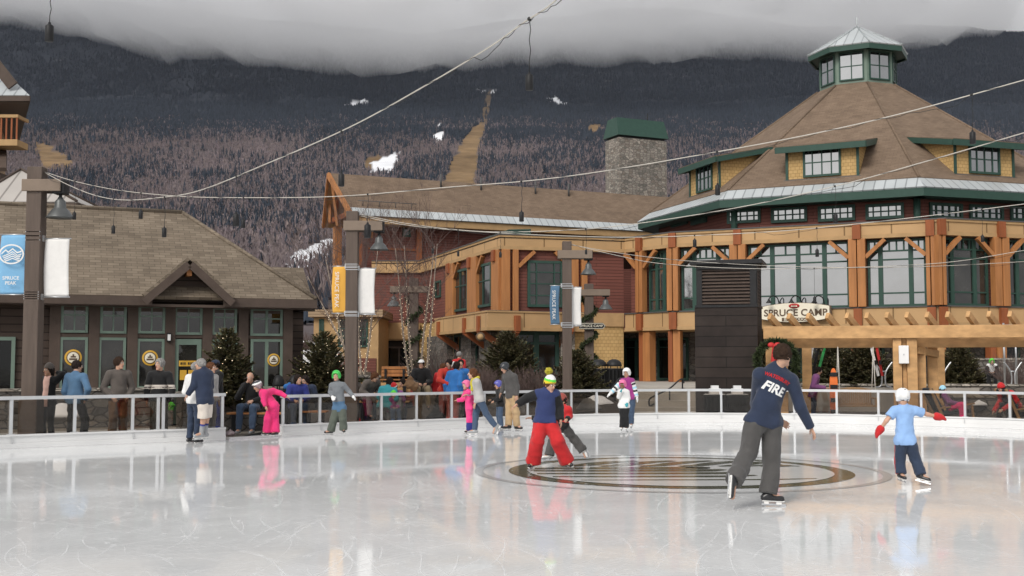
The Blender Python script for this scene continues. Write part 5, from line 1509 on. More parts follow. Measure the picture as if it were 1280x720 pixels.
def birch(base, tips, seed, label, zwrap, lean=.0):
    t = thing('birch_tree', label, 'birch tree', base, 'birches wrapped in string lights')
    r_ = random.Random(seed); bx, by, bz = base
    tw = MB(); lt = MB(); i = 0
    def grow(p, d, ln, rad, lev):
        q = p; pts = [p]
        for k in range(3):
            d = (d + Vector((r_.gauss(0, .12), r_.gauss(0, .12), .06))).normalized(); q = q + d * ln / 3; pts.append(q)
        tw.tube(pts, [rad, rad * .8, rad * .6, rad * .4], 4, cap=False)
        if lev == 0: return
        for k in range(r_.choice((3, 4, 4, 5))):
            a = pts[r_.choice((1, 2, 2, 3, 3))]
            nd = (d + Vector((r_.gauss(0, .5), r_.gauss(0, .5), r_.uniform(-.05, .45)))).normalized()
            grow(a, nd, ln * r_.uniform(.5, .78), rad * .5, lev - 1)
    for (u0, v0, u1, v1, dy) in tips:
        a = P(u0, v0, by + dy * .2); b_ = P(u1, v1, by + dy)
        a = Vector((a.x, a.y, max(bz, a.z)))
        st = Vector((bx + (a.x - bx) * .8, a.y, bz))
        mid = a.lerp(b_, .5) + Vector((r_.gauss(0, .05), 0, 0))
        ext = b_ + (b_ - a).normalized() * 1.2
        s_ = MB(); line = smooth_line([st, a, mid, b_, ext], 5); s_.tube(line, [.046 - .036 * k / len(line) for k in range(len(line))], 8)
        s_.build('stem', 'bark_birch', t)
        for k in range(int((min(b_.z, zwrap) - bz) / .06)):
            q = bz + .1 + k * .06
            pp = min(line, key=lambda w_: abs(w_.z - q)); j = line.index(pp); pn = line[min(j + 1, len(line) - 1)]
            f = (q - pp.z) / (pn.z - pp.z) if pn.z != pp.z else 0
            c = pp.lerp(pn, max(-1, min(1, f))); an = k * 2.4
            lt.ball(c + Vector((math.cos(an), math.sin(an), 0)) * .060, .010, 5, 3)
        n_ = len(line)
        for k in range(11):
            p = line[int(n_ * r_.uniform(.42, .99))]
            d = Vector((r_.gauss(0, .6), r_.gauss(0, .6), r_.uniform(.25, .9))).normalized()
            grow(p, d, r_.uniform(.7, 1.3), .013, 3)
    tw.build('twigs', 'twig', t); lt.build('string_lights', 'fairy_light', t)
    return t
b0 = P(447, 470, 36); birch((b0.x, 36, .8), [(436, 466, 417, 372, -.3), (441, 466, 434, 365, .3), (451, 466, 448, 360, .4), (456, 466, 467, 362, -.2), (447, 466, 405, 385, .6)], 3, 'birch clump wrapped in lights behind the gold banner post', 3.4)
b0 = P(522, 478, 39); birch((b0.x, 39, .7), [(512, 475, 499, 355, -.3), (516, 470, 508, 350, .4), (526, 463, 538, 352, -.3), (534, 458, 543, 348, .3)], 9, 'birch clump wrapped in lights around the garland lamp post', 4.2)

def shrub(u, v, Y, w, h, seed, label):
    c = P(u, v, Y); r_ = random.Random(seed)
    t = thing('shrub', label, 'shrub', (c.x, Y, c.z), 'leafless brown shrubs in the beds')
    x = MB()
    for k in range(230):
        a = r_.random() * 6.28; rr_ = r_.random() ** .5; p = Vector((c.x + math.cos(a) * rr_ * w * .3, Y + math.sin(a) * rr_ * w * .3, c.z - .05))
        d = Vector((math.cos(a) * rr_ * .9, math.sin(a) * rr_ * .9, r_.uniform(.7, 1.4))).normalized(); pts = [p]
        for j in range(3):
            d = (d + Vector((r_.gauss(0, .25), r_.gauss(0, .25), r_.gauss(0, .1)))).normalized(); pts.append(pts[-1] + d * h * r_.uniform(.2, .42))
        x.tube(pts, [.008, .006, .005, .003], 3, cap=False)
    x.build('stems', 'twig', t)
for i, (u, v, Y, w, h, lab) in enumerate([(590, 487, 38, 1.2, 1.0, 'brown leafless shrub behind the skater with the yellow scarf'), (553, 484, 40, 1.6, 1.5, 'reddish leafless shrub under the right birch stems'), (668, 489, 37, 1.6, .9, 'brown leafless shrub right of the tall spruce'), (1272, 478, 41, 1.6, 1.1, 'brown leafless shrub at the right edge by the terrace wall'), (375, 436, 51, 1.6, .9, 'dark brown shrub in front of the parked white car'), (606, 490, 36, 1.0, .8, 'low brown shrub left of the tall spruce')]):
    shrub(u, v, Y, w, h, 30 + i, lab)

# garlands on the two far posts
def needle_rope(name, pts, thick, label, cat, seed, n=1500, parent=None, group=None):
    r_ = np.random.default_rng(seed); c = smooth_line(pts, 10)
    t = parent or thing(name, label, cat, c[0], group)
    x = MB(); x.tube(c, .02, 5); x.build('core', 'bark_dark', t)
    V = []; C_ = []
    for k in range(n):
        i = r_.integers(0, len(c) - 1); p = np.array(c[i].lerp(c[i + 1], r_.random())); d = r_.normal(size=3); d /= np.linalg.norm(d)
        e = p + d * thick * r_.uniform(.5, 1.1); w = np.cross(d, r_.normal(size=3)); w /= np.linalg.norm(w) + 1e-6; w *= r_.uniform(.012, .024); m_ = (p + e) / 2
        V += [p, m_ + w, e, p, e, m_ - w]; C_ += [np.array([.040, .055, .022]) * r_.uniform(.6, 1.4)] * 6
    V = np.array(V); o = npmesh('needle_sprays', V, np.arange(len(V)).reshape(-1, 3), 'needles', t, smooth=False)
    ca = o.data.color_attributes.new('tint', 'FLOAT_COLOR', 'POINT'); ca.data.foreach_set('color', np.concatenate([np.array(C_), np.ones((len(C_), 1))], 1).astype('f4').ravel())
    return t
for u, lab, sd_ in ((517.5, 'evergreen garland spiralling round the lamp post among the birches', 3), (736, 'evergreen garland spiralling round the lamp post by the yellow wall', 4)):
    cx_ = P(u, 400, 44).x
    needle_rope('garland', [(cx_ + .27 * math.cos(k * .9), 44 + .27 * math.sin(k * .9), .9 + k * .13) for k in range(26)], .17, lab, 'garland', sd_, 2600, group='garlands on lamp posts')

# ================================================================ vent tower, pergola, signs
vc = P(947.5, 455, 33.4); e_ = Vector((math.cos(R(-17)), math.sin(R(-17))))
w_v = 1.8
VF = Fr((vc.x - e_.x * w_v, vc.y - e_.y * w_v), (vc.x, vc.y))
vt_ = thing('vent_tower', 'square dark plank clad vent tower with slatted louvre top', 'vent tower', VF.pt(w_v / 2, -.7, 0))
z1 = VF.sz(910, 384)[1]; z2 = VF.sz(910, 336)[1]; z3 = VF.sz(910, 325)[1]; dp = 1.5
x = MB(); x.fbox(VF, 0, w_v, -dp, 0, 0, z1); x.build('cladding', 'planks_dark', vt_)
x = MB(); x.fbox(VF, .12, w_v - .02, -dp + .1, -.08, z1, z2 - .02); lv = x.build('louvre_core', 'brown_dark', vt_)
x = MB()
for a0, a1 in ((.06, .22), (w_v - .2, w_v - .02)): x.fbox(VF, a0, a1, -.06, .0, z1, z2)
for d0 in (-dp + .06, -.2): x.fbox(VF, w_v - .06, w_v + .001, d0, d0 + .14, z1, z2)
x.fbox(VF, .06, w_v, -dp, .04, z2 + .001, z2 + .12); x.fbox(VF, 0.02, w_v + .03, -dp, .03, z1 + .001, z1 + .07); x.build('louvre_frame', 'iron_black', vt_)
x = MB(); n_ = 11
for k in range(n_):
    z = z1 + .1 + (z2 - z1 - .14) * k / (n_ - 1)
    x.hexa([VF.pt(.22, -.01, z), VF.pt(w_v - .2, -.01, z), VF.pt(w_v - .2, -.09, z + .05), VF.pt(.22, -.09, z + .05), VF.pt(.22, -.01, z + .02), VF.pt(w_v - .2, -.01, z + .02), VF.pt(w_v - .2, -.09, z + .07), VF.pt(.22, -.09, z + .07)])
    x.hexa([VF.pt(w_v - .01, -.2, z), VF.pt(w_v - .01, -dp + .2, z), VF.pt(w_v - .08, -dp + .2, z + .05), VF.pt(w_v - .08, -.2, z + .05), VF.pt(w_v - .01, -.2, z + .02), VF.pt(w_v - .01, -dp + .2, z + .02), VF.pt(w_v - .08, -dp + .2, z + .07), VF.pt(w_v - .08, -.2, z + .07)])
x.build('louvre_slats', 'brown_trim', lv)
x = MB(); x.fbox(VF, -.12, w_v + .16, -dp - .1, .16, z2 + .13, z3); x.build('cap', 'iron_black', vt_, bevel=.01)

# pergola
pc0 = P(955, 455, 33.6); e_ = Vector((math.cos(R(-15)), math.sin(R(-15))))
PF = Fr((pc0.x, pc0.y), (pc0.x + e_.x * 11, pc0.y + e_.y * 11))
pg = thing('pergola', 'new pale timber pergola with open rafters beside the rink', 'pergola', PF.pt(4, -1.5, 0))
zt_ = PF.sz(1000, 408)[1]; zm = PF.sz(1000, 423.5)[1]; zl = PF.sz(1000, 433)[1]
x = MB(); x.fbox(PF, 0, 11, .06, .16, zm, zt_); x.build('front_beam', 'timber_fresh', pg, bevel=.01)
x = MB(); x.fbox(PF, .0, 11, -.5, -.38, zl - .04, zt_ - .02); x.build('front_beam', 'timber_fresh', pg, bevel=.01)
x = MB(); x.fbox(PF, 0, 11, -4.2, -4.05, zm - .02, zt_); x.build('rear_beam', 'timber_fresh', pg, bevel=.01)
rd = Vector((math.cos(R(44)), math.sin(R(44)), 0)); rn = Vector((-rd.y, rd.x, 0)) * .045
for k in range(21):
    a = PF.pt(.18 + k * .535, .20, zt_ + .30)
    q_ = a + rd * 1.0 + Vector((0, 0, -.62))
    x = MB(); x.beam(a, q_, .11, .19); x.build('rafter', 'timber_fresh', pg, bevel=.008)
for dz_ in (-1.6, -2.9):
    x = MB(); x.fbox(PF, 0, 11, dz_, dz_ + .1, zt_ - .2, zt_); x.build('purlin', 'timber_fresh', pg, bevel=.01)
def ppost(u0, u1, d0, d1, m='timber_fresh', v=480, z1=None):
    s0 = PF.sz(u0, v, d1)[0]; s1 = PF.sz(u1, v, d1)[0]
    x = MB(); x.fbox(PF, s0, s1, d0, d1, 0, z1 or zm + .1); return x.build('post', m, pg, bevel=.012)
ppost(957.5, 966, -.2, .05); ppost(975, 985, -.2, .05)
ppost(1117, 1128, -.16, .05); ppost(1134.5, 1147.5, -.16, .05); ppost(1128.5, 1134, -.3, -.06, 'timber_fresh')
ppost(1147.5, 1158, -.62, -.40, 'timber_fresh'); ppost(1160.5, 1173, -1.2, -.95)
s0 = PF.sz(1147, 440)[0]; s1 = PF.sz(1172, 440, -1.0)[0]
x = MB(); x.beam(PF.pt(s0, -.2, zl - .12), PF.pt(s1, -1.0, zl - .22), .1, .2); x.build('brace', 'timber_fresh', pg, bevel=.01)
ppost(1330, 1352, -.16, .05)
for s in (1.0, 5.0, 9.5):
    x = MB(); x.fbox(PF, s, s + .3, -4.3, -4.0, 0, zm); x.build('post', 'timber_fresh', pg, bevel=.012)
r = wpx(PF, 1123, 1135.5, 432, 454.5, .06)
x = MB(); x.fbox(PF, r[0], r[1], .055, .17, r[2], r[3]); eb = tag(x.build('electric_box', 'paint_white', bevel=.012), 'white electrical box fixed to the pergola post', 'electrical box')
x = MB(); sc_ = (r[0] + r[1]) / 2; x.fbox(PF, sc_ - .015, sc_ + .015, .171, .18, (r[2] + r[3]) / 2 - .02, (r[2] + r[3]) / 2 + .02); x.build('lock', 'steel', eb)

# lodge name board
x = MB(); SF = FB.off(.32); sa = SF.sz(949.5, 391)[0]; sb_ = SF.sz(1039, 391)[0]; zc = SF.sz(1000, 390.5)[1]; hh = SF.sz(1000, 378)[1] - zc
def board(k, d, th):
    sm = (sa + sb_) / 2; hw = (sb_ - sa) / 2 * k; n = 14; pts = []
    for i in range(n + 1):
        q = -1 + 2 * i / n; pts.append((sm + hw * q, zc - hh * k * (.62 + .38 * (1 - q * q))))
    for i in range(n + 1):
        q = 1 - 2 * i / n; pts.append((sm + hw * q, zc + hh * k * (.62 + .38 * (1 - q * q))))
    x = MB(); x.prism([SF.pt(s, d, z) for s, z in pts], SF.pt(0, th, 0) - SF.pt(0, 0, 0)); return x
sg = thing('lodge_sign', 'cream name board with brown capitals above the pergola', 'sign', SF.pt((sa + sb_) / 2, 0, zc - hh))
board(1.0, -.12, .1).build('backing', 'lettering_brown', sg); fc = board(.955, -.018, .05).build('face', 'sign_cream', sg)
xd = Vector((SF.t.x, SF.t.y, 0)); sm = (sa + sb_) / 2
x = MB(); add_text(x, 'SPRUCE CAMP', .40, SF.pt(sm + .02, .04, zc - .02), xd, extrude=.006, font_bold=.009, squash=1.04); x.build('lettering', 'lettering_brown', fc)
x = MB(); x.fbox(SF, sm - .55, sm + .62, .034, .045, zc - hh * .86, zc - hh * .52); sub = x.build('name_strip', 'lettering_brown', fc, bevel=.004)
x = MB(); add_text(x, 'BASE LODGE', .17, SF.pt(sm + .03, .05, zc - hh * .69), xd, extrude=.003); x.build('strip_lettering', 'sign_cream', fc)
ax = Matrix((tuple(SF.t) + (0,), (0, 0, 1), tuple(SF.n) + (0,))).transposed().to_4x4()
x = MB(); x.lathe([(1, 0), (1, .02)], SF.pt(sm - .02, .03, zc + hh * .66), 24, ax @ Matrix.Diagonal((.23, .10, 1, 1))); rdm = x.build('red_oval', 'paint_red', fc)
x = MB()
for k in (-1, 0, 1): x.prism([SF.pt(sm - .02 + k * .09 - .05, .055, zc + hh * .66 - .04), SF.pt(sm - .02 + k * .09 + .05, .055, zc + hh * .66 - .04), SF.pt(sm - .02 + k * .09, .055, zc + hh * .66 + .045)], SF.pt(0, .004, 0) - SF.pt(0, 0, 0))
x.build('oval_peaks', 'sign_cream', fc)
for u_ in (963.5, 991.5, 1020):
    s, z = SF.sz(u_, 376)
    t = thing('sign_lamp', {963.5: 'black gooseneck lamp over the left end of the lodge name board', 991.5: 'black gooseneck lamp over the middle of the lodge name board', 1020: 'black gooseneck lamp over the right end of the lodge name board'}[u_], 'gooseneck lamp', SF.pt(s, 0, z), 'gooseneck lamps over the name board')
    x = MB(); x.tube(smooth_line([SF.pt(s + .3, -.3, z - .25), SF.pt(s + .27, -.1, z + .1), SF.pt(s + .15, .2, z + .2), SF.pt(s + .04, .34, z + .12), SF.pt(s, .36, z + .03)], 5), .025, 6); x.build('gooseneck', 'iron_black', t)
    x = MB(); x.lathe([(.13, -.09), (.125, -.07), (.06, 0), (.045, .06), (.02, .08)], SF.pt(s, .36, z - .02), 14); x.build('lamp_shade', 'iron_black', t)
# finger sign on the garland post
yS = 43.7; a = P(724, 403.5, yS); b_ = P(757.5, 411.5, yS)
t = thing('direction_sign', 'small dark finger sign with white lettering on the garland post', 'direction sign', ((a.x + b_.x) / 2, yS, b_.z))
zc_ = (a.z + b_.z) / 2; hz = (a.z - b_.z) / 2
x = MB(); x.prism([(a.x, yS, b_.z), (b_.x - hz, yS, b_.z), (b_.x, yS, zc_), (b_.x - hz, yS, a.z), (a.x, yS, a.z)], (0, .04, 0)); x.build('board', 'iron_black', t)
x = MB(); x.sm = False
for (p0, p1) in (((a.x, b_.z + .02), (b_.x - hz, b_.z + .02)), ((a.x, a.z - .02), (b_.x - hz, a.z - .02)), ((b_.x - hz, b_.z + .02), (b_.x - .03, zc_)), ((b_.x - hz, a.z - .02), (b_.x - .03, zc_))): x.beam((p0[0], yS - .006, p0[1]), (p1[0], yS - .006, p1[1]), .008, .014)
x.build('border', 'sign_cream', t)
x = MB(); add_text(x, 'SPRUCE CAMP', .135, ((a.x + b_.x) / 2 - .04, yS - .006, zc_), extrude=.002); x.build('lettering', 'sign_cream', t)
# round sign under the wing bracket
c = P(600.5, 421, 50); t = thing('hanging_sign', 'small round pale sign hanging under the wing balcony bracket', 'sign', c)
ax2 = Matrix.Rotation(R(90), 4, 'X'); x = MB(); x.lathe([(.2, 0), (.2, .03)], c, 20, ax2); ds = x.build('disc', 'lettering_brown', t)
x = MB(); x.lathe([(.13, .031), (.13, .036)], c, 20, ax2); x.build('disc_face', 'soffit_tan', t)
x = MB(); x.tube([c + Vector((0, 0, .2)), c + Vector((0, 0, .75))], .012, 5); x.build('hanger', 'iron_black', t)

# wreath on the pergola's left post
wc = P(971, 452, 33.0)
t = thing('wreath', 'big evergreen wreath with red bow on the left pergola post', 'wreath', wc)
needle_rope('w', [wc + Vector((math.cos(k * .5236) * .56, 0, math.sin(k * .5236) * .56)) for k in range(13)], .19, '', '', 7, 4200, parent=t)
x = MB(); bc_ = wc + Vector((-.1, -.16, .44))
for sg_ in (-1, 1): x.ball(bc_ + Vector((sg_ * .09, 0, .03)), .1, 10, 7, (1, .5, .75))
x.ball(bc_, .05, 8, 6)
for sg_ in (-.4, .3): x.prism([bc_ + Vector((-.04 + sg_ * .05, -.02, -.02)), bc_ + Vector((.04 + sg_ * .05, -.02, -.02)), bc_ + Vector((.08 + sg_ * .2, -.02, -.42)), bc_ + Vector((-.03 + sg_ * .2, -.02, -.45))], (0, .012, 0))
x.build('red_bow', 'paint_red', t)

# ================================================================ bins, rails, benches, seats
mat('bag_white', (.72, .72, .72), .5, .05, 6, .4, 14)
def bin_(u, Y, zb, label, h=1.1, dome=True, w=.30, bag=False):
    c = P(u, 455, Y); t = thing('litter_bin', label, 'litter bin', (c.x, Y, zb), 'black litter bins')
    x = MB(); x.lathe([(w * .85, 0), (w * .9, .05), (w * .95, h * .66), (w * 1.08, h * .70), (w * 1.08, h * .74)], (c.x, Y, zb), 18); x.build('body', 'iron_black', t)
    x = MB()
    for k in range(18):
        a = k * math.pi / 9; x.beam((c.x + math.cos(a) * w * .98, Y + math.sin(a) * w * .98, zb + .04), (c.x + math.cos(a) * w * 1.04, Y + math.sin(a) * w * 1.04, zb + h * .69), .04, .02, up=(math.cos(a), math.sin(a), 0))
    x.build('slats', 'iron_black', t)
    if dome:
        x = MB(); x.lathe([(w * .78, h * .80), (w * .78, h * .84), (w * .7, h * .93), (w * .45, h), (w * .15, h * 1.03)], (c.x, Y, zb), 16)
        for k in range(4): a = k * math.pi / 2 + .4; x.beam((c.x + math.cos(a) * w * .7, Y + math.sin(a) * w * .7, zb + h * .72), (c.x + math.cos(a) * w * .7, Y + math.sin(a) * w * .7, zb + h * .82), .03, .03)
        x.build('domed_lid', 'iron_black', t)
    if bag:
        x = MB(); x.lathe([(w * 1.09, h * .745), (w * .9, h * .765), (w * .5, h * .77)], (c.x, Y, zb), 14); x.box(c.x - .15, c.x + .15, Y - .1, Y + .1, zb + h * .77, zb + h * .92); x.box(c.x - .1, c.x + .1, Y - .08, Y + .08, zb + h * .92, zb + h * 1.0); x.build('white_liner', 'bag_white', t)
bin_(748.5, 41.5, .62, 'black slatted litter bin with domed lid, left one beside the yellow shingle wall', 1.12, w=.36)
bin_(767.5, 41.5, .62, 'black slatted litter bin with domed lid, right one beside the yellow shingle wall', 1.12, w=.36)
bin_(348.5, 30, .0, 'black slatted litter bin with domed lid under the shop corner', 1.28, w=.20)
bin_(368, 30.3, .0, 'black slatted litter bin with domed lid left of the lit spruce', 1.28, w=.20)
bin_(893, 32.6, .0, 'black bin with white liner in front of the vent tower, left one', 1.0, False, .3, True)
bin_(921, 32.5, .0, 'black bin with white liner in front of the vent tower, right one', 1.0, False, .3, True)
def handrail(pts, posts, label):
    t = thing('handrail', label, 'handrail', pts[0], 'black step handrails')
    x = MB(); x.tube(smooth_line(pts, 6), .028, 8); x.build('rail', 'iron_black', t)
    for p, zb in posts:
        x = MB(); x.tube([p, (p[0], p[1], zb)], .026, 8); x.build('post', 'iron_black', t)
yr = 39.0
L_ = [P(818, 505, yr), P(812, 507, yr), P(812, 499, yr), P(820, 494, yr), P(837, 485.5, yr + .6), P(848, 476, yr + 1.4), P(853, 474, yr + 1.7), P(855, 479, yr + 1.7)]
handrail(L_, [(L_[4], .2), (L_[6], .7)], 'black curled handrail on the steps left of the vent tower')
L_ = [P(757, 494, yr), P(762, 488, yr + .2), P(769, 480, yr + .6), P(774, 473.5, yr + 1.2), P(780, 473.5, yr + 1.4)]
handrail(L_, [(L_[2], .3), (L_[4], .7)], 'black handrail on the steps behind the two girls in helmets')
def slat_bench(u0, u1, Y, zs, label, m='timber_orange', back=True, hang=None):
    a = P(u0, 455, Y).x; b_ = P(u1, 455, Y).x
    t = thing('bench', label, 'bench', ((a + b_) / 2, Y, 0 if hang is None else zs))
    x = MB()
    for k in range(4): x.box(a, b_, Y - .22 + k * .115, Y - .12 + k * .115, zs - .02, zs + .02)
    x.build('seat', m, t, bevel=.006)
    if back:
        x = MB()
        if hang is None:
            for k in range(3): x.box(a, b_, Y + .24 + k * .03, Y + .27 + k * .03, zs + .12 + k * .13, zs + .23 + k * .13)
        else:
            n = 17
            for k in range(n): xx = a + .05 + (b_ - a - .1) * k / (n - 1); x.box(xx - .022, xx + .022, Y + .24, Y + .262, zs + .06, zs + .40 + .06 * math.sin(math.pi * k / (n - 1)))
            for k in range(n - 1):
                s0 = k / (n - 1); s1 = (k + 1) / (n - 1)
                x.beam((a + (b_ - a) * s0, Y + .25, zs + .42 + .07 * math.sin(math.pi * s0)), (a + (b_ - a) * s1, Y + .25, zs + .42 + .07 * math.sin(math.pi * s1)), .05, .07)
            x.box(a, b_, Y + .235, Y + .265, zs + .02, zs + .08)
        x.build('backrest', m, t, bevel=.006)
    if hang is None:
        for xx in (a + .15, b_ - .15):
            x = MB(); x.box(xx - .04, xx + .04, Y - .2, Y - .13, -.0, zs - .021); x.build('leg', 'iron_black', t)
            x = MB(); x.box(xx - .04, xx + .04, Y + .2, Y + .27, -.0, zs + (.4 if back else -.021)); x.build('leg', 'iron_black', t)
    else:
        for xx in (a + .03, b_ - .03):
            x = MB(); x.box(xx - .03, xx + .03, Y - .2, Y + .25, zs + .2, zs + .24); x.box(xx - .03, xx + .03, Y - .2, Y - .15, zs + .02, zs + .2); x.build('armrest', m, t)
            for yy, ztp in ((Y - .17, hang), (Y + .24, hang)):
                x = MB(); x.tube([(xx, yy, zs + .05), (xx + .02, Y + .05, ztp)], .014, 6); x.build('rope', 'wire_white', t)
    return t
slat_bench(287, 355, 26.8, .47, 'long low wooden bench by the gap where the man in black sits', back=False)
slat_bench(377, 410, 27.8, .47, 'low wooden bench behind the glass left of the green helmeted skater', back=False)
slat_bench(476, 509, 43, 1.02, 'orange slatted bench in front of the dark lodge entry')
slat_bench(447, 512, 30.4, .62, 'long wooden bench where the skaters change behind the glass', 'timber_fresh')
mat('teak', (.30, .185, .095), .6, .2, 4, .2, 20)
slat_bench(1046, 1093, 32.8, .42, 'hanging wooden swing bench under the pergola', 'teak', hang=zl - .02)
def lounge(u, Y, label, mir=1):
    c = P(u, 455, Y); t = thing('lounge_chair', label, 'lounge chair', (c.x, Y, 0), 'wooden lounge chairs with dark cushions')
    X = lambda s: c.x + s * mir
    mat_ = 'teak'
    for yy in (Y - .33, Y + .33):
        x = MB(); x.beam((X(-.55), yy, .95), (X(-.15), yy, .0), .05, .07); x.build('leg', mat_, t)
        x = MB(); x.beam((X(.6), yy, .0), (X(.55), yy, .5), .05, .06); x.build('leg', mat_, t)
        x = MB(); x.beam((X(-.32), yy, .42), (X(.62), yy, .55), .07, .035); x.build('armrest', mat_, t)
    x = MB(); x.beam((X(-.25), Y, .26), (X(.55), Y, .34), .6, .10); x.build('seat_cushion', 'cushion_dark', t, bevel=.03)
    x = MB(); x.beam((X(-.2), Y, .32), (X(-.52), Y, .95), .6, .10, up=(1, 0, .3)); x.build('back_cushion', 'cushion_dark', t, bevel=.03)
mat('cushion_dark', (.03, .036, .045), .9, .15, 9)
lounge(1182, 31.4, 'wooden lounge chair with dark cushions holding the child in pink'); lounge(1276, 30.4, 'wooden lounge chair with dark cushions at the right edge behind the glass')
def ski_rack(u, Y, zb, label, tall=False):
    c = P(u, 455, Y); t = thing('ski_rack', label, 'ski rack', (c.x, Y, zb), 'silver tube ski racks')
    for dx in (-.14, .14):
        s_ = 1 if dx > 0 else -1
        x = MB(); x.tube(smooth_line([(c.x + dx * 2.2, Y, zb + .86), (c.x + dx * 1.7, Y, zb + .78), (c.x + dx * .5, Y, zb + .5), (c.x + dx * .45, Y, zb + .14), (c.x + dx * 1.1, Y, zb + .03), (c.x + dx * 1.8, Y, zb + .02)], 5), .028, 7); x.build('fork', 'steel', t)
    x = MB(); x.tube([(c.x - .1, Y, zb + .55), (c.x + .1, Y, zb + .55)], .025, 6); x.build('tie', 'steel', t)
    if tall:
        for dx in (-.2, .2):
            x = MB(); x.tube([(c.x + dx, Y + .2, zb), (c.x + dx, Y + .2, zb + 2.2)], .035, 7); x.build('pole', 'steel', t)
        x = MB(); x.box(c.x - .19, c.x + .19, Y + .18, Y + .22, zb + 1.75, zb + 2.15); x.build('panel', 'banner_blue', t)
ski_rack(1177.5, 40, .8, 'silver tube ski rack just right of the pergola posts'); ski_rack(1266, 39.5, .8, 'silver tube ski rack with tall frame and pale blue panel', True); ski_rack(1104, 39, .8, 'silver tube ski rack right of the bushy spruce')
def skis(u, v, Y, ln, lean, cols, label):
    c = G(u, 455, 1.6) if False else P(u, v, Y); t = thing('skis', label, 'skis', c)
    for k, m_ in enumerate(cols):
        x = MB(); o = k * .13; a = c + Vector((o, 0, 0)); d = Vector((lean + k * .05, .1, 1)).normalized()
        x.beam(a, a + d * ln, .085, .02, up=(0, 1, 0)); x.beam(a + d * ln, a + d * (ln + .12) + Vector((0, -.05, 0)), .07, .02, up=(0, 1, 0)); s_ = x.build('ski', m_, t, bevel=.004)
        x = MB(); x.beam(a + d * ln * .42 - Vector((0, .05, 0)), a + d * ln * .58 - Vector((0, .05, 0)), .07, .06, up=(0, 1, 0)); x.build('binding', 'iron_black', s_)
mat('ski_green', (.05, .42, .12), .4, .2, 3); mat('ski_orange', (.72, .16, .03), .4, .15, 3)
skis(1006, 489, 38, 1.35, .22, ('paint_white', 'iron_black', 'ski_green'), 'white and green skis leaning behind the purple jacket')
skis(1098, 470, 38, .9, -.2, ('paint_white', 'paint_red'), 'pair of red and white skis in the rack by the pergola post')
c = P(1042, 522, 32)
t = thing('snowboard', 'black and orange snowboard standing upright behind the glass by the swing', 'snowboard', (c.x, 32, 0))
x = MB(); pts = []
for i in range(25):
    q = i / 24 * 2 * math.pi; pts.append((c.x + .02 + math.cos(q) * (.13 - .02 * (1 - abs(math.sin(q)))) , 32, .75 + math.copysign(abs(math.sin(q)) ** .75, math.sin(q)) * .74))
x.prism(pts[:-1], (0, .02, 0)); bd = x.build('deck', 'ski_orange', t)
x = MB()
for z in (.30, .62, .98, 1.32): x.box(c.x - .08, c.x + .12, 31.97, 31.995, z - .06, z + .05)
x.build('black_graphics', 'iron_black', t)

# parked car behind the shop
mat('car_white', (.70, .71, .72), .25, .03, 2); mat('tyre', (.02, .02, .02), .8, .2, 9); mat('car_red_lamp', (.4, .02, .02), .3, .05, 3)
cc = P(372, 456, 56); CX, CY, CZ = cc.x, 56.0, 1.21
cr_ = thing('parked_car', 'white parked car half hidden behind the shop corner', 'car', (CX, CY, CZ))
prof = [(-2.1, .35), (-2.15, .75), (-1.9, .95), (-1.35, 1.0), (-.75, 1.45), (.7, 1.5), (1.5, 1.08), (2.05, .98), (2.15, .6), (2.1, .35)]
x = MB(); x.prism([(CX + a_, CY - .85, CZ + z_) for a_, z_ in prof], (0, 1.7, 0)); x.build('body', 'car_white', cr_, bevel=.06)
x = MB(); x.prism([(CX + a_, CY - .862, CZ + z_) for a_, z_ in ((-1.15, 1.05), (-.7, 1.38), (.62, 1.42), (1.25, 1.08))], (0, .01, 0)); x.build('side_window', 'glass_dark', cr_)
for a_ in (-1.35, 1.3):
    for yy in (-.8, .62):
        x = MB(); x.lathe([(.33, 0), (.33, .2)], (CX + a_, CY + yy, CZ + .33), 18, Matrix.Rotation(R(-90), 4, 'X')); wh = x.build('wheel', 'tyre', cr_)
        x = MB(); x.lathe([(.19, -.01), (.19, .0)], (CX + a_, CY + yy, CZ + .33), 14, Matrix.Rotation(R(-90), 4, 'X')); x.build('rim', 'steel', wh)
x = MB(); x.box(CX + 2.06, CX + 2.16, CY - .8, CY - .5, CZ + .72, CZ + .86); x.build('tail_lamp', 'car_red_lamp', cr_)
a = P(364, 427.5, 62); b_ = P(389, 436, 62)
t = thing('road_sign', 'blue sign board with pale lettering above the parked white car', 'sign', ((a.x + b_.x) / 2, 62, 1.1))
x = MB(); x.box(a.x, b_.x, 61.96, 62.02, b_.z, a.z); x.build('board', 'banner_blue', t)
x = MB(); q0 = a.x + .1
for k in range(9):
    x.box(q0, q0 + .075, 61.945, 61.955, b_.z + .13, a.z - .12); q0 += .103
x.build('lettering', 'banner_white', t)
x = MB()
for xx in (a.x + .1, b_.x - .1): x.tube([(xx, 62.03, 1.1), (xx, 62.03, a.z)], .03, 6)
x.build('posts', 'steel', t)
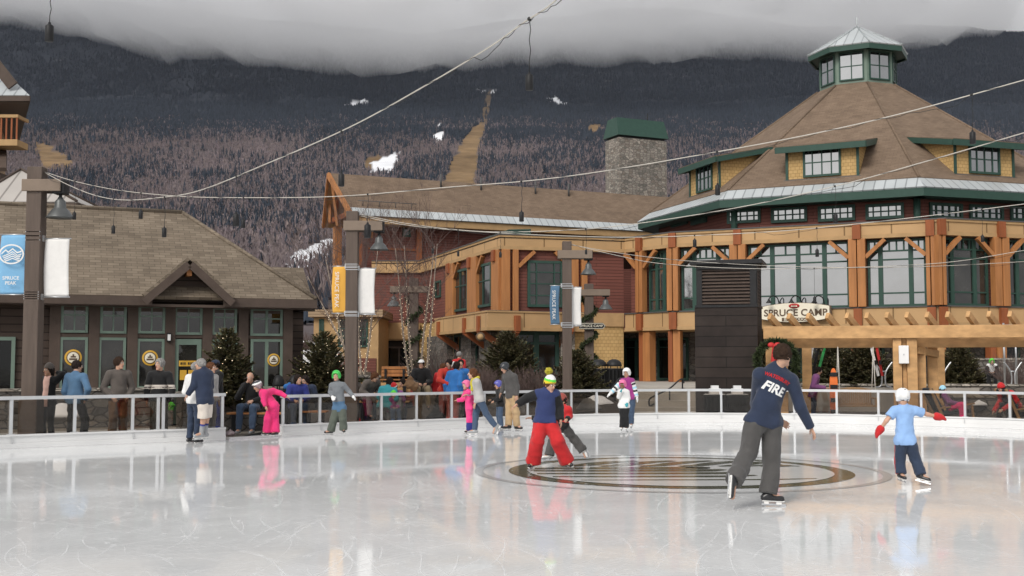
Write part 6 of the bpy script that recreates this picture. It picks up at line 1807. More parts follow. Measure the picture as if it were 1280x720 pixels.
# little heaps of old snow
def mound(name, c, r, h, m, seed, sq=.8):
    na, nr2 = 28, 9; vs = [Vector((c[0], c[1], c[2] + h))]; fs = []
    for j in range(1, nr2 + 1):
        for i in range(na):
            a = 2 * math.pi * i / na; q = j / nr2; k = .75 + .5 * fbm(np.array([math.cos(a) * 1.3 + seed]), np.array([math.sin(a) * 1.3]), 3, seed)[0]
            z = h * (1 - q ** 1.8) * (.65 + .7 * fbm(np.array([math.cos(a) * q * 2.4]), np.array([math.sin(a) * q * 2.4 + seed]), 4, seed)[0])
            vs.append(Vector((c[0] + math.cos(a) * r * q * k * 1.25, c[1] + math.sin(a) * r * q * k * sq, c[2] + z - (.03 if j == nr2 else 0))))
    for i in range(na): fs.append((0, 1 + i, 1 + (i + 1) % na))
    for j in range(nr2 - 1):
        for i in range(na): k = 1 + j * na; fs.append((k + i, k + na + i, k + na + (i + 1) % na, k + (i + 1) % na))
    fs.append(tuple(1 + (nr2 - 1) * na + i for i in range(na))[::-1])
    x = MB(); x.sm = True; x.add(vs, fs); return x.build(name, m)
for u, v, Y, r, lab in ((77, 512, 25.6, .42, 'heap of old snow behind the woman in the grey hat'), (1224, 503, 36.3, .2, 'small lump of snow on the low wall at the right'), (745, 500, 37.5, .45, 'flat patch of snow beside the steps')):
    p = P(u, v, Y); o = mound('snow_heap', (p.x, Y, p.z - r * .3), r, r * .6, 'snow', int(u)); tag(o, lab, 'snow heap', 'lumps of old snow')
mat('rock_grey', (.16, .15, .14), .9, .3, 3, .6, 12)
# scattered rocks in the beds
rr_ = random.Random(4)
for i, (u, v, Y) in enumerate([(690, 503, 35), (735, 507, 34.5), (625, 503, 33.5)]):
    p = P(u, v, Y); tag(mound('rock', (p.x, Y, p.z - .1), .3, .3, 'rock_grey', 3 + i), ['grey rock in the bed right of the banner post', 'grey rock in the bed beside the steps', 'grey rock in the bed behind the child in the purple helmet'][i], 'rock', 'rocks in the planting bed')
# ================================================================ people
class Field:
    """a body or a garment as one blended surface"""
    def __init__(self, lo, hi, h):
        self.h = h; self.lo = np.array(lo, 'f4') - 3 * h; n = np.ceil((np.array(hi, 'f4') + 3 * h - self.lo) / h).astype(int) + 1
        self.n = n; self.F = np.full(n, 1.0, 'f4'); self.ax = [self.lo[i] + h * np.arange(n[i], dtype='f4') for i in range(3)]
    def _win(self, lo, hi):
        sl = []
        for i in range(3):
            a = int(max(0, math.floor((lo[i] - self.lo[i]) / self.h))); b = int(min(self.n[i], math.ceil((hi[i] - self.lo[i]) / self.h) + 1))
            if b <= a: return None, None
            sl.append(slice(a, b))
        X, Y, Z = np.meshgrid(self.ax[0][sl[0]], self.ax[1][sl[1]], self.ax[2][sl[2]], indexing='ij', sparse=True)
        return tuple(sl), (X, Y, Z)
    def _mix(self, sl, d, k, sub=False):
        f = self.F[sl]
        if sub:
            hh = np.clip(.5 - .5 * (f + d) / k, 0, 1); self.F[sl] = f * (1 - hh) + (-d) * hh + k * hh * (1 - hh)
        else:
            hh = np.clip(.5 + .5 * (d - f) / k, 0, 1); self.F[sl] = d * (1 - hh) + f * hh - k * hh * (1 - hh)
    def cap(self, a, b, r0, r1=None, k=.02, fr=None, sq=1.0, sub=False):
        """tapered limb from a to b; with fr (unit front axis) squashed to sq along it"""
        r1 = r0 if r1 is None else r1
        a = np.array(a, 'f4'); b = np.array(b, 'f4'); m = max(r0, r1) + k + 2 * self.h
        sl, g = self._win(np.minimum(a, b) - m, np.maximum(a, b) + m)
        if sl is None: return self
        ab = b - a; L2 = float(ab @ ab) + 1e-9
        px, py, pz = g[0] - a[0], g[1] - a[1], g[2] - a[2]
        t = np.clip((px * ab[0] + py * ab[1] + pz * ab[2]) / L2, 0, 1)
        qx, qy, qz = px - t * ab[0], py - t * ab[1], pz - t * ab[2]
        r = r0 + (r1 - r0) * t
        d2 = qx * qx + qy * qy + qz * qz
        if fr is not None:
            f = qx * fr[0] + qy * fr[1] + qz * fr[2]
            d2 = d2 + f * f * (1 / (sq * sq) - 1)
            d = (np.sqrt(d2) - r) * (sq + (1 - sq) * .5)
        else:
            d = np.sqrt(d2) - r
        self._mix(sl, d.astype('f4'), k, sub); return self
    def ell(self, c, ax, rad, k=.015, sub=False):
        """ellipsoid with axes ax (3 unit vectors) and radii rad"""
        c = np.array(c, 'f4'); m = max(rad) + k + 2 * self.h
        sl, g = self._win(c - m, c + m)
        if sl is None: return self
        p = (g[0] - c[0], g[1] - c[1], g[2] - c[2]); q = 0
        for a, r in zip(ax, rad): q = q + ((p[0] * a[0] + p[1] * a[1] + p[2] * a[2]) / r) ** 2
        self._mix(sl, ((np.sqrt(q) - 1) * min(rad)).astype('f4'), k, sub); return self
    def cut(self, p, n):
        """drop what lies beyond the plane through p with outward normal n"""
        X, Y, Z = np.meshgrid(*self.ax, indexing='ij', sparse=True)
        self.F = np.maximum(self.F, ((X - p[0]) * n[0] + (Y - p[1]) * n[1] + (Z - p[2]) * n[2]).astype('f4')); return self
    def folds(self, amp, fq, seed):
        r = np.random.default_rng(seed); X, Y, Z = np.meshgrid(*self.ax, indexing='ij', sparse=True); w = 0
        for i in range(3):
            d = r.normal(size=3); d /= np.linalg.norm(d); e = r.normal(size=3); e[2] *= 1.6; f = fq * r.uniform(.7, 1.5)
            w = w + np.sin((X * d[0] + Y * d[1] + Z * d[2] * .7) * f + r.random() * 6 + 1.2 * np.sin((X * e[0] + Y * e[1] + Z * e[2]) * fq * .35))
        self.F = self.F + (amp / 2 * w).astype('f4'); return self
    def mesh(self):
        F = self.F; h = self.h; n = F.shape
        ins = F < 0
        c = np.zeros((n[0] - 1, n[1] - 1, n[2] - 1), 'i1')
        for dx in (0, 1):
            for dy in (0, 1):
                for dz in (0, 1): c += ins[dx:n[0] - 1 + dx, dy:n[1] - 1 + dy, dz:n[2] - 1 + dz]
        I, J, K = np.nonzero((c > 0) & (c < 8))
        acc = np.zeros((len(I), 3)); cnt = np.zeros(len(I))
        off = [(x, y, z) for x in (0, 1) for y in (0, 1) for z in (0, 1)]
        for a in off:
            for ax in range(3):
                if a[ax]: continue
                b = list(a); b[ax] = 1
                fa = F[I + a[0], J + a[1], K + a[2]]; fb = F[I + b[0], J + b[1], K + b[2]]
                m = (fa < 0) != (fb < 0)
                t = np.where(m, fa / np.where(m, fa - fb, 1), 0)
                p = np.tile(np.array(a, 'f8'), (len(I), 1)); p[:, ax] += t
                acc[m] += p[m]; cnt[m] += 1
        V = (acc / np.maximum(cnt, 1)[:, None] + np.stack([I, J, K], 1)) * h + self.lo
        idm = np.full(c.shape, -1, 'i4'); idm[I, J, K] = np.arange(len(I))
        Q = []
        for ax in range(3):
            s0 = [slice(None)] * 3; s1 = [slice(None)] * 3; s0[ax] = slice(0, n[ax] - 1); s1[ax] = slice(1, n[ax])
            A = ins[tuple(s0)]; B = ins[tuple(s1)]
            i, j, k = np.nonzero(A != B); e = np.stack([i, j, k], 1); o1, o2 = [x for x in range(3) if x != ax]
            ok = (e[:, o1] > 0) & (e[:, o2] > 0) & (e[:, o1] < n[o1] - 1) & (e[:, o2] < n[o2] - 1); e = e[ok]
            fl = A[e[:, 0], e[:, 1], e[:, 2]]
            def g(d1, d2):
                q = e.copy(); q[:, o1] += d1; q[:, o2] += d2; return idm[q[:, 0], q[:, 1], q[:, 2]]
            qd = np.stack([g(-1, -1), g(0, -1), g(0, 0), g(-1, 0)], 1)
            if ax == 1: fl = ~fl
            qd[~fl] = qd[~fl][:, ::-1]
            Q.append(qd)
        Q = np.concatenate(Q); Q = Q[(Q >= 0).all(1)]
        return V, Q

def cloth(name, col, rough=.85, var=.12, scale=9, bmp=.25, **kw): return mat(name, col, rough, var, scale, bmp, 60, sheen=.15, **kw)
SK = {'a': (.52, .31, .22), 'b': (.42, .24, .16), 'c': (.22, .115, .07)}
for k_, c_ in SK.items():
    m_ = mat('skin_' + k_, c_, .5, .08, 12); m_.node_tree.nodes['Principled BSDF'].inputs['Subsurface Weight'].default_value = .08
mat('lips', (.40, .16, .13), .45, .05, 9)
mat('eye_white', (.7, .68, .66), .3, .02, 9); mat('eye_dark', (.03, .022, .018), .2, .1, 9)
for n_, c_ in dict(hair_brown=(.034, .019, .012), hair_dark=(.018, .012, .010), hair_grey=(.26, .25, .24), hair_auburn=(.10, .042, .02)).items(): mat(n_, c_, .75, .3, 30, .5, 80, spec=.15)
for n_, c_ in dict(navy=(.022, .032, .062), charcoal=(.075, .072, .070), black=(.014, .014, .015), red=(.50, .022, .025), red_warm=(.55, .05, .035), sky=(.26, .42, .70), denim=(.055, .085, .14), denim_dark=(.028, .042, .075), tan=(.47, .33, .185),
                   grey=(.20, .205, .215), grey_light=(.42, .41, .40), green_grey=(.095, .11, .09), pink=(.70, .035, .17), pink_hot=(.78, .06, .24), teal=(.05, .33, .38), royal=(.03, .15, .42), blue_mid=(.075, .15, .25), purple=(.20, .07, .19), magenta=(.28, .035, .19), white=(.72, .72, .71),
                   khaki=(.26, .20, .12), olive=(.06, .052, .035), brown=(.20, .115, .06), mustard=(.48, .42, .04), yellow=(.75, .56, .03), rust=(.30, .07, .055), shirt_grey=(.17, .185, .20), beige=(.62, .56, .50), peach=(.62, .40, .34), grey_brown=(.10, .085, .075), blue_deep=(.03, .04, .20), quilt_blue=(.028, .042, .125), lime=(.12, .62, .06), aqua=(.35, .62, .75)).items(): cloth(n_, c_)
for n_, c_ in dict(helmet_white=(.78, .78, .77), helmet_green=(.06, .52, .09), helmet_pink=(.75, .16, .34), helmet_dark=(.03, .034, .04), helmet_purple=(.10, .10, .38), boot_black=(.018, .018, .02), boot_white=(.74, .73, .71), boot_grey=(.30, .31, .32), helmet_pattern=(.30, .24, .25)).items(): mat(n_, c_, .3, .06, 6)

def unit(v):
    v = np.array(v, 'f8'); return v / (np.linalg.norm(v) + 1e-9)

def facing(yaw): return np.array([math.sin(R(yaw)), -math.cos(R(yaw)), 0.0])

def stand(u, vtop, Y, zg, yaw, H=None, lean=0.0, head=.13, side=0.0, **over):
    """joints of a standing figure; offsets are (right, forward, up) in stature"""
    top = P(u, vtop, Y); H = H or (top.z - zg)
    f = facing(yaw); r = np.array([f[1], -f[0], 0]); up = np.array([0, 0, 1.0]); o = np.array([top.x, Y, zg])
    s = (1 - head) / .87
    L = dict(pelvis=(0, 0, .52), neck=(0, -.012, .825), head=(0, .012, 1 - head * .46 / s if False else .935), shR=(.108, -.01, .805), shL=(-.108, -.01, .805), elR=(.14, -.03, .63), elL=(-.14, -.03, .63), wrR=(.145, .03, .49), wrL=(-.145, .03, .49),
             hipR=(.05, 0, .515), hipL=(-.05, 0, .515), knR=(.058, .012, .285), knL=(-.058, .012, .285), anR=(.062, -.012, .05), anL=(-.062, -.012, .05))
    L.update(over)
    J = {}
    for k, (a, b, c) in L.items():
        if k == 'head': c = 1 - (1 - c) * head / .13
        elif k not in over or c > .5: c = c * (s if c < .9 else 1)
        if c > .5:
            b = b + (c - .52) * math.tan(R(lean)); a = a + (c - .52) * math.tan(R(side))
        J[k] = o + (r * a + f * b + up * c) * H
    return J, H, yaw, zg

def pixels(Y, H, yaw, zg=0.0, hipyaw=None, **px_):
    """joints measured on the photograph (u, v, depth offset) and set back into the scene at their own distance"""
    J = {k: np.array(P(p[0], p[1], Y + (p[2] if len(p) > 2 else 0))) for k, p in px_.items()}
    f = facing(yaw); r = np.array([f[1], -f[0], 0]); g = facing(hipyaw if hipyaw is not None else yaw); q = np.array([g[1], -g[0], 0])
    up = unit(J['neck'] - J['pelvis'])
    if 'shR' not in J: J['shR'] = J['neck'] + r * .105 * H - up * .02 * H
    if 'shL' not in J: J['shL'] = J['neck'] - r * .105 * H - up * .02 * H
    if 'hipR' not in J: J['hipR'] = J['pelvis'] + q * .048 * H
    if 'hipL' not in J: J['hipL'] = J['pelvis'] - q * .048 * H
    for s_ in 'RL':
        for a, b, L in (('sh', 'wr', None), ('hip', 'an', None)):
            m_ = ('el' if a == 'sh' else 'kn') + s_
            if m_ not in J:
                A, B = J[a + s_], J[b + s_]; full = (.35 if a == 'sh' else .49) * H; d = np.linalg.norm(B - A); bend = math.sqrt(max(0, (full / 2) ** 2 - (d / 2) ** 2))
                J[m_] = (A + B) / 2 + (f if a == 'hip' else -f * .6 + (r if s_ == 'R' else -r) * .6) * bend
    return J, H, yaw, zg

def sit(u, vtop, Y, zs, yaw, H, lean=12, zg=0.0, kn=.0, **over):
    """joints of a seated figure on a seat at height zs"""
    f = facing(yaw); r = np.array([f[1], -f[0], 0]); up = np.array([0, 0, 1.0]); x0 = P(u, vtop, Y).x
    pel = np.array([x0, Y, zs + .06 * H])
    ud = up * math.cos(R(lean)) + f * math.sin(R(lean))
    J = dict(pelvis=pel, neck=pel + ud * .30 * H, head=pel + ud * .41 * H + f * .02 * H)
    for s_, k in ((1, 'R'), (-1, 'L')):
        J['sh' + k] = pel + ud * .285 * H + r * s_ * .105 * H; J['hip' + k] = pel + r * s_ * .05 * H
        J['kn' + k] = pel + f * .24 * H + r * s_ * .085 * H + up * (.01 + kn) * H
        J['an' + k] = np.array([*(pel + f * .27 * H + r * s_ * .09 * H)[:2], max(zg + .05 * H, zs - .22 * H)])
        J['el' + k] = pel + ud * .13 * H + r * s_ * .15 * H + f * .05 * H; J['wr' + k] = pel + up * .09 * H + f * .19 * H + r * s_ * .06 * H
    for k, (a, b, c) in over.items(): J[k] = pel + (r * a + f * b + up * c) * H
    return J, H, yaw, zg

SEED = [0]
def person(label, pose, look=None, pitch=0, skin='a', top=('navy', .022, .10), sleeve=1.0, bottom=('denim', .018, 1.0), feet='boot_black', skates=False, hair='hair_brown', hairstyle='short', hat=None, hatmat=None, gloves=None, h=.013, hh=None, toes=None, paint=None, mats=None, bpaint=None, bmats=None, group='people on and around the rink', scarf=None, collar=True, eyes=True, curl=.5, gs=1.0):
    J, H, yaw, zg = pose; SEED[0] += 1; seed = SEED[0]
    s = H / 1.75; hs = (hh or (.235 if H > 1.55 else .205 + (H - 1.1) * .06)) / .238
    f = facing(yaw); r = np.array([f[1], -f[0], 0])
    rt = unit(J['shR'] - J['shL']); tu = unit(J['neck'] - J['pelvis']); tf = unit(np.cross(tu, rt)); 
    if tf @ f < 0: tf = -tf
    lk = yaw if look is None else look; hf = facing(lk) * math.cos(R(pitch)) + np.array([0, 0, -math.sin(R(pitch))]); hr = np.array([facing(lk)[1], -facing(lk)[0], 0]); hu = np.cross(hr, hf)
    base = (J['anR'] + J['anL']) / 2
    root = thing('person', label, 'person', (base[0], base[1], zg), group)
    pts = np.array(list(J.values())); lo = pts.min(0) - .22 * s; hi = pts.max(0) + .24 * s; lo[2] = max(lo[2], zg - .05)
    hc = J['head']; HA = (hr, hf, hu)
    at = lambda a, b, c: hc + (hr * a + hf * b + hu * c) * hs
    toe = {}
    for k in 'RL':
        d = f if toes is None or k not in toes else np.array(toes[k], 'f8'); toe[k] = unit(d)
    # ---- body
    B = Field(lo, hi, h)
    P_, Nk = J['pelvis'], J['neck']; ch = Nk - tu * .10 * s
    B.cap(P_ + tu * .02 * s, P_ + tu * .14 * s, .125 * s, .118 * s, .05 * s, tf, .72).cap(P_ + tu * .16 * s, ch, .118 * s, .138 * s, .05 * s, tf, .66)
    B.cap(J['shL'] * .9 + J['shR'] * .1, J['shR'] * .9 + J['shL'] * .1, .062 * s, None, .05 * s)
    B.cap(Nk - tu * .02 * s, at(0, -.022, -.07), .056 * s, .050 * hs, .03 * s)
    hands = {}
    for k, sg in (('R', 1), ('L', -1)):
        B.cap(J['sh' + k], J['el' + k], .050 * s, .040 * s, .03 * s).cap(J['el' + k], J['wr' + k], .041 * s, .027 * s, .02 * s)
        B.cap(J['hip' + k], J['kn' + k], .085 * s, .056 * s, .04 * s).cap(J['kn' + k], J['an' + k], .056 * s, .036 * s, .02 * s)
        B.cap(J['an' + k], J['an' + k] + toe[k] * .13 * s - np.array([0, 0, .03 * s]), .036 * s, .028 * s, .02 * s)
        # hand: palm, four unequal bent fingers, thumb from the side of the palm
        d = unit(J['wr' + k] - J['el' + k]); body = unit(P_ - J['wr' + k]); pn = unit(body - d * (body @ d)); sd_ = np.cross(d, pn)
        if sd_ @ f < 0: sd_ = -sd_
        w0 = J['wr' + k]; pal = w0 + d * .075 * s; hands[k] = (w0, d, pal)
        for q in (-.026, 0, .026): B.cap(w0 + d * .015 * s + sd_ * q * .6 * s, pal + sd_ * q * s, .015 * s, .014 * s, .012 * s)
        for q, ln in ((-.033, .058), (-.011, .075), (.011, .080), (.033, .070)):
            a = pal + sd_ * q * s; e = a + (d + pn * curl * .5) * ln * .5 * s; e2 = e + (d * .8 + pn * curl) * ln * .45 * s
            B.cap(a, e, .0092 * s, .0085 * s, .004).cap(e, e2, .0085 * s, .0068 * s, .004)
        a = w0 + d * .03 * s + sd_ * .026 * s; e = a + (d * .6 + sd_ * .75 + pn * .3) * .042 * s; B.cap(a, e, .013 * s, .010 * s, .008).cap(e, e + (d + pn * .4) * .03 * s, .010 * s, .008 * s, .005)
    # head with face
    B.ell(at(0, -.012, .02), HA, np.array([.073, .090, .087]) * hs, .02 * hs).ell(at(0, .020, -.042), HA, np.array([.058, .068, .080]) * hs, .02 * hs)
    B.cap(at(-.012, .064, -.104), at(.012, .064, -.104), .020 * hs, None, .015 * hs)
    B.cap(at(-.034, .078, .020), at(.034, .078, .020), .010 * hs, None, .012 * hs)
    B.ell(at(-.031, .094, .002), HA, np.array([.014, .012, .009]) * hs, .008 * hs, True).ell(at(.031, .094, .002), HA, np.array([.014, .012, .009]) * hs, .008 * hs, True)
    B.cap(at(0, .086, .006), at(0, .106, -.030), .008 * hs, .0135 * hs, .008 * hs)
    B.cap(at(-.018, .084, -.062), at(.018, .084, -.062), .008 * hs, None, .006 * hs)
    for sg in (-1, 1): B.ell(at(sg * .074, -.008, -.012), HA, np.array([.010, .020, .030]) * hs, .008 * hs)
    V, Q = B.mesh()
    cen = V[Q].mean(1) - hc; lx, ly, lz = (cen @ hr) / hs, (cen @ hf) / hs, (cen @ hu) / hs
    mi = ((np.abs(lx) < .024) & (ly > .075) & (np.abs(lz + .062) < .009)).astype('i4')
    body = npmesh('body', V, Q, ['skin_' + skin, 'lips'], root, mi=mi)
    if eyes:
        x = MB()
        for sg in (-1, 1): x.ball(at(sg * .031, .080, .002), .0115 * hs, 8, 6); x.cur = 1; x.ball(at(sg * .031, .0865, .002), .0065 * hs, 7, 5); x.cur = 0
        x.build('eyes', ['eye_white', 'eye_dark'], root)
        x = MB()
        for sg in (-1, 1): x.tube([at(sg * .048, .078, .021), at(sg * .034, .089, .025), at(sg * .016, .090, .021)], [.003 * hs, .0042 * hs, .003 * hs], 5)
        x.build('eyebrows', hair or 'hair_dark', root)
    # ---- trousers
    if bottom:
        bm, t, ln = bottom[:3]; fl_ = bottom[3] if len(bottom) > 3 else .0
        T = Field(lo, hi, h); t *= 1
        T.cap(P_ + tu * .04 * s, P_, .118 * s + t, .122 * s + t, .05 * s, tf, .76)
        T.cut(P_ + tu * .05 * s, tu)
        for k in 'RL':
            hp_, kn, an = J['hip' + k], J['kn' + k], J['an' + k]
            T.cap(hp_, kn, .086 * s + t, .058 * s + t * 1.3, .03 * s)
            if ln > .55:
                e = kn + (an - kn) * ((ln - .5) * 2); T.cap(kn, e, .058 * s + t * 1.3, .046 * s + t * 1.4 + fl_, .025 * s)
                d = unit(an - kn); 
        T.folds(.0075 * s, 34 / s, seed)
        if ln > .55:
            for k in 'RL':
                kn, an = J['kn' + k], J['an' + k]; d = unit(an - kn); e = kn + (an - kn) * ((ln - .5) * 2) + d * .015
                X, Y_, Z = np.meshgrid(*T.ax, indexing='ij', sparse=True)
                near = ((X - e[0]) ** 2 + (Y_ - e[1]) ** 2 + (Z - e[2]) ** 2) < (.14 * s) ** 2
                T.F = np.where(near, np.maximum(T.F, ((X - e[0]) * d[0] + (Y_ - e[1]) * d[1] + (Z - e[2]) * d[2])), T.F)
        else:
            for k in 'RL':
                kn, hp_ = J['kn' + k], J['hip' + k]; d = unit(kn - hp_); e = hp_ + (kn - hp_) * min(1.0, ln * 2)
                X, Y_, Z = np.meshgrid(*T.ax, indexing='ij', sparse=True)
                T.F = np.maximum(T.F, ((X - e[0]) * d[0] + (Y_ - e[1]) * d[1] + (Z - e[2]) * d[2]))
        V, Q = T.mesh(); mi = bpaint(V[Q].mean(1), J, s) if bpaint else None
        npmesh('trousers' if ln > .55 else 'shorts', V, Q, [bm] + (bmats or []), root, mi=mi)
    # ---- jacket or shirt
    jk = None
    if top:
        tm, t, hem = top[:3]
        A = Field(lo, hi, h)
        A.cap(P_ - tu * (hem + .1) * s, P_ + tu * .14 * s, .132 * s + t * 1.15, .128 * s + t, .05 * s, tf, .78).cap(P_ + tu * .16 * s, ch, .128 * s + t, .138 * s + t, .05 * s, tf, .72)
        A.cap(J['shL'] * .93 + J['shR'] * .07, J['shR'] * .93 + J['shL'] * .07, .060 * s + t, None, .05 * s)
        if collar: A.cap(Nk - tu * .03 * s, Nk + tu * .035 * s, .066 * s + t * .4, .060 * s + t * .4, .03 * s)
        tb_ = bottom[1] if bottom else .02
        A.cap(J['hipL'] + tu * .02 * s, J['hipR'] + tu * .02 * s, .092 * s + max(t, tb_) + .010, None, .04 * s, tf, .92)
        A.folds(.0065 * s, 30 / s, seed + 50)
        A.cut(P_ - tu * hem * s, -tu)
        for k in 'RL':
            a, e, w_ = J['sh' + k], J['el' + k], J['wr' + k]
            if sleeve >= .6:
                A.cap(a, e, .052 * s + t, .042 * s + t, .03 * s).cap(e, e + (w_ - e) * (sleeve * .98), .042 * s + t, .031 * s + t * .8, .02 * s)
            elif sleeve > 0:
                A.cap(a, a + (e - a) * sleeve * 2, .054 * s + t, .054 * s + t * 1.3, .03 * s)
        ends = []
        for k in 'RL':
            a, e, w_ = J['sh' + k], J['el' + k], J['wr' + k]
            if sleeve >= .6: p0, d = e + (w_ - e) * (sleeve * .98), unit(w_ - e)
            elif sleeve > 0: p0, d = a + (e - a) * sleeve * 2, unit(e - a)
            else: continue
            X, Y_, Z = np.meshgrid(*A.ax, indexing='ij', sparse=True)
            near = ((X - p0[0]) ** 2 + (Y_ - p0[1]) ** 2 + (Z - p0[2]) ** 2) < (.10 * s) ** 2
            A.F = np.where(near, np.maximum(A.F, ((X - p0[0]) * d[0] + (Y_ - p0[1]) * d[1] + (Z - p0[2]) * d[2])), A.F)
        V, Q = A.mesh(); mi = paint(V[Q].mean(1), J, s) if paint else None
        jk = npmesh('jacket', V, Q, [tm] + (mats or []), root, mi=mi)
    # ---- gloves
    if gloves:
        for k in 'RL':
            w0, d, pal = hands[k]; g_ = Field(np.minimum(w0, pal) - .20 * s, np.maximum(w0, pal) + .20 * s, min(h, .010))
            body_ = unit(P_ - w0); pn = unit(body_ - d * (body_ @ d)); sd_ = np.cross(d, pn)
            if sd_ @ f < 0: sd_ = -sd_
            g_.cap(w0 - d * .03 * s, w0 + d * .02 * s, .040 * s * gs, .036 * s * gs, .01)
            for q in (-.026, 0, .026): g_.cap(w0 + d * .015 * s + sd_ * q * .6 * s, pal + sd_ * q * s, .024 * s * gs, .022 * s * gs, .014 * s)
            for q, ln in ((-.036, .058), (-.012, .075), (.012, .080), (.036, .070)):
                a = pal + sd_ * q * s; e = a + (d + pn * curl * .5) * ln * .5 * s; g_.cap(a, e, .0145 * s * gs, .0135 * s * gs, .006).cap(e, e + (d * .8 + pn * curl) * ln * .45 * s, .0135 * s * gs, .0115 * s * gs, .005)
            a = w0 + d * .03 * s + sd_ * .028 * s; e = a + (d * .6 + sd_ * .75 + pn * .3) * .045 * s; g_.cap(a, e, .018 * s * gs, .015 * s * gs, .008).cap(e, e + (d + pn * .4) * .03 * s, .015 * s * gs, .012 * s * gs, .005)
            V, Q = g_.mesh(); npmesh('glove', V, Q, gloves, root)
    # ---- feet
    for k in 'RL':
        an = J['an' + k]; tz = toe[k]; sdn = unit(np.cross(tz, unit(J['kn' + k] - an) if abs(tz @ unit(J['kn' + k] - an)) < .95 else np.array([0, 0, 1.0]))); dn = unit(np.cross(tz, sdn)); 
        if dn @ unit(J['kn' + k] - an) > 0: dn = -dn
        S_ = Field(an - .28 * s, an + .28 * s, min(h, .012))
        heel = an - tz * .045 * s + dn * .035 * s; tip = an + tz * .15 * s + dn * .045 * s
        shaft = an + unit(J['kn' + k] - an) * (.17 if skates else .09) * s
        S_.cap(an, shaft, .048 * s, .052 * s, .02 * s).cap(heel, tip, .040 * s, .036 * s, .03 * s, None)
        S_.cut(an + dn * .070 * s, dn)
        S_.cut(shaft, unit(J['kn' + k] - an))
        V, Q = S_.mesh(); bt_ = npmesh('skate' if skates else 'boot', V, Q, feet, root)
        if skates:
            x = MB(); a0 = heel + dn * .040 * s; a1 = tip + dn * .028 * s
            x.beam(heel - tz * .02 * s + dn * .038 * s, tip + tz * .03 * s + dn * .028 * s, .035 * s, .012 * s, up=dn); 
            x.beam(heel + dn * .055 * s, heel + tz * .05 * s + dn * .055 * s, .018 * s, .03 * s, up=dn); x.beam(tip - tz * .06 * s + dn * .048 * s, tip + dn * .048 * s, .018 * s, .03 * s, up=dn)
            x.build('blade_holder', 'boot_white' if feet != 'boot_white' else 'boot_grey', bt_)
            x = MB(); x.beam(heel - tz * .03 * s + dn * .075 * s, tip + tz * .05 * s + dn * .065 * s, .005, .022 * s, up=dn); x.build('blade', 'steel', bt_)
            if feet != 'boot_white':
                x = MB()
                for q in (.02, .05, .08): x.beam(an + tz * (q + .02) * s - dn * (.012 - q * .35) * s - sdn * .02 * s, an + tz * (q + .02) * s - dn * (.012 - q * .35) * s + sdn * .02 * s, .008 * s, .008 * s)
                x.build('laces', 'boot_white', bt_)
    # ---- hair and headgear
    hb = (hc - .3 * hs, hc + .26 * hs)
    if hair and hairstyle != 'bald':
        W = Field(hc - .34 * hs, hc + .2 * hs, min(h, .010))
        pf = .012 if hairstyle != 'curly' else .02
        W.ell(at(0, -.018, .026), HA, (np.array([.078, .092, .090]) + pf) * hs, .01)
        if hairstyle in ('long', 'pony', 'bob'): W.ell(at(0, -.045, -.03), HA, np.array([.082, .065, .09]) * hs, .03)
        if hairstyle == 'long': W.cap(at(0, -.06, -.06), at(0, -.075, -.20), .072 * hs, .05 * hs, .03, hf, .6)
        if hairstyle == 'pony': W.cap(at(0, -.09, .0), at(0, -.15, -.04), .035 * hs, .034 * hs, .02).cap(at(0, -.15, -.04), at(0, -.15, -.16), .034 * hs, .018 * hs, .02)
        W.folds(.005 * hs if hairstyle != 'curly' else .010 * hs, 120 if hairstyle != 'curly' else 150, seed + 7)
        W.ell(at(0, .10, -.035), HA, np.array([.066, .085, .100]) * hs, .012, True)
        if hairstyle in ('short', 'curly'): W.cut(at(0, -.03, -.055), -hu + hf * 0)
        V, Q = W.mesh(); npmesh('hair', V, Q, hair, root)
    if hat:
        W = Field(hc - .26 * hs, hc + .32 * hs, min(h, .010)); bp = None
        if hat == 'helmet':
            W.ell(at(0, -.006, .030), HA, np.array([.102, .122, .104]) * hs, .01)
            W.cap(at(-.085, -.02, .0), at(-.078, .0, -.05), .026 * hs, None, .02).cap(at(.085, -.02, .0), at(.078, .0, -.05), .026 * hs, None, .02)
            W.cap(at(-.06, .095, .055), at(.06, .095, .055), .014 * hs, None, .015)
            W.ell(at(0, .125, -.03), HA, np.array([.078, .10, .088]) * hs, .008, True)
            W.cut(at(0, 0, -.065), -hu)
            for a_ in (-.04, 0, .04): W.cap(at(a_, -.11, .11), at(a_, .05, .165), .009 * hs, None, .004, sub=True)
        elif hat == 'beanie':
            W.ell(at(0, -.012, .034), HA, np.array([.092, .106, .122]) * hs, .01); W.cut(at(0, .0, .008), -hu + hf * .35)
            W.folds(.002, 160, seed + 3)
        elif hat == 'cap':
            W.ell(at(0, -.012, .040), HA, np.array([.090, .106, .090]) * hs, .01); W.cut(at(0, 0, .042), -hu + hf * .1)
            W.cap(at(-.03, .10, .046), at(.03, .10, .046), .05 * hs, None, .01, hu, .22)
        V, Q = W.mesh(); mi = None; mm_ = hatmat
        if isinstance(hatmat, list):
            z = (V[Q].mean(1) - hc) @ hu / hs; mi = np.searchsorted(np.array([.058, .092, .125][:len(hatmat) - 1]), z).astype('i4')
        ho = npmesh({'helmet': 'helmet', 'beanie': 'knitted_hat', 'cap': 'cap'}[hat], V, Q, mm_, root, mi=mi)
        if hat == 'helmet':
            x = MB(); x.tube(smooth_line([at(-.088, .0, -.05), at(-.06, .035, -.12), at(0, .05, -.145), at(.06, .035, -.12), at(.088, .0, -.05)], 4), .005 * hs, 5); x.build('chin_strap', 'black', ho)
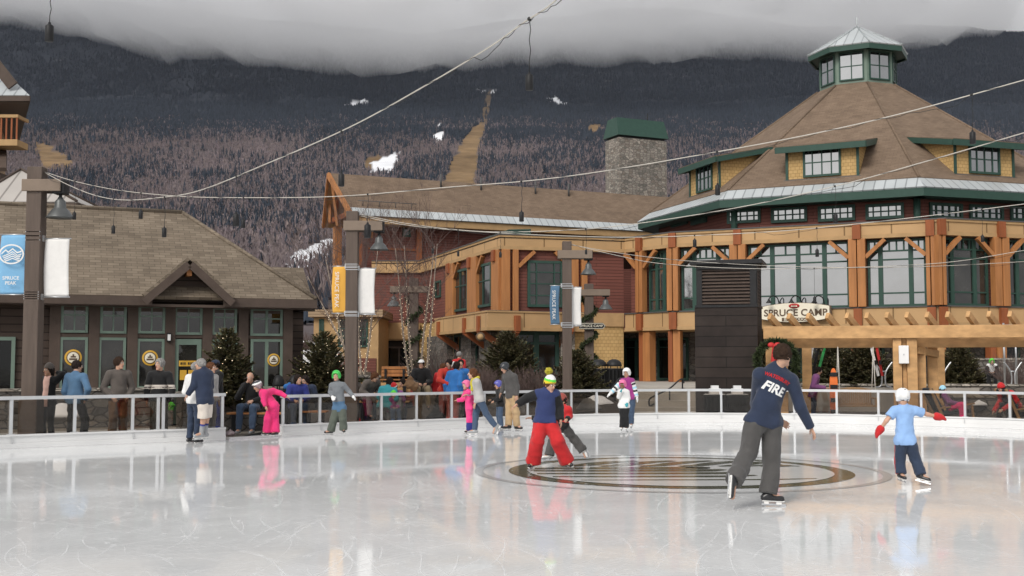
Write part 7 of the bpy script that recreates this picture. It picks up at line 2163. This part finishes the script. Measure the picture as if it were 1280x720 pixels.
    if scarf:
        W = Field(Nk - .24 * s, Nk + .2 * s, h); n_ = 9
        for i in range(n_):
            a = 2 * math.pi * i / n_; b = 2 * math.pi * (i + 1) / n_
            W.cap(Nk + (rt * math.cos(a) + tf * math.sin(a)) * .075 * s + tu * (.03 - .02 * math.sin(a)) * s, Nk + (rt * math.cos(b) + tf * math.sin(b)) * .075 * s + tu * (.03 - .02 * math.sin(b)) * s, .034 * s, None, .02)
        W.cap(Nk + tf * .09 * s, Nk + tf * .12 * s - tu * .2 * s, .04 * s, .045 * s, .02); W.folds(.005, 60, seed + 9)
        V, Q = W.mesh(); npmesh('scarf', V, Q, scarf, root)
    return dict(root=root, J=J, s=s, hs=hs, at=at, jacket=jk, f=f, r=r, tu=tu, tf=tf, rt=rt, hf=hf, hands=hands)

def arm_dist(C, J, s):
    """distance along each arm (0 at the shoulder) for points nearer an arm than the trunk, else -1"""
    out = np.full(len(C), -1.0)
    a, b = J['pelvis'], J['neck']; w = unit(J['shR'] - J['shL'])
    lat = (C - (J['shR'] + J['shL']) / 2) @ w
    for k, sg in (('R', 1), ('L', -1)):
        A, E, W = J['sh' + k], J['el' + k], J['wr' + k]
        def seg(p, q):
            d = q - p; t = np.clip(((C - p) @ d) / (d @ d), 0, 1); return np.linalg.norm(C - p - t[:, None] * d, axis=1), t
        d1, t1 = seg(A, E); d2, t2 = seg(E, W); l1 = np.linalg.norm(E - A); l2 = np.linalg.norm(W - E)
        dt, _ = seg(a, b)
        m = (np.minimum(d1, d2) < .105 * s) & (np.minimum(d1, d2) < dt) & (lat * sg > .075 * s)
        al = np.where(d1 < d2, t1 * l1, l1 + t2 * l2)
        out[m] = al[m]
    return out

def cloth_text(pr, body, size, up_off, mname, name, side=-1, tilt=0.0, bold=.0, right=0.0, squash=1.0, arc=0.0):
    """lettering printed on a garment: laid on its surface from outside"""
    bm_ = bpy.data.meshes.new('t'); vs, fs = text_mesh(body, size, extrude=0, font_bold=bold, squash=squash)
    import bmesh
    b = bmesh.new(); vv = [b.verts.new(p) for p in vs]
    for f_ in fs:
        try: b.faces.new([vv[i] for i in f_])
        except ValueError: pass
    bmesh.ops.triangulate(b, faces=b.faces[:])
    for it in range(2): bmesh.ops.subdivide_edges(b, edges=[e for e in b.edges if e.calc_length() > size * .16], cuts=1)
    bmesh.ops.triangulate(b, faces=b.faces[:])
    b.verts.ensure_lookup_table(); b.verts.index_update()
    jm = pr['jacket'].data; off = np.array(origin(pr['root']))
    bv = BVHTree.FromPolygons([v.co[:] for v in jm.vertices], [tuple(p.vertices) for p in jm.polygons])
    c = pr['J']['neck'] - pr['tu'] * up_off * pr['s'] - off; out = pr['tf'] * side
    x_ = pr['rt'] * (1 if side < 0 else -1); ct, st_ = math.cos(R(tilt)), math.sin(R(tilt)); x2 = x_ * ct + pr['tu'] * st_; z2 = pr['tu'] * ct - x_ * st_
    res = []
    for v in b.verts:
        o = Vector(c + x2 * (v.co.x + right) + z2 * (v.co.z - arc * v.co.x ** 2) + out * .6)
        hit = bv.ray_cast(o, Vector(-out))
        p = (hit[0] + hit[1] * .0035) if hit[0] is not None else o - Vector(out) * .45
        res.append(np.array(p) + off)
    F_ = [[v.index for v in f_.verts] for f_ in b.faces]; b.free()
    npmesh(name, np.array(res), np.array(F_), mname, pr['jacket'])
# ================================================================ the skaters on the ice
def Yf(v): return G(640, v).y
# man in the navy shirt, seen from behind
fire = person('man skating away in navy long sleeved shirt reading FIRE and grey sweatpants',
    pixels(Yf(632.5), 1.78, 172, hipyaw=165, head=(979, 444, -.05), neck=(972, 461), shL=(949, 468, -.05), shR=(990, 476, .02), pelvis=(953.5, 524), hipL=(943.5, 529, -.02), hipR=(964, 529, .02),
           elR=(1000.5, 509, .02), wrR=(1013.5, 535, .08), elL=(945, 505, .32), wrL=(974, 525, .36), knR=(965, 577, .08), anR=(960, 618, .0), knL=(935, 566, .02), anL=(916.5, 603, -.34)),
    look=128, pitch=5, top=('navy', .024, .08), bottom=('charcoal', .030, .97, .014), feet='boot_black', skates=True, hair='hair_brown', hairstyle='curly', h=.0095,
    toes={'R': (.95, .05, -.05), 'L': (-.12, -.25, -.95)})
cloth_text(fire, 'FIRE', .142, .235, 'white', 'chest_lettering', tilt=-14, bold=.005, squash=1.0, right=-.012)
cloth_text(fire, 'WATERBURY', .056, .105, 'red', 'arc_lettering', tilt=-13, bold=.0015, right=-.012, arc=.5)
def stripe_leg(C, J, s):
    o = np.zeros(len(C), 'i4')
    for k in 'RL':
        A, B_ = J['hip' + k], J['an' + k]; K = J['kn' + k]; rt = unit(J['hipR'] - J['hipL']) * (1 if k == 'R' else -1)
        p = np.where((C[:, 2] > K[2])[:, None], A + (K - A) * ((A[2] - C[:, 2]) / (A[2] - K[2]))[:, None], K + (B_ - K) * ((K[2] - C[:, 2]) / (K[2] - B_[2]))[:, None])
        d = C - p; l = d @ rt; o[(l > .045 * s) & (np.abs(d @ np.cross(rt, (0, 0, 1.0))) < .020 * s) & (np.linalg.norm(d, axis=1) < .14 * s)] = 1
    return o
person('child skating away in pale blue T-shirt, white hockey helmet and red gloves',
    pixels(Yf(606.5), 1.27, 176, head=(1128, 496), neck=(1130, 509), shL=(1118, 513), shR=(1144, 513), pelvis=(1131, 548), elL=(1108, 526, -.02), wrL=(1099.5, 538, .02), elR=(1159, 518, .02), wrR=(1173, 521, .04),
           hipL=(1126, 552), hipR=(1137, 552), knL=(1125, 573, .06), anL=(1126, 592.5), knR=(1144.5, 574, .03), anR=(1151.5, 594, -.06)),
    look=190, top=('sky', .020, .12), sleeve=.32, bottom=('denim_dark', .022, .96, .008), bpaint=stripe_leg, bmats=['red'], feet='boot_black', skates=True, hair='hair_brown', hairstyle='short', hat='helmet', hatmat='helmet_white', gloves='red', gs=1.9, h=.0095, toes={'R': (.75, -.5, -.2), 'L': (.2, -.9, -.1)})
def vest(C, J, s): return np.where(arm_dist(C, J, s) > .02 * s, 1, 0)
person('child in bobble hat, navy quilted vest and bright red ski trousers',
    pixels(Yf(588.5), 1.50, 12, head=(687.5, 480.5, -.04), neck=(683, 491), shR=(672, 493), shL=(694, 493), pelvis=(682, 525), hipR=(676.5, 529), hipL=(688, 529), elR=(659, 497.5, .02), wrR=(646, 506, -.05), elL=(699, 509, .06), wrL=(701, 525.5, -.04),
           knR=(671.5, 552, -.12), anR=(666.5, 578), knL=(697, 552, -.12), anL=(708.5, 577)),
    look=38, pitch=14, top=('quilt_blue', .034, .05), paint=vest, mats=['black'], bottom=('red', .040, .98, .022), feet='boot_black', skates=True, hair='hair_auburn', hat='beanie', hatmat=['yellow', 'lime', 'white', 'white'], h=.0095, toes={'R': (-.35, -.9, -.05), 'L': (.35, -.9, -.05)})
pr = P(686, 464.2, Yf(588.5) - .02)
bob = bpy.data.objects[[o.name for o in bpy.data.objects if o.get('label', '').startswith('child in bobble')][0]]
bob_hat = [c for c in bob.children if c.name.startswith('knitted')][0]
x = MB(); rr_ = random.Random(2)
for k in range(170):
    d = Vector((rr_.gauss(0, 1), rr_.gauss(0, 1), rr_.gauss(0, 1))).normalized(); x.tube([pr, pr + d * .062 * rr_.uniform(.85, 1.1)], [.009, .004], 4)
x.ball(pr, .045, 10, 7); x.build('pompom', 'mustard', bob_hat)
def red_black(C, J, s): return np.where((arm_dist(C, J, s) > .30 * s) | ((C - J['pelvis']) @ unit(J['neck'] - J['pelvis']) < .10 * s), 1, 0)
person('child in red and black jacket and dark hat pushing off behind the bobble hat',
    pixels(Yf(577), 1.20, -55, head=(702, 501.5), neck=(705, 510), pelvis=(701.5, 532), elR=(684, 522, .1), wrR=(664, 522.5, .1), elL=(712, 520, -.08), wrL=(708.5, 524.5, -.22), knR=(690, 552, .05), anR=(686.5, 569), knL=(717, 548, .02), anL=(729, 563.5)),
    look=-60, pitch=10, top=('red', .026, .10), paint=red_black, mats=['black'], bottom=('charcoal', .026, .98, .012), feet='boot_white', skates=True, hair='hair_dark', hat='beanie', hatmat='rust', h=.012, toes={'R': (-.95, -.2, 0), 'L': (.35, -.2, -.9)})
# woman with the scarf, child in pink before her
person('woman skating in light grey sweater, mustard scarf and jeans',
    pixels(Yf(544), 1.66, -82, head=(590.5, 467), neck=(594.5, 475), pelvis=(599.5, 500), elL=(598, 491, -.05), wrL=(594, 504, -.06), elR=(591, 490, .1), wrR=(584, 493, .12), knR=(594.5, 518, .1), anR=(593.5, 538), knL=(608, 517, .0), anL=(619.5, 533)),
    look=-88, top=('grey_light', .020, .05), bottom=('denim', .014, .97), feet='boot_grey', skates=True, hair='hair_auburn', hairstyle='pony', scarf='mustard', h=.012, toes={'R': (-.95, -.1, 0), 'L': (-.35, -.1, -.85)})
def blue_shin(C, J, s): return (C[:, 2] < (J['knR'][2] + J['anR'][2]) * .5 + .1 * s).astype('i4')
person('small child in hot pink suit and royal blue gaiters beside the woman in the scarf',
    pixels(Yf(543), 1.12, -70, head=(583, 481, -.1), neck=(584.5, 489, -.1), pelvis=(587, 511), elR=(578, 499.5, .0), wrR=(571, 500.5, -.05), elL=(590, 498, .0), wrL=(592, 506, -.05), knR=(586.5, 525), anR=(586.5, 538), knL=(589.5, 525), anL=(590, 538.5)),
    look=-60, top=('pink_hot', .026, .12), bottom=('pink_hot', .024, .98, .008), bpaint=blue_shin, bmats=['blue_deep'], feet='boot_black', skates=True, hair='hair_brown', hat='helmet', hatmat='helmet_pink', h=.012)
person('man in dark helmet, charcoal sweater and tan trousers looking down',
    pixels(Yf(540), 1.72, -60, head=(631, 459.5), neck=(635.5, 467), shL=(643, 471, -.14), shR=(631, 470, .16), pelvis=(639.5, 495), elL=(646.5, 483.5, -.12), wrL=(646, 495, -.16), elR=(630, 483, .2), wrR=(626, 492, .1), knR=(636.5, 515, .05), anR=(635.5, 532), knL=(645, 515, -.05), anL=(646, 532.5)),
    look=-65, pitch=24, top=('charcoal', .020, .05), bottom=('tan', .022, .97, .008), feet='boot_black', skates=True, hair='hair_dark', hat='helmet', hatmat='helmet_dark', h=.012, toes={'R': (-.8, -.6, 0), 'L': (.7, -.7, 0)})
person('child in violet helmet, black jacket and jeans holding on by the man in tan trousers',
    stand(625, 473.5, 29.0, 0, -70, 1.18, lean=4, head=.16, wrL=(-.08, .16, .60), elL=(-.14, .06, .66), wrR=(.06, .18, .62)), look=-75, pitch=10, top=('black', .028, .09), bottom=('denim', .016, .97), feet='boot_black', skates=True, hair='hair_brown', hat='helmet', hatmat='helmet_purple', h=.014)
def stripes(C, J, s):
    a = arm_dist(C, J, s); o = np.zeros(len(C), 'i4'); m = a > .03 * s
    o[m] = np.array([1, 2, 1, 3])[(np.floor(a[m] / (.055 * s)).astype(int)) % 4]; return o
person('girl in white helmet, magenta vest and striped sleeves with hands out',
    pixels(Yf(537), 1.52, -14, head=(783.2, 466), neck=(784, 474.5), shR=(777.8, 476.5), shL=(790, 476.5), pelvis=(787, 497), elR=(770, 485, -.05), wrR=(763, 491.5, -.1), elL=(793.5, 487), wrL=(796, 496.5, -.05), knR=(785, 514), anR=(784.5, 530), knL=(789.5, 514), anL=(789.5, 530)),
    look=-22, pitch=6, skin='b', top=('magenta', .024, .06), paint=stripes, mats=['white', 'black', 'aqua'], bottom=('denim', .014, .97), feet='boot_white', skates=True, hair='hair_dark', hairstyle='long', hat='helmet', hatmat='helmet_white', gloves='white', h=.012)
person('small child in pink helmet, white top and black trousers with teal mitten at the mouth',
    pixels(Yf(540), 1.16, -12, head=(778.3, 480.5), neck=(779.5, 488), shR=(775, 490), shL=(784, 490), pelvis=(780, 508), elR=(773.5, 496, -.05), wrR=(776, 489.5, -.14), elL=(785.5, 498), wrL=(784, 504.5, -.12), knR=(778, 522), anR=(777.3, 534), knL=(782.5, 522), anL=(783, 534.5)),
    look=-18, pitch=4, skin='c', top=('white', .022, .06), bottom=('black', .018, .98, .006), feet='boot_white', skates=True, hair='hair_dark', hat='helmet', hatmat='helmet_pink', gloves='teal', h=.011)
def ombre(C, J, s):
    z = (C - J['pelvis']) @ unit(J['neck'] - J['pelvis']); return (z < .14 * s).astype('i4')
person('boy in bright green helmet, grey long sleeved shirt and dark green trousers',
    pixels(Yf(545), 1.47, 8, head=(420.3, 469.5), neck=(421.5, 479), shR=(414.5, 482), shL=(429.5, 481.5), pelvis=(424, 508.5), elR=(413, 490, .04), wrR=(415.5, 496, -.12), elL=(436.5, 489.5, .04), wrL=(441.5, 495.5, -.08), hipR=(421, 511.5), hipL=(427.5, 511), knR=(417, 525.5, -.05), anR=(413.5, 538), knL=(428.5, 524, -.05), anL=(429.3, 537)),
    look=-4, top=('shirt_grey', .018, .13), paint=ombre, mats=['blue_mid'], bottom=('green_grey', .028, .98, .014), feet='boot_black', skates=True, hair='hair_brown', hat='helmet', hatmat='helmet_green', gloves='white', h=.011, toes={'R': (-.85, -.5, 0), 'L': (.25, -.95, 0)})
person('child in hot pink ski suit and patterned helmet leaning forward at the gap',
    pixels(Yf(548.5), 1.32, -62, head=(322, 482.5), neck=(328, 490), shR=(330, 491, -.12), shL=(341.5, 489, .1), pelvis=(342, 507.5), elR=(329.5, 501, -.16), wrR=(332, 508, -.2), elL=(350.5, 491.5, .1), wrL=(358, 496, .08), knR=(334.5, 524, -.06), anR=(334, 539.5), knL=(343.5, 524, .06), anL=(344.5, 540.5)),
    look=-50, pitch=22, top=('pink', .026, .10), bottom=('pink', .032, .98, .016), feet='boot_black', skates=True, hair='hair_brown', hat='helmet', hatmat=['helmet_pattern', 'paint_white', 'helmet_dark', 'helmet_pattern'], h=.011, toes={'R': (-.7, -.6, 0), 'L': (-.5, -.8, 0)})
sm_ = person('grey haired man in navy track jacket and cream shorts on skates with blue socks',
    pixels(Yf(554.5), 1.80, -112, hipyaw=-95, head=(250.5, 455.5), neck=(254, 464), shL=(245, 468, -.02), shR=(262, 468, .1), pelvis=(256, 500.5), elL=(242.5, 481.5, -.1), wrL=(234.5, 493.5, -.05), elR=(263, 483, .25), wrR=(252, 492, .32), hipL=(254, 503, -.07), hipR=(259, 503, .08), knL=(254, 523, -.05), anL=(252, 542), knR=(258, 523, .12), anR=(256, 541.5, .12)),
    look=-98, top=('navy', .030, .09), bottom=('beige', .034, .53), feet='boot_grey', skates=True, hair='hair_grey', hairstyle='short', h=.011, toes={'R': (-.8, -.5, 0), 'L': (-.6, -.75, 0)})
for k in 'RL':
    a = sm_['J']['an' + k]; kk = sm_['J']['kn' + k]; d = unit(kk - a); x = MB(); x.tube([Vector(a + d * .07), Vector(a + d * .20)], [.050, .055], 12); x.build('sock', 'blue_deep', sm_['root'])
person('person in white top and jeans standing on skates behind the man in navy',
    stand(244, 453, 23.75, 0, 150, lean=2, wrR=(.12, .12, .52), wrL=(-.12, .12, .52)), look=130, top=('white', .024, .06), bottom=('denim_dark', .016, .97), feet='boot_black', skates=True, hair='hair_grey', h=.014)

# ================================================================ people behind the barrier, left
person('woman in slouchy grey hat, black jacket and pink top with hand behind her head',
    stand(61, 456, 23.6, 0, -15, lean=-2, elL=(-.19, -.02, .88), wrL=(-.07, -.07, .90), knR=(.05, .03, .285)), look=-35, skin='b', top=('black', .024, .10), paint=lambda C, J, s: ((arm_dist(C, J, s) < 0) & (np.abs((C - J['neck']) @ unit(J['shR'] - J['shL'])) < .075 * s) & ((C - (J['neck'] + J['pelvis']) / 2) @ facing(-15) > .02)).astype('i4'), mats=['peach'], bottom=('black', .012, .97), hair='hair_dark', hairstyle='long', hat='beanie', hatmat='grey_brown', h=.013)
person('man in blue jacket and black trousers seen from behind with hand on hip',
    stand(96, 451, 23.4, 0, 165, lean=3, side=-2, elR=(.20, -.05, .66), wrR=(.13, .0, .53), wrL=(-.13, .03, .5), knR=(.10, .05, .29), anR=(.15, -.04, .05)), look=140, top=('blue_mid', .026, .07), bottom=('black', .020, .97, .008), hair='hair_dark', h=.013)
person('dark haired man in grey zip jacket and brown trousers looking to the right',
    stand(149, 447, 23.8, 0, 35, side=0, elR=(.165, -.04, .64), wrR=(.09, .07, .53), elL=(-.165, -.03, .64), wrL=(-.09, .08, .53)), look=72, top=('grey_brown', .028, .05), bottom=('brown', .022, .97, .006), hair='hair_brown', hairstyle='curly', h=.013)
def nordic(C, J, s):
    z = (C - J['pelvis']) @ unit(J['neck'] - J['pelvis']); o = np.zeros(len(C), 'i4'); o[(z > .20 * s) & (z < .29 * s)] = 1; o[(z > .225 * s) & (z < .245 * s)] = 2; return o
person('curly grey haired man in black sweater with patterned chest band and one green glove',
    stand(200, 449, 24.4, 0, 5, elR=(.15, .0, .63), elL=(-.16, .02, .63), wrL=(-.16, .06, .47)), look=-28, top=('black', .026, .07), paint=nordic, mats=['beige', 'grey_brown'], bottom=('olive', .020, .97), hair='hair_grey', hairstyle='curly', h=.013)
gl_ = bpy.data.objects[[o.name for o in bpy.data.objects if o.get('label', '').startswith('curly grey')][0]]
c = P(214, 506, 24.3); x = MB(); x.ball(c, .06, 10, 7, (1, .7, 1.1))
for k in range(4): x.tube([c + Vector((-.035 + k * .024, 0, -.03)), c + Vector((-.045 + k * .03, -.01, -.11 - .01 * (k % 2)))], [.015, .011], 6)
x.tube([c + Vector((.04, 0, .02)), c + Vector((.085, -.01, -.03))], [.017, .012], 6); x.build('green_glove', 'lime', gl_)
person('auburn haired person in grey trousers talking behind the man in navy',
    stand(262, 453.5, 25.2, 0, 60, lean=3, wrR=(.1, .16, .58)), look=75, top=('grey_light', .022, .06), bottom=('grey', .022, .97), hair='hair_auburn', hairstyle='bob', h=.014)
person('person in black puffy jacket with yellow collar and dark cap beside the lit spruce',
    stand(272, 450.5, 26.0, 0, -60, lean=3, elL=(-.16, .06, .65), wrL=(-.07, .18, .58)), look=-70, top=('black', .040, .08), bottom=('blue_deep', .02, .97), hair='hair_dark', hat='cap', hatmat='navy', scarf='yellow', h=.014)
person('man in black sweater and jeans sitting on the bench with a hand at his face',
    sit(317, 487, 27.0, .49, -8, 1.78, lean=16, elR=(.17, .12, .13), wrR=(.03, .15, .33)), pitch=12, top=('black', .024, .03), bottom=('denim', .018, .97), feet='boot_grey', hair='hair_grey', hairstyle='bald', h=.014)
person('dark haired woman in violet coat seated behind the glass left of the green helmet',
    sit(371, 482, 28.0, .49, 20, 1.62, lean=14), look=50, top=('blue_deep', .036, .06), bottom=('denim_dark', .016, .97), hair='hair_dark', hairstyle='long', h=.016)
person('brown haired woman in grey fur jacket bending over her boots behind the glass',
    sit(457, 480, 30.2, .64, 40, 1.64, lean=38, wrR=(.02, .34, -.05), wrL=(-.02, .34, -.05)), look=70, pitch=30, top=('grey_brown', .040, .03), bottom=('grey', .020, .97), hair='hair_auburn', hairstyle='bob', h=.016)
person('black haired person in teal coat crouching with back to the rink',
    sit(480, 482, 29.6, .42, 155, 1.66, lean=24), look=150, top=('teal', .038, .06), bottom=('charcoal', .018, .97), hair='hair_dark', hairstyle='long', h=.016)
person('child in red and white knitted hat and violet jacket lacing a boot',
    sit(499, 483, 30.0, .46, -20, 1.3, lean=30, knL=(-.1, .2, .12)), look=-30, pitch=30, top=('purple', .03, .04), bottom=('grey', .02, .97), hair='hair_brown', hat='beanie', hatmat=['white', 'red', 'red', 'red'], gloves='mustard', h=.016)
person('person in white cap, black jacket and khaki trousers sitting high on the wall',
    sit(526, 463, 31.6, .82, 12, 1.66, lean=5, zg=.3), look=-10, top=('black', .032, .04), bottom=('khaki', .020, .97), hair='hair_dark', hat='cap', hatmat='white', h=.015)
person('dark haired man in red jacket leaning over the rail',
    stand(557, 459.5, 31.4, 0, 20, 1.72, lean=22, wrR=(.02, .22, .62), wrL=(-.04, .22, .62), elR=(.16, .12, .68), elL=(-.16, .12, .68)), look=-30, pitch=20, top=('red_warm', .036, .06), bottom=('rust', .02, .97), hair='hair_dark', h=.015)
person('dark haired person in bright blue jacket and rust trousers seen from behind',
    stand(566, 463.5, 30.9, 0, 150, 1.66, lean=10, side=4), look=135, top=('royal', .034, .07), bottom=('rust', .024, .97), hair='hair_dark', hairstyle='bob', h=.015)
person('young man in royal blue shirt facing the ice between two red jackets',
    stand(576, 456.5, 32.2, 0, 5, 1.72), look=5, top=('royal', .026, .02), bottom=('black', .02, .97), hair='hair_dark', h=.015)
person('balding man in red jacket far behind holding a white paper',
    stand(574, 443.5, 38, .3, 150, 1.7, wrL=(-.02, .24, .72), elL=(-.15, .1, .68)), look=140, top=('red', .03, .06), bottom=('khaki', .02, .97), hair='hair_grey', hairstyle='short', h=.018)
c = P(565, 456, 37.6); x = MB(); x.hexa([c + Vector(p) for p in ((-.1, 0, -.12), (-.06, 0, -.14), (-.06, .01, -.14), (-.1, .01, -.12), (.04, 0, .12), (.09, 0, .10), (.09, .01, .10), (.04, .01, .12))]); tag(x.build('paper', 'paint_white'), 'folded white paper held by the balding man in red', 'paper')
# ================================================================ people on the right
person('person in plum quilted coat bending beside the skis',
    stand(1016, 464, 34.2, 0, 75, 1.5, lean=14, wrR=(.05, .22, .60), wrL=(-.05, .22, .60)), look=70, pitch=22, skin='b', top=('purple', .045, .20), bottom=('denim_dark', .018, .97), hair='hair_dark', hairstyle='long', h=.016)
person('person in pale cap and blue jacket between the two big spruces',
    stand(1054, 444.5, 48, .8, 20, 1.22, head=.15), look=30, top=('blue_mid', .03, .06), bottom=('charcoal', .02, .97), hair='hair_brown', hat='cap', hatmat='khaki', h=.018)
person('seated child in lime helmet, white jacket and lime boots on the stone wall',
    sit(1240, 452.5, 42.2, 1.12, -25, 1.25, lean=14, zg=.8), look=-5, top=('white', .03, .03), paint=vest, mats=['black'], bottom=('black', .024, .97), feet='lime', hair='hair_dark', hat='helmet', hatmat='lime', h=.018)
person('child in pale blue hat and pink trousers lounging in the wooden chair',
    sit(1187, 492, 31.2, .36, 62, 1.22, lean=-22, kn=.06), look=60, top=('purple', .03, .04), bottom=('pink', .026, .97), feet='boot_grey', hair='hair_brown', hairstyle='long', hat='beanie', hatmat='aqua', h=.016)
person('person in red hooded jacket crouching at the right edge behind the glass',
    sit(1268, 490, 30.6, .40, -62, 1.62, lean=44, wrL=(-.1, .42, -.05), wrR=(.05, .44, -.08)), look=-70, pitch=30, top=('red', .034, .05), bottom=('black', .02, .97), hair='hair_dark', hat='beanie', hatmat='red', h=.016)
for a_ in (
    ('person in brown coat and grey hood sitting behind the gold banner post', sit(440, 484, 30.8, .5, 25, 1.6, lean=20), 20, 'grey_brown', 'charcoal', 'hair_brown', None),
    ('person in maroon coat sitting between the teal coat and the white cap', sit(511, 486, 31.0, .45, -30, 1.5, lean=26), -40, 'rust', 'denim_dark', 'hair_dark', None),
    ('person with pale face in red hood standing close behind the red jacket', stand(551, 463, 32.0, 0, 40, 1.6, lean=10), 60, 'red', 'black', 'hair_auburn', None),
    ('person in olive coat seated low left of the birch stems', sit(467, 487, 31.6, .45, -10, 1.5, lean=24), -20, 'khaki', 'denim', 'hair_brown', None),
    ('person in dark blue anorak sitting beside the violet coat', sit(388, 485, 28.6, .49, -20, 1.6, lean=20), -30, 'navy', 'charcoal', 'hair_dark', None),
    ('small child in violet and lime jacket sitting in front of the teal coat', sit(490, 497, 29.7, .35, 30, 1.0, lean=10), 30, 'magenta', 'denim', 'hair_auburn', 'lime')):
    person(a_[0], a_[1], look=a_[2], pitch=16, top=(a_[3], .034, .05), bottom=(a_[4], .02, .97), hair=a_[5], hairstyle='bob', hat='beanie' if a_[6] else None, hatmat=a_[6], h=.017)
# ---- bags by the benches
def bag(u, v, Y, w, h, m, label):
    c = P(u, v, Y); F_ = Field(np.array(c) - w, np.array(c) + w + np.array([0, 0, h]), .018)
    F_.cap(np.array(c) + (-w * .3, 0, h * .3), np.array(c) + (w * .3, 0, h * .3), h * .34, None, .03).cap(np.array(c) + (0, 0, h * .3), np.array(c) + (0, 0, h * .75), h * .32, h * .2, .05); F_.folds(.012, 40, int(u)); F_.cut(c, (0, 0, -1))
    V, Q = F_.mesh(); t = thing('bag', label, 'bag', c, 'bags and gear by the benches'); npmesh('body', V, Q, m, t)
    x = MB(); x.tube(smooth_line([c + Vector((-w * .25, -.02, h * .85)), c + Vector((0, -.02, h * 1.12)), c + Vector((w * .25, -.02, h * .85))], 5), .014, 6); x.build('strap', 'black', t)
bag(513, 489, 30.8, .30, .42, 'brown', 'tan fur trimmed bag left of the person in the white cap')
bag(288, 545, 26.2, .20, .16, 'helmet_pattern', 'pink and grey skate bag on the rubber mat by the gap')
bag(545, 531, 31.2, .34, .5, 'black', 'black bag behind the glass right of the white capped person')
bag(362, 487, 28.4, .26, .2, 'royal', 'bright blue bag on the rail side bench by the pink suited child')
bag(441, 530, 29.6, .3, .3, 'red', 'red bag on the ground left of the bending woman')
